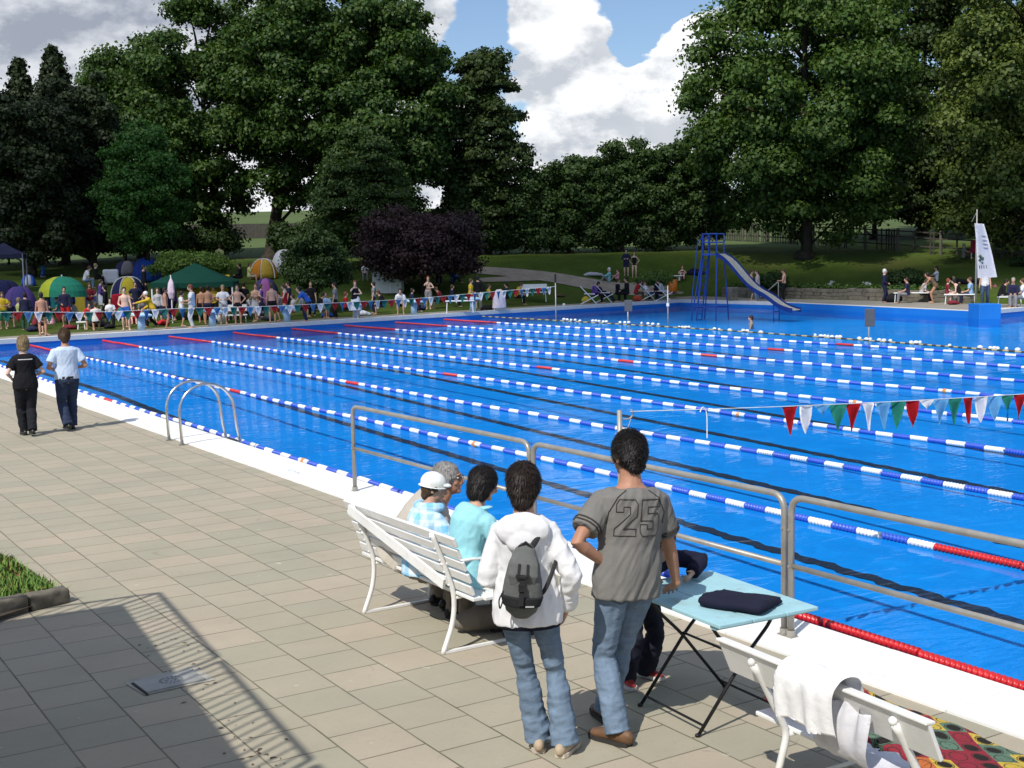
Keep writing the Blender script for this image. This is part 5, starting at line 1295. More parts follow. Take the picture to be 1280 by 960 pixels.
p = gd(841, 368); t = thing('litter_bin', 'orange litter bin on a post by the far pool edge', 'bin', p); bm = B(); z = px_m(18, p); tube(bm, [(0, 0, .15), (0, 0, .2), (0, 0, z), (0, 0, z+.03)], [.26, .30, .31, .27], 14); obj('bin', bm, mat('orange_plastic', (.62, .17, .015), .5), t, True); bm = B(); tube(bm, [(.0, .34, 0), (0, .34, z)], .03, 8); obj('post', bm, STEEL, t)
# white changing hut under the copper tree
p = gd(484, 367); t = thing('hut', 'small white panelled hut half hidden under the copper tree', 'hut', p, R(-34)); w = px_m(36, p); hh = px_m(27, p); hm = mat('white_hut_boards', (.60, .61, .58), .7, 0, .06, 2)
bm = B(); box(bm, (0, .6, hh/2), (w, 1.4, hh)); obj('wall', bm, hm, t)
bm = B(); box(bm, (0, .6, hh+.03), (w+.2, 1.6, .06)); obj('roof', bm, GREYM, t)
bm = B(); box(bm, (.2, -.105, hh/2), (.06, .02, hh)); obj('corner_post', bm, PB, t)
# furniture
WOODW = PB
def simple_table(px, py, wpx, hpx, label, m=WOODW, cat='table'):
    p = gd(px, py); w = px_m(wpx, p); h = px_m(hpx, p); t = thing('garden_table' if cat == 'table' else 'garden_bench', label, cat, p, -R(brg(p)))
    bm = B(); box(bm, (0, .0, h), (w, .6, .05), None, .01); obj('table_top' if cat == 'table' else 'seat', bm, m, t)
    for sx in (-1, 1):
        for sy in (-1, 1):
            bm = B(); tube(bm, [(sx*(w/2-.06), sy*.25, 0), (sx*(w/2-.09), sy*.22, h)], .025, 6); obj('leg', bm, m, t)
    if cat == 'bench' and px < 1000:
        bm = B(); box(bm, (0, .3, h+.32), (w, .04, .3), None, .01); obj('backrest', bm, m, t)
    return t
simple_table(102, 412, 12, 9, 'small white table by the far pool end, left of the leftmost starting block')
simple_table(575, 391, 36, 15, 'long white table beside the people in yellow and black tops at the far end')
simple_table(293, 403, 32, 9, 'low white bench behind the bare-chested swimmers by the green gazebo', cat='bench')
simple_table(668, 378, 32, 12, 'white garden bench on the grass left of the post in the pool', cat='bench')
simple_table(1140, 378, 44, 12, 'white bench with dark bags on it in front of the stone wall', cat='bench')
simple_table(1200, 380, 38, 12, 'white bench under the seated bather, left of the flagpole', cat='bench')
simple_table(1262, 383, 30, 12, 'white bench of the seated pair at the far right', cat='bench')
def deckchair(px, py, label, col, flip=1, s=1.0):
    p = gd(px, py); t = thing('deckchair', label, 'deckchair', p, -R(brg(p)+90*flip)); bm = B()
    for x in (-.28, .28): tube(bm, [(x, -.55, 0), (x, .45, .5*s)], .022, 6); tube(bm, [(x, .35, 0), (x, -.55, 1.0*s)], .022, 6); tube(bm, [(x, -.35, .58*s), (x, .25, .55*s)], .02, 6)
    obj('frame', bm, PB, t); bm = B(); rows = []
    for q in spline([(0, -.55, 1.0*s), (0, -.25, .5*s), (0, .05, .32*s), (0, .42, .47*s)], 5): rows.append([bm.verts.new(q+V3((x, 0, 0))) for x in (-.27, .27)])
    for a, b_ in zip(rows, rows[1:]): bm.faces.new((a[0], a[1], b_[1], b_[0]))
    bmesh.ops.solidify(bm, geom=bm.faces[:], thickness=.02); obj('seat_cloth', bm, col, t); return t
NV = cloth((.03, .03, .06)); 
deckchair(738, 380, 'white framed deckchair piled with navy clothes at the left of the row by the path', NV)
deckchair(757, 378, 'reclining deckchair with navy cloth beside the two seated people in black', NV)
deckchair(812, 376, 'deckchair of the person in the white shirt by the far pool edge', cloth((.25, .25, .3)))
deckchair(831, 376, 'deckchair of the person in grey nearest the orange bin', cloth((.1, .1, .12)))
def lump(px, py, wpx, hpx, name, label, cat, m, seed=1):
    p = gd(px, py); w = px_m(wpx, p); h = px_m(hpx, p); bm = B(); rr = random.Random(seed)
    tube(bm, [(-w/2+.05, 0, h*.4), (-w*.2, .05, h*.5), (w*.15, 0, h*.45), (w/2-.05, .02, h*.35)], [(.16, h*.38), (.24, h*.5), (.22, h*.45), (.14, h*.34)], 10, ref=(0, 0, 1), round_ends=True)
    me = remesh(bm, .05, 2); displace(me, lambda co, no: .05*sn(co, 7, seed)); o = link(name, me, m); o.location = p; o.rotation_euler = (0, 0, -R(brg(p))); tag(o, label, cat); return o
lump(733, 379, 8, 9, 'swim_ring', 'round yellow bag at the foot of the leftmost deckchair', 'bag', cloth((.55, .42, .05)), 2)
lump(797, 377, 8, 9, 'bag', 'red bag standing between the people in black and the one in white', 'bag', cloth((.40, .06, .03)), 3)
lump(1118, 378, 16, 12, 'bag', 'heap of black sports bags beside the white-haired person in navy', 'bags', cloth((.012, .013, .02)), 4)
lump(1150, 367, 20, 6, 'clothes', 'grey and navy clothes heaped on the bench before the stone wall', 'clothes', cloth((.22, .25, .32)), 5)
lump(1213, 374, 12, 7, 'bag', 'blue bag on the bench beside the seated bather', 'bag', cloth((.10, .18, .42)), 6)
lump(870, 349, 18, 11, 'bag', 'black and white bundle on the grass left of the slide', 'bundle', cloth((.02, .02, .025)), 7)
lump(742, 347, 22, 6, 'towel', 'pale grey towel spread on the grass above the deckchairs', 'towel', cloth((.40, .40, .42)), 8)
lump(124, 409, 20, 11, 'bag', 'dark bags in a heap right of the small white table', 'bags', cloth((.015, .015, .02)), 9)
lump(176, 404, 18, 7, 'towel', 'crumpled pink towel on the grass behind the starting blocks', 'towel', cloth((.50, .22, .26)), 10)
lump(526, 388, 10, 8, 'bag', 'dark blue bag left of the rightmost starting block', 'bag', cloth((.03, .04, .10)), 11)
lump(700, 372, 10, 4, 'bag', 'small brown bag on the far deck beside the post', 'bag', cloth((.12, .08, .05)), 12)
p = gd(835, 353); t = thing('sun_bed', 'white sun bed on the grass behind the orange bin', 'sun bed', p, -R(brg(p)-20)); bm = B(); box(bm, (0, 0, .32), (1.9, .6, .06), None, .02); obj('bed', bm, PB, t)
for x in (-.7, .7): bm = B(); box(bm, (x, 0, .15), (.05, .55, .3)); obj('leg', bm, PB, t)
p = gd(282, 404); t = thing('bucket', 'white bucket beside the low white bench under the flags', 'bucket', gd(276, 404)); bm = B(); tube(bm, [(0, 0, 0), (0, 0, .62)], [.22, .27], 14); obj('tub', bm, PB, t, True)
p = gd(624, 388); t = thing('towel', 'long white and pink towel draped over a chair at the far end', 'towel', p); bm = B(); z = px_m(26, p)
tube(bm, [(0, 0, .12), (0, 0, z*.5), (0, 0, z*.85), (0, 0, z)], [(.40, .3), (.36, .26), (.30, .2), (.1, .08)], 14); me = remesh(bm, .04, 2); displace(me, lambda co, no: .05*sn(co*np.array([1, 1, .2]), 9, 2)); link('cloth', me, cloth((.66, .56, .58)), t)
bm = B()
for x in (-.3, .3): tube(bm, [(x, 0, 0), (x*.8, 0, .5)], .025, 6)
obj('chair_legs', bm, PB, t)
p = gd(149, 396); t = thing('towel', 'red towel hanging behind the bare-chested swimmer in blue shorts', 'towel', p); bm = B(); z = px_m(28, p); tube(bm, [(0, 0, .25), (0, 0, z*.6), (0, 0, z)], [(.42, .08), (.40, .10), (.34, .06)], 12); me = remesh(bm, .04, 2); displace(me, lambda co, no: .04*sn(co, 8, 3)); link('cloth', me, cloth((.42, .02, .04)), t)
bm = B(); tube(bm, [(0, .1, 0), (0, .1, z)], .025, 6); obj('stand', bm, PB, t)
# gazebos, tents, parasols
def gazebo(px, py, wpx, eave, apex, col, legc, label, dep=2.9):
    p = gd(px, py); w = px_m(wpx, p)/2; ze = px_m(py-eave, p); za = px_m(py-apex, p); t = thing('gazebo', label, 'gazebo', p, -R(brg(p)+6)); d = w*.95
    bm = B(); cs = [(-w, -d), (w, -d), (w, d), (-w, d)]; ap = bm.verts.new((0, 0, za)); top = []; lo = []
    for i, (x, y) in enumerate(cs):
        x2, y2 = cs[(i+1) % 4]; n = 6
        for k in range(n): f = k/n; sg = -.10*math.sin(math.pi*f); top.append(bm.verts.new((x+(x2-x)*f, y+(y2-y)*f, ze+sg*.5))); lo.append(bm.verts.new((x+(x2-x)*f, y+(y2-y)*f, ze-.27+.02*math.sin(k*2))))
    mid = [bm.verts.new((v.co.x*.5, v.co.y*.5, ze+(za-ze)*.45)) for v in top]; N_ = len(top)
    for i in range(N_):
        j = (i+1) % N_; bm.faces.new((top[i], top[j], mid[j], mid[i])); bm.faces.new((mid[i], mid[j], ap)); bm.faces.new((lo[i], lo[j], top[j], top[i]))
    bmesh.ops.solidify(bm, geom=bm.faces[:], thickness=.02); obj('canopy', bm, col, t)
    for (x, y) in cs: bm = B(); tube(bm, [(x*.97, y*.97, 0), (x*.97, y*.97, ze)], .035, 8); obj('leg', bm, legc, t)
    return t, p, w
tg, pg, wg = gazebo(247, 399, 98, 352, 329, cloth((.012, .085, .060)), PB, 'green gazebo with a pyramid roof behind the swimmers at the far pool end')
bm = B(); box(bm, (.5, wg*.93, 1.1), (wg*1.0, .03, 1.9)); obj('side_sheet', bm, cloth((.50, .36, .02)), tg)
bm = B(); box(bm, (-wg*.72, -wg*.3, 1.05), (.5, .04, 1.9)); obj('side_curtain', bm, cloth((.03, .03, .16)), tg)
gazebo(8, 366, 48, 318, 304, cloth((.035, .04, .09)), cloth((.25, .27, .32)), 'dark blue gazebo at the far left edge under the trees')
def dome(px, py, wpx, hpx, cols, label, poles=None, rz=0, asp=.8, name='tent', n=6):
    p = gd(px, py); w = px_m(wpx, p)/2; h = px_m(hpx, p); t = thing(name, label, 'tent', p, -R(brg(p))+rz)
    for k in range(n):
        bm = B(); a0, a1 = 2*math.pi*k/n, 2*math.pi*(k+1)/n; rows = []
        for j in range(7):
            e = j/6*math.pi/2; rows.append([bm.verts.new((w*math.cos(a0+(a1-a0)*i/4)*math.cos(e)**.75, w*asp*math.sin(a0+(a1-a0)*i/4)*math.cos(e)**.75, h*math.sin(e))) for i in range(5)])
        for a, b_ in zip(rows, rows[1:]):
            for i in range(4):
                try: bm.faces.new((a[i], a[i+1], b_[i+1], b_[i]))
                except ValueError: pass
        bmesh.ops.remove_doubles(bm, verts=bm.verts, dist=.001); bmesh.ops.solidify(bm, geom=bm.faces[:], thickness=.015); obj('panel', bm, cols[k % len(cols)], t, True)
    if poles:
        for k in range(n):
            a0 = 2*math.pi*k/n; bm = B(); tube(bm, [(w*1.01*math.cos(a0)*math.cos(e)**.75, w*asp*1.01*math.sin(a0)*math.cos(e)**.75, h*1.01*math.sin(e)) for e in np.linspace(0, math.pi/2, 9)], .03, 6); obj('pole', bm, poles, t)
    return t
PUR, NVT, BLT, GYT, ORT = cloth((.07, .055, .20)), cloth((.018, .02, .07)), cloth((.02, .08, .38)), cloth((.12, .12, .14)), cloth((.50, .19, .02))
dome(26, 392, 42, 34, [PUR, cloth((.10, .06, .22))], 'purple dome tent near the far left corner of the pool')
dome(6, 384, 50, 34, [NVT], 'dark navy dome tent partly behind the purple tent')
dome(36, 358, 18, 14, [BLT, cloth((.35, .38, .5)), BLT], 'small blue pop-up shelter behind the purple tent')
dome(184, 352, 36, 30, [BLT, cloth((.03, .06, .30))], 'bright blue dome tent on the lawn behind the person in black')
dome(160, 344, 34, 18, [GYT, NVT], 'grey dome tent left of the bright blue tent')
dome(161, 374, 42, 27, [cloth((.46, .36, .03)), NVT, BLT, NVT, cloth((.46, .36, .03)), NVT], 'yellow and navy dome tent with pale poles behind the red towel', cloth((.6, .58, .5)))
dome(330, 348, 36, 24, [ORT, cloth((.05, .09, .42)), cloth((.55, .55, .55)), ORT, cloth((.45, .3, .04)), ORT], 'orange and blue dome tent right of the green gazebo', cloth((.6, .6, .6)), .4)
dome(357, 342, 34, 29, [cloth((.42, .44, .48)), cloth((.36, .38, .42)), cloth((.16, .30, .22))], 'pale grey dome tent partly hidden by the dark round shrub', cloth((.6, .6, .6)), .2)
dome(333, 384, 36, 36, [NVT, cloth((.14, .05, .16)), NVT], 'dark navy and purple tent behind the bare-backed swimmer')
p = gd(105, 395); t = thing('windbreak', 'small yellow and blue windbreak under the green and yellow parasol', 'windbreak', p, -R(brg(p))); bm = B(); box(bm, (-.2, 0, .55), (.55, .03, .9)); obj('yellow_cloth', bm, cloth((.55, .42, .05)), t); bm = B(); box(bm, (.35, 0, .55), (.5, .03, .9)); obj('blue_cloth', bm, cloth((.05, .09, .30)), t)
for x in (-.5, .08, .62): bm = B(); tube(bm, [(x, .03, 0), (x, .03, 1.1)], .02, 6); obj('stake', bm, PB, t)
p = gd(68, 396); t = thing('folding_chair', 'turquoise folding chair under the parasol', 'chair', p, -R(brg(p))); bm = B(); box(bm, (0, .2, .85), (.55, .04, .75)); obj('backrest', bm, cloth((.03, .20, .22)), t); bm = B(); box(bm, (0, -.05, .45), (.55, .5, .04)); obj('seat', bm, cloth((.03, .20, .22)), t)
for x in (-.25, .25): bm = B(); tube(bm, [(x, -.25, 0), (x, .25, .9)], .02, 6); tube(bm, [(x, .25, 0), (x, -.25, .45)], .02, 6); obj('leg', bm, STEEL, t)
def parasol(px, py, wpx, top, eave, cols, label, tilt=0, closed=False, n=8):
    p = gd(px, py); w = px_m(wpx, p)/2; zt = px_m(py-top, p); ze = px_m(py-eave, p); t = thing('parasol', label, 'parasol', p, -R(brg(p)))
    bm = B(); tube(bm, [(0, 0, 0), (tilt*.5, 0, zt+.08)], .03, 8); obj('pole', bm, PB, t)
    for k in range(n):
        bm = B(); a0, a1 = 2*math.pi*k/n+.2, 2*math.pi*(k+1)/n+.2; rows = []
        for j in range(6):
            v = j/5; rad = w*math.sin(v*math.pi/2)**.9; z = ze+(zt-ze)*math.cos(v*math.pi/2)
            rows.append([bm.verts.new((tilt*.5+rad*math.cos(a0+(a1-a0)*i/3), rad*math.sin(a0+(a1-a0)*i/3), z+tilt*rad*math.cos(a0+(a1-a0)*i/3)*.25)) for i in range(4)])
        for a, b_ in zip(rows, rows[1:]):
            for i in range(3):
                try: bm.faces.new((a[i], a[i+1], b_[i+1], b_[i]))
                except ValueError: pass
        bmesh.ops.remove_doubles(bm, verts=bm.verts, dist=.001); bmesh.ops.solidify(bm, geom=bm.faces[:], thickness=.012); obj('canopy_panel', bm, cols[k % len(cols)], t)
GP, YP = cloth((.02, .19, .12)), cloth((.36, .40, .03))
parasol(82, 402, 58, 346, 371, [GP, GP, GP, YP, GP, GP, GP, YP][::-1], 'large green and yellow parasol near the far left corner', -.12)
p = gd(216, 404); t = thing('parasol', 'closed pink and white parasol on its pole beside the green gazebo', 'parasol', p); z0, z1 = px_m(30, p), px_m(57, p); bm = B(); tube(bm, [(0, 0, 0), (0, 0, z1+.1)], .028, 8); obj('pole', bm, PB, t); bm = B(); tube(bm, [(0, 0, z0), (0, 0, z0+.3), (0, 0, z1-.3), (0, 0, z1)], [.10, .17, .13, .03], 10); me = remesh(bm, .03, 2); displace(me, lambda co, no: .03*sn(co*np.array([1, 1, .2]), 16, 2)); link('furled_canopy', me, cloth((.62, .50, .60)), t)
p = gd(139, 356); t = thing('garden_table', 'white sheet covered table beside the people sitting on the lawn', 'table', p, -R(brg(p))); bm = B(); box(bm, (0, 0, .45), (px_m(19, p), .9, .8), None, .06); me = remesh(bm, .05, 3); link('cloth', me, cloth((.55, .56, .62)), t)
p = gd(1221, 324); t = thing('garden_chair', 'red garden chair under the far right tree', 'chair', p, -R(brg(p))); bm = B(); box(bm, (0, .2, .75), (.75, .06, .8), None, .02); obj('backrest', bm, cloth((.30, .02, .05)), t); bm = B(); box(bm, (0, -.1, .42), (.75, .6, .06), None, .02); obj('seat', bm, cloth((.30, .02, .05)), t)
for x in (-.32, .32): bm = B(); tube(bm, [(x, -.35, 0), (x, -.35, .45)], .025, 6); tube(bm, [(x, .25, 0), (x, .2, .9)], .025, 6); obj('leg', bm, PB, t)

# ------------------------------------------------------------------ the crowd
POSES = {
 'stand': dict(hl=(-.25, .08, .82), hr=(.25, .06, .82)), 'stand_b': dict(hl=(-.24, .12, .84), hr=(.16, .20, 1.0), fl=(-.13, .06), fr=(.10, -.05), lean=(.03, .02)),
 'crossed': dict(hl=(.10, .20, 1.20), hr=(-.10, .22, 1.18), el=(-1, .1, -.5), er=(1, .1, -.5)), 'face': dict(hl=(-.05, .16, 1.14), hr=(.06, .17, 1.46), el=(-1, .2, -.5), er=(.8, .5, -1), fl=(-.08, .1), fr=(.09, -.05)),
 'hips': dict(hl=(-.20, .03, .98), hr=(.20, .03, .98), el=(-1, -.5, 0), er=(1, -.5, 0)), 'hold': dict(hl=(-.12, .28, 1.10), hr=(.14, .28, 1.10), el=(-1, -.4, -.8), er=(1, -.4, -.8), head=(0, -16, 0)),
 'bend': dict(pelvis=(0, -.12, .88), lean=(0, .95), hunch=.05, hl=(-.12, .62, .72), hr=(.14, .60, .72), head=(0, 10, 0)), 'reach': dict(pelvis=(0, -.05, .80), lean=(0, .55), hl=(-.3, .75, 1.05), hr=(.20, .35, .80), fl=(-.14, .22), fr=(.14, -.18)),
 'sit': dict(pelvis=(0, 0, .50), lean=(0, .05), hl=(-.12, .34, .60), hr=(.12, .34, .60), fl=(-.11, .46, .085), fr=(.11, .44, .085), kl=(-.05, .3, 1), kr=(.05, .3, 1)), 'slump': dict(pelvis=(0, 0, .50), lean=(0, .45), hunch=.05, hl=(-.12, .40, .56), hr=(.12, .40, .56), fl=(-.14, .42, .085), fr=(.14, .42, .085), kl=(-.05, .3, 1), kr=(.05, .3, 1), head=(0, -15, 0)),
 'recline': dict(pelvis=(0, 0, .42), lean=(0, -.55), hl=(-.22, .20, .62), hr=(.22, .20, .62), fl=(-.11, .66, .085), fr=(.11, .62, .085), kl=(-.05, .3, 1), kr=(.05, .3, 1), head=(0, -12, 0)), 'floor': dict(pelvis=(0, 0, .12), lean=(0, -.05), hl=(-.1, .38, .42), hr=(.1, .38, .42), fl=(-.10, .50, .085), fr=(.10, .46, .085), kl=(-.1, .2, 1), kr=(.1, .2, 1), el=(-1, -.2, -.3), er=(1, -.2, -.3)),
 'lie': dict(pelvis=(0, 0, .13), lean=(0, -6.0), hl=(-.35, -.35, .08), hr=(.35, -.35, .08), fl=(-.10, .82, .085), fr=(.12, .80, .085), kl=(-.1, 0, 1), kr=(.1, 0, 1), head=(0, 60, 0)), 'swim': dict(hl=(-.45, .25, 1.0), hr=(.45, .25, 1.0)),
}
PC = {}
def pose_mesh(pose, fem, part, kw=()):
    key = (pose, fem, part, kw)
    if key in PC: return PC[key]
    jk = (pose, fem)
    if jk not in PC: PC[jk] = skel(1.75, fem, **POSES[pose])
    J = PC[jk]; k = dict(kw)
    if part == 'body': me = remesh(body_bm(J, True), .017, 3)
    elif part == 'hair': me = hair_mesh(J, k['kind'], .018)
    elif part == 'top': me = remesh(top_bm(J, k['kind'], .020, k.get('hem', -.12), 1.04, k.get('sleeve')), .021, 3); displace(me, shirt_folds(.006, (1, 1, .6), 3, 11))
    elif part == 'bottom': me = remesh(bottom_bm(J, k['kind'], .018, .08, .01), .021, 3); displace(me, shirt_folds(.006, (1, 1, 1.5), 6, 11))
    elif part == 'skirt': me = remesh(skirt_bm(J, k.get('length', .55)), .021, 3); displace(me, lambda co, no: .02*sn(co*np.array([1, 1, .15]), 14, 3))
    elif part == 'suit':
        bm = B(); torso(bm, J, .009, -.17, .80, 16)
        for sd in 'LR': leg(bm, J, sd, .008, .12)
        me = remesh(bm, .02, 2)
    PC[key] = me; return me
SKN = {'f': SKIN2, 'm': SKIN, 't': SKIN3}; HRC = dict(b=HB, d=HD, n=HBR, f=HBL, g=HG, w=HW, r=HR_)
CC = dict(white=(.66, .67, .70), offw=(.55, .54, .52), navy=(.018, .020, .05), black=(.010, .010, .013), red=(.42, .02, .025), maroon=(.16, .02, .03), blue=(.03, .11, .42), lblue=(.25, .40, .62), grey=(.20, .20, .21), lgrey=(.36, .36, .38), yellow=(.55, .38, .03), lemon=(.56, .58, .22), green=(.02, .14, .07), pink=(.55, .24, .30), beige=(.38, .32, .24), brown=(.12, .08, .05), denim=(.05, .08, .15), jean=(.14, .21, .32), purple=(.12, .06, .28), teal=(.05, .22, .24), dgreen=(.03, .08, .05), cyan=(.2, .45, .5))
def person(px, py, pose, turn, h, spec, label, z=None):
    """spec: skin, hair, top, bottom; turn: degrees from facing away from the viewer"""
    fem = pose.endswith('+'); pose = pose.rstrip('+'); sk, hr, top, bot = (spec.split()+['-']*4)[:4]
    p = gd(px, py) if z is None else U(px, py, z)
    t = thing('person', label, 'person', p, -R(brg(p)+turn)); s = h/1.75; t.scale = (s, s, s)
    if pose == 'swim': t.location.z = WZ-1.33*s
    link('body', pose_mesh(pose, fem, 'body'), SKN[sk], t)
    if hr == 'cap': link('swim_cap', pose_mesh(pose, fem, 'hair', (('kind', 'cap'),)), cloth(CC['white']), t)
    elif hr != '-': link('hair', pose_mesh(pose, fem, 'hair', (('kind', {'1': 'bob', '2': 'long', '3': 'tail'}.get(hr[1:], 'short')),)), HRC[hr[0]], t)
    if top != '-':
        kd, c = top.split(':'); link({'tee': 'shirt', 'long': 'jacket', 'tank': 'vest'}[kd], pose_mesh(pose, fem, 'top', (('kind', kd),)), cloth(CC[c]), t)
    if bot != '-':
        kd, c = bot.split(':')
        if kd == 'suit': link('swimsuit', pose_mesh(pose, fem, 'suit'), cloth(CC[c]), t)
        elif kd in ('skirt', 'towel'): link('towel' if kd == 'towel' else 'skirt', pose_mesh(pose, fem, 'skirt', (('length', .62 if kd == 'towel' else .45),)), cloth(CC[c]), t)
        else: link('trousers' if kd == 'long' else 'shorts', pose_mesh(pose, fem, 'bottom', (('kind', kd),)), cloth(CC[c]), t)
    return t
A_, T_, L_, R__ = 0, 180, -90, 90
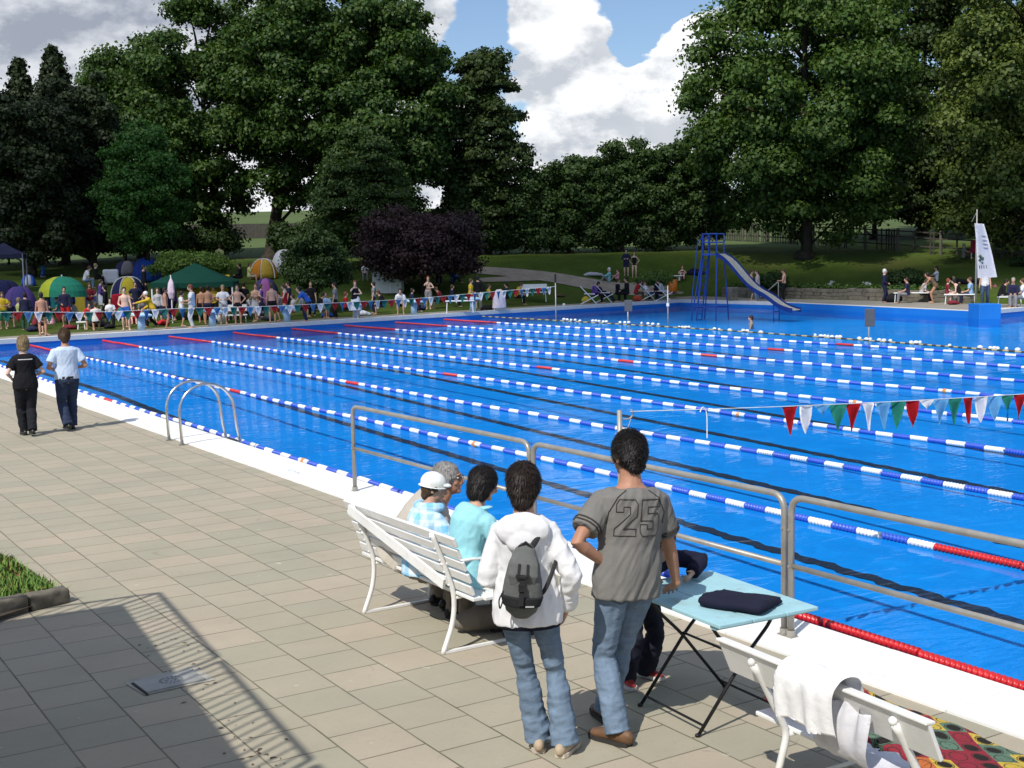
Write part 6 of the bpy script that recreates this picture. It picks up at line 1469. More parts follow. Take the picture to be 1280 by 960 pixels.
for a in [
 (5, 412, 'hold', T_, 1.6, 'm n tee:yellow knee:green', 'person in a yellow shirt and green shorts at the far left beside the purple tent'),
 (33, 413, 'stand_b', A_, 1.6, 'm d long:navy long:dgreen', 'person in dark clothes standing between the far left tents and the pool'),
 (45, 419, 'slump+', R__, 1.6, 'm d1 tee:maroon shorts:black', 'person in maroon seated at the far pool end left of the parasol'),
 (54, 420, 'stand', A_, 1.7, 't d - trunks:black', 'bare-backed swimmer in black trunks in front of the turquoise chair'),
 (66, 417, 'slump+', L_, 1.55, 'f r2 tee:pink skirt:white', 'girl in pink sitting in front of the green and yellow parasol'),
 (83, 409, 'stand_b', T_, 1.75, 'm d long:navy shorts:red', 'person in a navy jacket and red shorts under the green and yellow parasol'),
 (53, 347, 'stand_b', R__, 1.6, 'm d long:red long:blue', 'person in a red jacket standing on the lawn between the gazebo and the parasol'),
 (107, 361, 'slump', R__, 1.7, 'm n tee:white long:jean', 'person in white and jeans sitting left of the two on the lawn above the parasol'),
 (120, 358, 'sit+', R__, 1.65, 'f f long:black long:black', 'fair-haired person in dark clothes sitting beside the white sheet covered table'),
 (113, 412, 'slump', T_, 1.6, 'm d tee:red knee:grey', 'person in red sitting low by the heap of dark bags'),
 (121, 414, 'sit', A_, 1.6, 'm n tee:offw knee:black', 'person seated at the far pool end just left of the leftmost starting block'),
 (127, 391, 'stand_b+', R__, 1.6, 'f n long:purple towel:white', 'person wrapped in a white and purple towel under the edge of the parasol'),
 (139, 408, 'sit+', T_, 1.65, 'f b2 tee:white long:black', 'dark-haired person in white seated left of the red towel'),
 (158, 413, 'stand_b', T_, 1.78, 'f d - shorts:blue', 'bare-chested swimmer in blue shorts in front of the red towel'),
 (181, 374, 'stand', R__, 1.78, 'm d long:black long:black', 'person in black standing in front of the bright blue tent'),
 (191, 409, 'reach', L_, 1.75, 'm cap long:yellow long:black', 'person in a white cap and bright yellow jacket leaning left and pointing'),
 (208, 411, 'stand', R__, 1.72, 't d - trunks:black', 'tanned bare-chested boy in black trunks beside the closed parasol'),
 (228, 408, 'hold+', R__, 1.55, 'm d1 tee:white knee:navy', 'dark-haired person in a white T-shirt and navy shorts facing the official in white'),
 (241, 410, 'hold', L_, 1.82, 'm r tee:white long:offw', 'big official dressed all in white under the front of the green gazebo'),
 (253, 404, 'stand', A_, 1.65, 't d - trunks:black', 'tanned swimmer in black trunks half hidden behind another under the gazebo'),
 (261, 406, 'stand_b', A_, 1.75, 't b - trunks:navy', 'bare-backed dark-haired swimmer in navy trunks beside the official in white'),
 (280, 405, 'hold', T_, 1.75, 'm f tee:white knee:lgrey', 'fair man in a white T-shirt and grey shorts under the right of the gazebo'),
 (298, 405, 'hips', T_, 1.72, 'm n - trunks:black', 'bare-chested teenager in black trunks right of the gazebo leg'),
 (311, 400, 'sit+', R__, 1.6, 'f n2 long:lgrey knee:navy', 'person in pale grey sitting behind the bare-chested swimmers'),
 (321, 402, 'crossed', T_, 1.75, 'm n - towel:lgrey', 'bare-chested swimmer with folded arms and a grey towel round the waist'),
 (301, 356, 'sit+', L_, 1.6, 'm b2 long:black long:black', 'dark-haired person in black sitting on the lawn above the gazebo roof edge'),
 (312, 355, 'sit', R__, 1.6, 'm n tee:lemon shorts:beige', 'person in a lemon shirt sitting left of the orange and blue tent'),
 (275, 341, 'stand_b', A_, 1.7, 'm n tee:lemon long:brown', 'person in a lemon shirt standing on the lawn by the light green bush'),
 (341, 403, 'stand', A_, 1.75, 'm n - trunks:black', 'bare-backed swimmer in black trunks right of the dark navy tent'),
 (350, 401, 'hold', L_, 1.35, 'm d tee:grey shorts:maroon', 'child in grey between the bare-backed swimmer and the woman in red'),
 (357, 402, 'hold+', L_, 1.70, 'f n3 - suit:red', 'woman with hair tied back in a red swimsuit and red towel'),
 (383, 402, 'bend', L_, 1.78, 'm b tee:blue long:navy', 'person in a bright blue shirt bending forward at the far end'),
 (420, 398, 'stand_b', L_, 1.68, 'm d tee:grey long:black', 'person in a grey shirt and black trousers left of the woman in the white towel'),
 (445, 398, 'face+', T_, 1.75, 'f r2 tank:black towel:white', 'woman with a white towel round her waist raising a hand to her face'),
 (457, 351, 'slump', T_, 1.5, 'm g tee:white long:grey', 'small figure in white sitting by the white hut'),
 (501, 393, 'slump', T_, 1.75, 'm d tee:white shorts:black', 'man in a white shirt sitting with head bowed at the far end'),
 (536, 387, 'face+', T_, 1.75, 'f r1 - shorts:grey', 'bare-shouldered person in grey shorts behind the rightmost starting block'),
 (549, 356, 'sit+', T_, 1.7, 'f d tee:white long:navy', 'person in white sitting in the shade of the copper tree'),
 (566, 355, 'floor', R__, 1.7, 'm d long:blue long:navy', 'person in blue sitting on the grass right of the copper tree'),
 (589, 389, 'stand_b+', R__, 1.65, 'm n tee:yellow skirt:red', 'person in a yellow top and red skirt left of the one in black'),
 (598, 388, 'hips', A_, 1.78, 'm b long:black long:beige', 'person in a black top and beige trousers at the right end of the white table'),
 (611, 383, 'sit', R__, 1.6, 'm n tee:yellow long:black', 'person in a yellow top sitting behind the draped towel'),
 (646, 381, 'slump', R__, 1.7, 'm n tee:yellow long:black', 'person in yellow and black trousers sitting left of the white garden bench'),
 (761, 353, 'floor', L_, 1.7, 'm w long:cyan long:grey', 'pale-haired person in grey sitting on the grass above the deckchairs'),
 (772, 352, 'floor+', L_, 1.4, 'f n tee:pink shorts:pink', 'child in pink sitting on the grass beside the pale-haired person'),
 (783, 346, 'hold+', T_, 1.72, 'f b long:navy shorts:navy', 'taller of the two girls on the bank, in a navy top'),
 (793, 347, 'hips+', T_, 1.66, 'f n3 - suit:black', 'girl in a black swimsuit beside the girl in navy on the bank'),
 (754, 378, 'recline', R__, 1.75, 'm d long:navy long:navy', 'person in navy reclining in a deckchair by the far pool edge'),
 (772, 377, 'sit', R__, 1.75, 'm n long:black long:black', 'person in a black jacket and pale scarf sitting second in the deckchair row'),
 (784, 377, 'sit', L_, 1.85, 'm b long:black long:black', 'dark-haired person all in black sitting left of the red bag'),
 (811, 376, 'recline', R__, 1.72, 'm n tee:white long:denim', 'person in a white T-shirt and jeans reclining in a deckchair'),
 (829, 376, 'slump', L_, 1.7, 'm d tee:lgrey long:black', 'person in grey sitting nearest the orange bin'),
 (853, 349, 'floor+', T_, 1.6, 'f r - suit:maroon', 'sunbather sitting on the bank behind the orange bin'),
 (939, 376, 'stand', R__, 1.72, 'm n - knee:brown', 'bare-chested person behind the chute of the slide, the left one of the pair'),
 (947, 376, 'stand_b', L_, 1.70, 'f n tank:lgrey long:jean', 'person in a pale top and jeans behind the chute of the slide'),
 (980, 376, 'hold', L_, 1.75, 'm n - long:black', 'bare-chested person in long black trousers by the steps handrail'),
 (1105, 378, 'stand_b', R__, 1.70, 'm w long:navy long:navy', 'white-haired person in navy standing at the left end of the benches'),
 (1166, 379, 'bend+', L_, 1.72, 't d - suit:brown', 'bather in a dark swimsuit bending over in front of the stone wall'),
 (1199, 380, 'slump+', L_, 1.68, 'f b1 - suit:black', 'dark-haired bather sitting on the bench left of the flagpole'),
 (1231, 381, 'stand', T_, 1.78, 'm n tank:white long:denim', 'person in a white vest and jeans standing right behind the flagpole'),
 (1266, 384, 'sit', T_, 1.75, 'm g long:navy long:grey', 'person in a navy and white jacket, left of the pair seated at the far right'),
 (1279, 384, 'sit+', L_, 1.7, 'm n tee:white long:grey', 'person in white, right of the pair seated at the far right edge'),
 (1152, 356, 'lie+', L_, 1.7, 'f f - suit:beige', 'sunbather lying on the grass above the stone wall'),
 (1170, 353, 'floor', L_, 1.65, 'm d tee:white long:black', 'person in white and black sitting on the grass above the stone wall'),
 (1206, 356, 'lie', R__, 1.75, 'm d long:black long:black', 'person in black lying on the grass left of the banner'),
 (1205, 324, 'floor', R__, 1.7, 'm g tee:grey long:brown', 'person in grey sitting beside the red garden chair under the tree'),

 (14, 409, 'slump', T_, 1.6, 'm n tee:navy knee:grey', 'person in navy sitting low before the purple tent at the far left'),
 (24, 407, 'sit+', R__, 1.6, 'f f1 tee:lemon shorts:navy', 'fair-haired child in a lemon top sitting before the purple tent'),
 (74, 404, 'sit', L_, 1.6, 'm d tee:teal knee:black', 'person in a teal top sitting on the turquoise chair under the parasol'),
 (97, 408, 'slump+', L_, 1.6, 'f n2 long:grey long:navy', 'person in a grey jacket sitting left of the small white table'),
 (148, 410, 'slump', R__, 1.5, 'm b tee:green shorts:navy', 'child in green sitting beside the leftmost starting block'),
 (168, 405, 'floor+', T_, 1.5, 'f n1 tee:red shorts:red', 'child in red sitting on the grass behind the pink towel'),
 (199, 405, 'stand_b+', T_, 1.62, 'f n3 long:lgrey knee:navy', 'person in pale grey between the yellow jacket and the tanned boy'),
 (219, 401, 'stand', L_, 1.7, 'm d tee:purple knee:black', 'person in purple half hidden behind the closed parasol'),
 (268, 402, 'crossed', T_, 1.72, 'm n tee:yellow knee:black', 'person in yellow in the shade at the middle of the gazebo'),
 (289, 401, 'stand+', A_, 1.65, 'f d2 tee:navy knee:navy', 'dark-haired person in navy at the right side of the gazebo'),
 (331, 402, 'slump', L_, 1.6, 'm n long:navy knee:grey', 'person in a navy jacket sitting right of the swimmer with folded arms'),
 (368, 400, 'sit+', L_, 1.6, 'f n1 tee:offw shorts:red', 'person in an off-white top sitting right of the woman in red'),
 (398, 398, 'slump', R__, 1.65, 'm d tee:black knee:grey', 'person in black sitting in front of the dark round shrub'),
 (408, 397, 'sit', T_, 1.6, 'm n tee:lblue knee:navy', 'person in pale blue sitting in front of the dark round shrub'),
 (432, 396, 'sit+', R__, 1.6, 'f r2 tee:red knee:black', 'red-haired person in red sitting left of the woman in the white towel'),
 (480, 393, 'slump', L_, 1.65, 'm n long:black knee:navy', 'person in a black jacket sitting left of the man with bowed head'),
 (515, 390, 'sit+', R__, 1.6, 'f d2 tee:navy long:black', 'dark-haired person in navy sitting right of the man with bowed head'),
 (634, 382, 'sit', L_, 1.65, 'm d long:navy long:navy', 'person all in navy sitting between the two people in yellow'),
 (743, 379, 'sit', R__, 1.7, 'm g long:purple long:black', 'grey-haired person in purple sitting among the leftmost deckchairs'),
 (795, 376, 'slump+', R__, 1.65, 'f n2 tee:red long:brown', 'person in red sitting beside the red bag in the deckchair row'),
 (821, 375, 'sit', L_, 1.7, 'm n long:navy long:black', 'person in navy sitting between the last two deckchairs'),
 (1134, 379, 'sit', L_, 1.7, 'm d tee:navy long:grey', 'person in navy sitting at the left end of the bench with dark bags'),
 (1152, 378, 'slump+', R__, 1.65, 'f n1 tee:lgrey long:black', 'person in pale grey sitting on the bench with dark bags'),
 (1184, 379, 'sit+', R__, 1.6, 'f r1 tee:maroon long:grey', 'person in maroon sitting left of the dark-haired bather'),
 (1213, 380, 'sit', L_, 1.7, 'm n tee:lblue long:navy', 'person in pale blue sitting right of the dark-haired bather'),
 (1250, 383, 'slump', R__, 1.7, 'm d long:black long:grey', 'person in black sitting on the left end of the far right bench'),

 (61, 404, 'stand+', R__, 1.62, 'f f2 long:navy long:navy', 'fair-haired person in navy standing behind the girl in pink'),
 (92, 402, 'stand_b', L_, 1.7, 'm d tee:blue knee:black', 'person in blue standing right of the one in navy and red under the parasol'),
 (114, 399, 'hold', T_, 1.68, 'm n tee:maroon knee:grey', 'person in maroon standing behind the yellow and blue windbreak'),
 (133, 400, 'stand+', L_, 1.6, 'f b2 long:black long:black', 'dark-haired person in black standing before the yellow and navy tent'),
 (171, 398, 'hips', T_, 1.72, 'm d tee:navy knee:navy', 'person in navy with hands on hips behind the bare-chested swimmer in blue'),
 (180, 403, 'slump', T_, 1.6, 'm n tee:grey knee:black', 'person in grey sitting left of the one in the bright yellow jacket'),
 (306, 397, 'stand', A_, 1.7, 'm b long:black long:black', 'person in black standing behind the teenager in black trunks'),
 (327, 397, 'stand_b+', R__, 1.6, 'f n2 tee:purple long:navy', 'person in purple standing behind the swimmer with folded arms'),
 (362, 396, 'stand', L_, 1.7, 'm d tee:navy knee:navy', 'person in navy standing behind the woman in the red swimsuit'),
 (375, 397, 'slump', R__, 1.6, 'm n long:grey knee:black', 'person in grey sitting beside the one in bright blue'),
 (390, 395, 'stand_b', T_, 1.68, 'm n tee:black long:black', 'person in black standing right of the one in bright blue'),
 (468, 392, 'stand+', L_, 1.6, 'f d1 tee:grey long:navy', 'person in grey standing in front of the white hut'),
 (552, 386, 'slump', L_, 1.6, 'm n tee:maroon knee:black', 'person in maroon sitting left of the long white table'),
 (565, 384, 'sit+', R__, 1.6, 'f n2 long:navy long:black', 'person in navy sitting behind the long white table'),
]: person(*a)
for i, (px, py, w, h, c, lab) in enumerate([(42, 415, 14, 8, 'navy', 'navy sports bag at the far pool end left of the bare-backed swimmer'), (88, 412, 12, 7, 'maroon', 'maroon bag left of the small white table'), (138, 411, 12, 7, 'black', 'black bag left of the leftmost starting block'), (204, 407, 12, 7, 'red', 'red bag beside the closed parasol'), (270, 404, 10, 6, 'navy', 'navy bag left of the white bucket'), (334, 401, 14, 7, 'grey', 'grey bag right of the third starting block'), (410, 397, 14, 7, 'blue', 'blue bag right of the fourth starting block'), (456, 395, 14, 7, 'white', 'white towel heap left of the fifth starting block'), (609, 388, 12, 7, 'black', 'black bag left of the draped towel'), (1192, 381, 12, 6, 'maroon', 'maroon bag under the seated bather bench')]):
    lump(px, py, w, h, 'bag', lab, 'bag' if c != 'white' else 'towel', cloth(CC[c]), 20+i)
person(705, 389, 'swim', A_, 1.7, 'f cap - trunks:navy', 'bather in a white swimming cap standing in the pool beside the post', WZ)
t = person(939, 401, 'swim', L_, 1.7, 'm d - trunks:navy', 'dark-haired swimmer in the water below the slide', WZ); t.location.z = WZ-1.52*1.7/1.75
LG = 1.36        # how light the foliage is overall
# ================================================================== trees, shrubs, fence
def leaf_mat(name, lo, mid, hi, trans=.25):
    if 'petals' not in name: lo, mid, hi = [[v*LG for v in q] for q in (lo, mid, hi)]
    m, nt, b = new_mat(name); g = nt('ShaderNodeNewGeometry'); tc = nt('ShaderNodeTexCoord').outputs['Object']
    k = nt.math('ADD', nt.math('MULTIPLY', g.outputs['Random Per Island'], .55), nt.math('MULTIPLY', nt.noise(tc, .45, 3, .6), .5))
    c = nt.ramp(k, [(.2, lo), (.5, mid), (.85, hi)]); nt.set(b, 'Base Color', c); b.inputs['Roughness'].default_value = .55; b.inputs['Specular IOR Level'].default_value = .25
    tl = nt('ShaderNodeBsdfTranslucent', ins={'Color': nt.mix(1.0, c, (1.3, 1.5, .5, 1), 'MULTIPLY')}); mx = nt('ShaderNodeMixShader', ins={0: trans, 1: b.outputs[0], 2: tl.outputs[0]})
    nt.l.new(mx.outputs[0], next(n for n in nt.n if n.type == 'OUTPUT_MATERIAL').inputs[0]); return m
LIME = leaf_mat('lime_leaves', (.020, .044, .009), (.040, .078, .013), (.072, .108, .021)); OLIVE = leaf_mat('olive_leaves', (.034, .055, .012), (.066, .094, .018), (.115, .138, .03)); MAPLE = leaf_mat('maple_leaves', (.014, .036, .008), (.028, .06, .011), (.058, .088, .018))
BEECH = leaf_mat('beech_leaves', (.012, .024, .007), (.024, .041, .010), (.040, .060, .014)); CONIF = leaf_mat('conifer_needles', (.008, .015, .005), (.014, .024, .008), (.024, .036, .011), .1); BRIGHT = leaf_mat('bright_leaves', (.016, .050, .010), (.030, .085, .014), (.05, .115, .022))
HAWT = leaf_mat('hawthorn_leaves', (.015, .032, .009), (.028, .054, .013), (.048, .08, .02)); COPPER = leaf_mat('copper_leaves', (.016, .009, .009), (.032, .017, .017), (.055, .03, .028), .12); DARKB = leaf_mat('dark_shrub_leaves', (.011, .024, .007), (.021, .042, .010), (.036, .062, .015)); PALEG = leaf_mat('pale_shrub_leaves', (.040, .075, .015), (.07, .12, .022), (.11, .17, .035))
BARK = mat('tree_bark', (.040, .034, .026), .95, 0, .35, 3, .7, 12, .1)
def leaves(name, C, RC, npl, size, seed, droop=.0, flat=.6, up=.35, jit=.55):
    """C (n,3) clump centres, RC radii; a spray of small folded leaves round each"""
    r = np.random.default_rng(seed); N = int(sum(npl)); idx = np.repeat(np.arange(len(C)), npl)
    d = r.normal(size=(N, 3)); d /= np.linalg.norm(d, axis=1)[:, None]; d[:, 2] = np.where(r.random(N) < .3, np.abs(d[:, 2]), d[:, 2])
    rad = RC[idx]*np.abs(r.normal(.80, .34, N)); P = C[idx]+d*rad[:, None]*np.array([1, 1, flat]); P[:, 2] -= droop*RC[idx]*(np.hypot(d[:, 0], d[:, 1])**2)
    n = d+r.normal(size=(N, 3))*jit+np.array([0, 0, up]); n /= np.linalg.norm(n, axis=1)[:, None]
    t = r.normal(size=(N, 3))+d*.7-np.array([0, 0, .5+droop]); t -= n*np.sum(t*n, 1)[:, None]; t /= np.linalg.norm(t, axis=1)[:, None]+1e-9; b = np.cross(n, t)
    L = size*r.uniform(.6, 1.35, N); w = L*r.uniform(.32, .5, N)
    v0 = P-t*(L/2)[:, None]; v2 = P+t*(L/2)[:, None]-n*(L*.12)[:, None]; v1 = P+b*w[:, None]+n*(L*.10)[:, None]; v3 = P-b*w[:, None]+n*(L*.10)[:, None]
    V = np.stack([v0, v1, v2, v3], 1).reshape(-1, 3); return arr_mesh(name, V, np.arange(N*4).reshape(N, 4))
def at_depth(px, D, py=None):
    d = ray(px, py if py is not None else 480); k = D/d.dot(CFW); p = Vector((0, 0, CH))+d*k; return p
def z_at(py, p): # height whose picture row is py above point p
    lo, hi = -5, 60
    for _ in range(40):
        m_ = (lo+hi)/2; q = Vector((p.x, p.y, m_))-Vector((0, 0, CH)); y = 480-CF*q.dot(CU)/q.dot(CFW)
        if y > py: lo = m_
        else: hi = m_
    return lo
def tree(name, label, px, D, top, bot, half, lm, seed, cat='tree', shape='round', ncl=90, npl=230, ls=0.223, rc=.17, trunk=.35, group=None, tpx=None, droop=0, flat=.65, depthk=1.0, up=.35, hollow=.35, jit=.55):
    ncl = int(ncl*1.35); rc = rc*.90; r = np.random.default_rng(seed); p = at_depth(px, D); p.z = terrain(p.x, p.y); q = p
    if tpx is not None: q = at_depth(tpx, D); q.z = terrain(q.x, q.y)
    zt, zb = z_at(top, p), max(z_at(bot, p), p.z+.1); a = half*D/CF; H = zt-zb
    t = thing(name, label, cat, q, 0, group); o = np.array(p-q)
    u = r.normal(size=(ncl*4, 3)); u /= np.linalg.norm(u, axis=1)[:, None]; k = hollow+(1-hollow)*r.random(ncl*4)**.6; u *= k[:, None]; u = u[:ncl]
    hz = (u[:, 2]+1)/2                                       # 0 bottom, 1 top
    if shape == 'round': w = np.ones(ncl)
    elif shape == 'dome': w = 1.12-.25*hz
    elif shape == 'egg': w = 1.15-.5*hz
    elif shape == 'cone': hz = r.random(ncl)**.95; ang = r.uniform(0, 6.28, ncl); rr_ = (1-hz*.97)**.85*(.3+.7*r.random(ncl)**.5); u = np.stack([np.cos(ang)*rr_, np.sin(ang)*rr_, hz*2-1], 1); w = np.ones(ncl)
    elif shape == 'column': w = np.ones(ncl); u[:, 0] /= np.sqrt(np.maximum(.3, 1-u[:, 2]**2)); u[:, 1] /= np.sqrt(np.maximum(.3, 1-u[:, 2]**2)); u[:, :2] *= .92
    RC = rc*a*r.uniform(.6, 1.35, ncl)
    if shape == 'cone': RC *= (1.15-.82*hz)
    C = np.stack([u[:, 0]*w*(a-RC*.7), u[:, 1]*w*(a-RC*.7)*depthk, zb+RC*.5+(H-RC*1.1)*(u[:, 2]+1)/2-q.z], 1); C[:, :2] += o[:2]
    n = np.maximum(20, (npl*2.2*(RC/RC.mean())**1.7)).astype(int)
    link('crown', leaves('crown', C, RC, n, ls, seed, droop, flat, up, jit), lm, t)
    bm = B(); zc = zb+H*.75-q.z; P = [V3((0, 0, -.2)), V3((.02*H, .01*H, (zb-q.z)*.6+.3)), V3((o[0]*.7, o[1]*.7, zb-q.z+H*.35)), V3((o[0], o[1], zc))]
    tr_ = trunk; tube(bm, [V3((0, 0, -.3)), V3((0, 0, .15))]+spline(P, 5)[1:], [tr_*1.7, tr_*1.25]+[tr_*(1-.8*i/15) for i in range(15)], 10)
    sp_l = spline(P, 5); rr2 = random.Random(seed)
    for i in rr2.sample(range(ncl), min(ncl, 26 if trunk > .15 else 10)):
        c = V3(C[i]); j = min(range(len(sp_l)), key=lambda m_: abs(sp_l[m_].z-(c.z-(c-sp_l[m_]).length*.35))); s0 = sp_l[max(2, j-1)]; mid = s0.lerp(c, .5)+V3((0, 0, .08*(c-s0).length))
        b0 = tr_*.32*rr2.uniform(.6, 1.1); tube(bm, [s0, mid, c], [b0, b0*.6, b0*.18], 6)
    link('trunk', bm_mesh(bm, 'trunk', True), BARK, t); return t
# big deciduous trees
tree('lime_tree', 'huge lime tree with a straight trunk behind the water slide, right of the sky gap', 1005, 84, -95, 312, 156, LIME, 1, shape='dome', ncl=230, npl=210, ls=0.260, rc=.15, trunk=.48, droop=.25)
tree('lime_tree', 'big yellowish green tree at the far right edge above the banner', 1292, 78, -70, 322, 152, OLIVE, 2, shape='column', ncl=230, npl=200, ls=0.236, rc=.14, trunk=.5, droop=.2, depthk=.7)
tree('beech_tree', 'dark tree filling the gap between the two big trees on the right', 1150, 104, -90, 300, 100, BEECH, 3, shape='column', ncl=120, npl=170, ls=0.310, rc=.2, trunk=.5)
tree('beech_tree', 'dark tree behind the far right tree, beyond the fence', 1262, 108, -60, 310, 110, BEECH, 33, shape='column', ncl=110, npl=160, ls=0.310, rc=.2, trunk=.5)
tree('maple_tree', 'tall tree at left with the thinner of the two bare trunks', 268, 92, -14, 292, 108, MAPLE, 4, shape='dome', ncl=150, npl=160, ls=0.260, rc=.16, trunk=.40, tpx=280)
tree('maple_tree', 'tallest tree of the left group, with the thicker bare trunk', 388, 90, -62, 270, 116, MAPLE, 5, shape='round', ncl=170, npl=190, ls=0.260, rc=.16, trunk=.55, tpx=345)
tree('maple_tree', 'broad yellow-green tree at the right of the left group', 492, 88, -30, 290, 104, MAPLE, 6, shape='dome', ncl=170, npl=200, ls=0.260, rc=.17, trunk=.5)
tree('maple_tree', 'tall dark tree behind the bright green one at left', 186, 95, 30, 330, 92, MAPLE, 71, shape='dome', ncl=120, npl=170, ls=0.260, rc=.2, trunk=.35)
tree('beech_tree', 'feathery tree with drooping side sprays standing against the white cloud', 612, 90, 44, 300, 76, BEECH, 8, shape='egg', ncl=120, npl=130, ls=0.248, rc=.20, trunk=.3, droop=.5, flat=.35)
# conifers and the dark wood at far left
for i, (px, top, half, lab) in enumerate([(46, 72, 62, 'dark conifer at the far left, the lower of the two pointed tops'), (88, 56, 66, 'dark conifer with the highest pointed top at the far left')]):
    tree('conifer', lab, px, 88, top, 300, half, CONIF, 10+i, shape='cone', ncl=240, npl=110, ls=0.248, rc=.26, trunk=.3, droop=.4, flat=.6)
for i, (px, top, half, D, lab) in enumerate([(-30, 76, 66, 80, 'dark broad tree cut by the left edge of the view'), (44, 96, 70, 76, 'wide dark tree in front of the pointed conifers'), (120, 84, 58, 82, 'dark tree right of the conifers, behind the bright green one')]):
    tree('yew_tree', lab, px, D, top, 345, half, CONIF, 14+i, shape='column', ncl=120, npl=210, ls=0.223, rc=.22, trunk=.35)
tree('young_tree', 'bright green medium tree standing before the dark trees at left', 190, 74, 138, 322, 66, BRIGHT, 20, shape='egg', ncl=110, npl=170, ls=0.161, rc=.2, trunk=.15, flat=.5)
tree('young_tree', 'mid green tree with layered branches left of the copper tree', 462, 80, 150, 322, 72, HAWT, 21, shape='egg', ncl=110, npl=160, ls=0.174, rc=.2, trunk=.15, flat=.4, droop=.3)
for i, (px, top, half, lab) in enumerate([(600, 196, 46, 'rounded hawthorn below the feathery tree'), (660, 208, 42, 'hawthorn second from the left in the row beneath the sky gap'), (715, 188, 44, 'hawthorn third from the left in the row beneath the sky gap'), (778, 172, 46, 'hawthorn in the middle of the row with a domed top'), (828, 158, 44, 'tallest hawthorn of the row beneath the sky gap'), (878, 172, 40, 'hawthorn at the right end of the row, touching the huge lime tree')]):
    tree('hawthorn_tree', lab, px, 90, top, 330, half+4, HAWT, 24+i, shape='column', ncl=80, npl=170, ls=0.198, rc=.24, trunk=.2, group='hawthorn trees along the fence')
tree('beech_tree', 'dark tree low in the gap right of the huge lime tree', 1090, 100, 60, 310, 70, BEECH, 34, shape='column', ncl=90, npl=150, ls=.3, rc=.24, trunk=.25)
tree('beech_tree', 'dark low tree behind the fence left of the far right tree', 1172, 98, 120, 312, 60, BEECH, 35, shape='column', ncl=80, npl=150, ls=.3, rc=.26, trunk=.25)
for i, (px, half, top, lab) in enumerate([(255, 60, 268, 'dark bush between the left trunks, at left'), (440, 60, 262, 'dark bush behind the mid green layered tree'), (375, 36, 276, 'low dark bush right of the thick trunk'), (560, 50, 262, 'dark bush behind the copper tree'), (20, 50, 284, 'dark bush filling the shade under the broad tree at the left edge'), (95, 44, 288, 'dark bush filling the tree shade behind the parasol'), (165, 40, 282, 'dark bush filling the tree shade behind the bright blue tent'), (630, 44, 272, 'dark bush beneath the left end of the hawthorn row'), (692, 44, 276, 'dark bush beneath the hawthorn row, third trunk'), (755, 44, 272, 'dark bush beneath the middle of the hawthorn row'), (820, 42, 276, 'dark bush beneath the right part of the hawthorn row')]):
    tree('dark_bush', lab, px, 90 if i != 2 else 86, top if i else 284, 318, half, DARKB, 90+i, 'bush', 'column', ncl=50, npl=150, ls=0.186, rc=.3, trunk=.08, depthk=.5)  # the three at far left are added to darken lawn in deep tree shade
# shrubs
tree('copper_tree', 'low round copper-leaved tree with dark purple foliage behind the far pool end', 531, 74, 254, 352, 84, COPPER, 40, 'tree', 'column', ncl=120, npl=230, ls=0.149, rc=.2, trunk=.14, flat=.6)
tree('round_shrub', 'dark green round shrub hiding part of the pale grey tent', 400, 66, 284, 368, 48, DARKB, 41, 'shrub', 'column', ncl=80, npl=200, ls=0.124, rc=.24, trunk=.06)
tree('broad_shrub', 'light green spreading shrub behind the green gazebo', 243, 72, 311, 350, 52, PALEG, 42, 'shrub', 'dome', ncl=70, npl=200, ls=0.124, rc=.22, trunk=.05, flat=.6)
tree('small_shrub', 'grassy dark green clump on the stone wall behind the white-haired person', 1128, 72, 336, 372, 24, DARKB, 43, 'shrub', 'column', ncl=50, npl=150, ls=0.124, rc=.3, trunk=.03)
tree('small_shrub', 'light green weedy clump on the bank behind the person in white on the deckchair', 820, 76, 339, 358, 24, PALEG, 44, 'shrub', 'dome', ncl=36, npl=120, ls=0.112, rc=.3, trunk=.03)
tree('small_shrub', 'green bush on the bank right of the steps handrail', 962, 74, 338, 364, 22, DARKB, 45, 'shrub', 'dome', ncl=36, npl=130, ls=0.112, rc=.3, trunk=.03)
tree('small_shrub', 'dark bush at the far right edge below the big tree', 1282, 76, 325, 356, 20, DARKB, 46, 'shrub', 'dome', ncl=36, npl=130, ls=0.124, rc=.3, trunk=.03)
# low border plants along the wall top and flowers
r = np.random.default_rng(77); P = []
for k in range(260):
    y = r.uniform(41.3, 59); x = 53.15+abs(r.normal())*.45; P.append((x, y, .72))
P = np.array(P); C = P.copy(); tag(link('border_plants', leaves('border_plants', C, r.uniform(.12, .3, len(P)), np.full(len(P), 26), .12, 5, 0, .8), leaf_mat('border_leaves', (.02, .05, .01), (.04, .085, .016), (.08, .12, .03))), kind='stuff')
FLW = [leaf_mat('white_petals', (.6, .6, .55), (.65, .65, .6), (.7, .7, .66), .1), leaf_mat('pink_petals', (.45, .12, .16), (.5, .2, .22), (.55, .3, .3), .1)]
for k, (px, py) in enumerate([(1040, 353), (1044, 358), (1036, 356), (1083, 354), (1086, 356), (1243, 358)]):
    p = G(px, py+8, 40); pz = z_at(py, p); t = thing('flower_plant', ['tall white flower left of its companion on the bank', 'white flower just above the middle of the stone wall', 'small white flower left of the taller ones', 'small pale flower near the white-haired person', 'pale flower beside the small one near the white-haired person', 'pinkish flower beside the banner'][k], 'flower', p)
    bm = B(); tube(bm, [(0, 0, 0), (.02, 0, max(.2, pz-p.z))], .012, 5); obj('stem', bm, DARKB, t); link('blossom', leaves('blossom', np.array([[.02, 0, max(.2, pz-p.z)]]), np.array([.13]), np.array([26]), .13, k), FLW[k == 5], t)
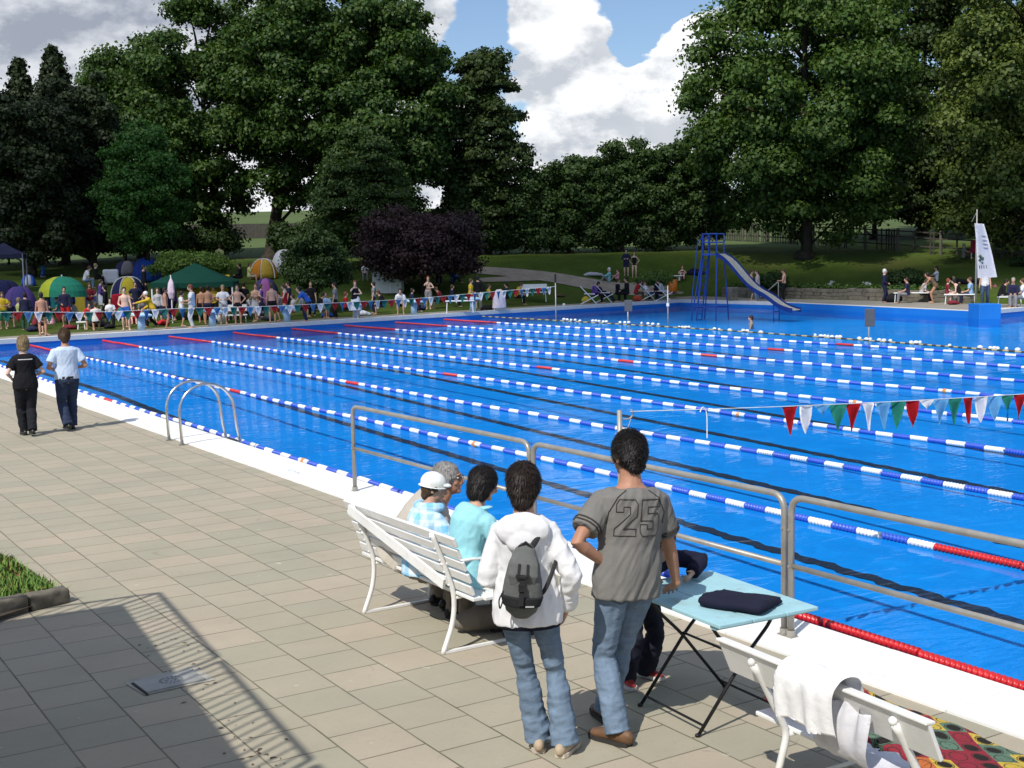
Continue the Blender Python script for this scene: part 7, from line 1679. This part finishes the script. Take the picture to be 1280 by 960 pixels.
# fence along the top of the bank
FP = [G(x, y, 60) for x, y in [(540, 300), (640, 299), (740, 298), (860, 299), (950, 303), (1040, 309), (1105, 313), (1165, 318), (1240, 322), (1330, 328)]]
WOODF = mat('weathered_fence_wood', (.045, .04, .032), .9, 0, .3, 3, .4, 20); WOODP = mat('pale_fence_post', (.10, .09, .07), .9, 0, .2, 3, .3, 20)
t = thing('wooden_fence', 'long weathered wooden fence along the top of the grass bank', 'fence', FP[0])
SPF = spline(FP, 24); cum = [0]
for a, b_ in zip(SPF, SPF[1:]): cum.append(cum[-1]+(b_-a).length)
def fence_at(s):
    for i in range(len(SPF)-1):
        if cum[i+1] >= s: q = SPF[i].lerp(SPF[i+1], (s-cum[i])/max(1e-6, cum[i+1]-cum[i])); return V3((q.x, q.y, terrain(q.x, q.y))), (SPF[i+1]-SPF[i]).normalized()
    return V3((SPF[-1].x, SPF[-1].y, terrain(SPF[-1].x, SPF[-1].y))), (SPF[-1]-SPF[-2]).normalized()
s = 0; bm = B()
while s < cum[-1]:
    q, d = fence_at(s); pb = B(); box(pb, q-FP[0]+V3((0, 0, .75)), (.14, .14, 1.55), Matrix.Rotation(math.atan2(d.y, d.x), 3, 'Z')); obj('post', pb, WOODP, t); s += 3.05
for z in (.45, 1.0, 1.35):
    pb = B(); s = 0; prev = None
    while s < cum[-1]:
        q, d = fence_at(s); q = q-FP[0]+V3((0, 0, z))
        if prev is not None: bar(pb, prev, q, .05, .09)
        prev = q; s += 3.05
    obj('rail', pb, WOODF, t)
s = .1; pb = B(); rr = random.Random(8)
while s < cum[-1]:
    q, d = fence_at(s); tt = s/cum[-1]
    if rr.random() < (.97 if tt < .62 else .30): box(pb, q-FP[0]+V3((0, .0, .72)), (.11, .03, 1.40+rr.uniform(-.06, .06)), Matrix.Rotation(math.atan2(d.y, d.x), 3, 'Z'))
    s += .22
o = obj('palings', pb, WOODF, t); o['kind'] = 'stuff'
p0, p1 = G(150, 300, 60), G(410, 297, 60); t = thing('wooden_fence', 'dark board fence behind the two bare trunks at left', 'fence', p0); bm = B(); n = 60
for i in range(n):
    q = p0.lerp(p1, i/n); q.z = terrain(q.x, q.y); box(bm, q-p0+V3((0, 0, .7)), ((p1-p0).length/n*.93, .04, 1.5), Matrix.Rotation(math.atan2((p1-p0).y, (p1-p0).x), 3, 'Z'))
obj('boards', bm, WOODF, t)
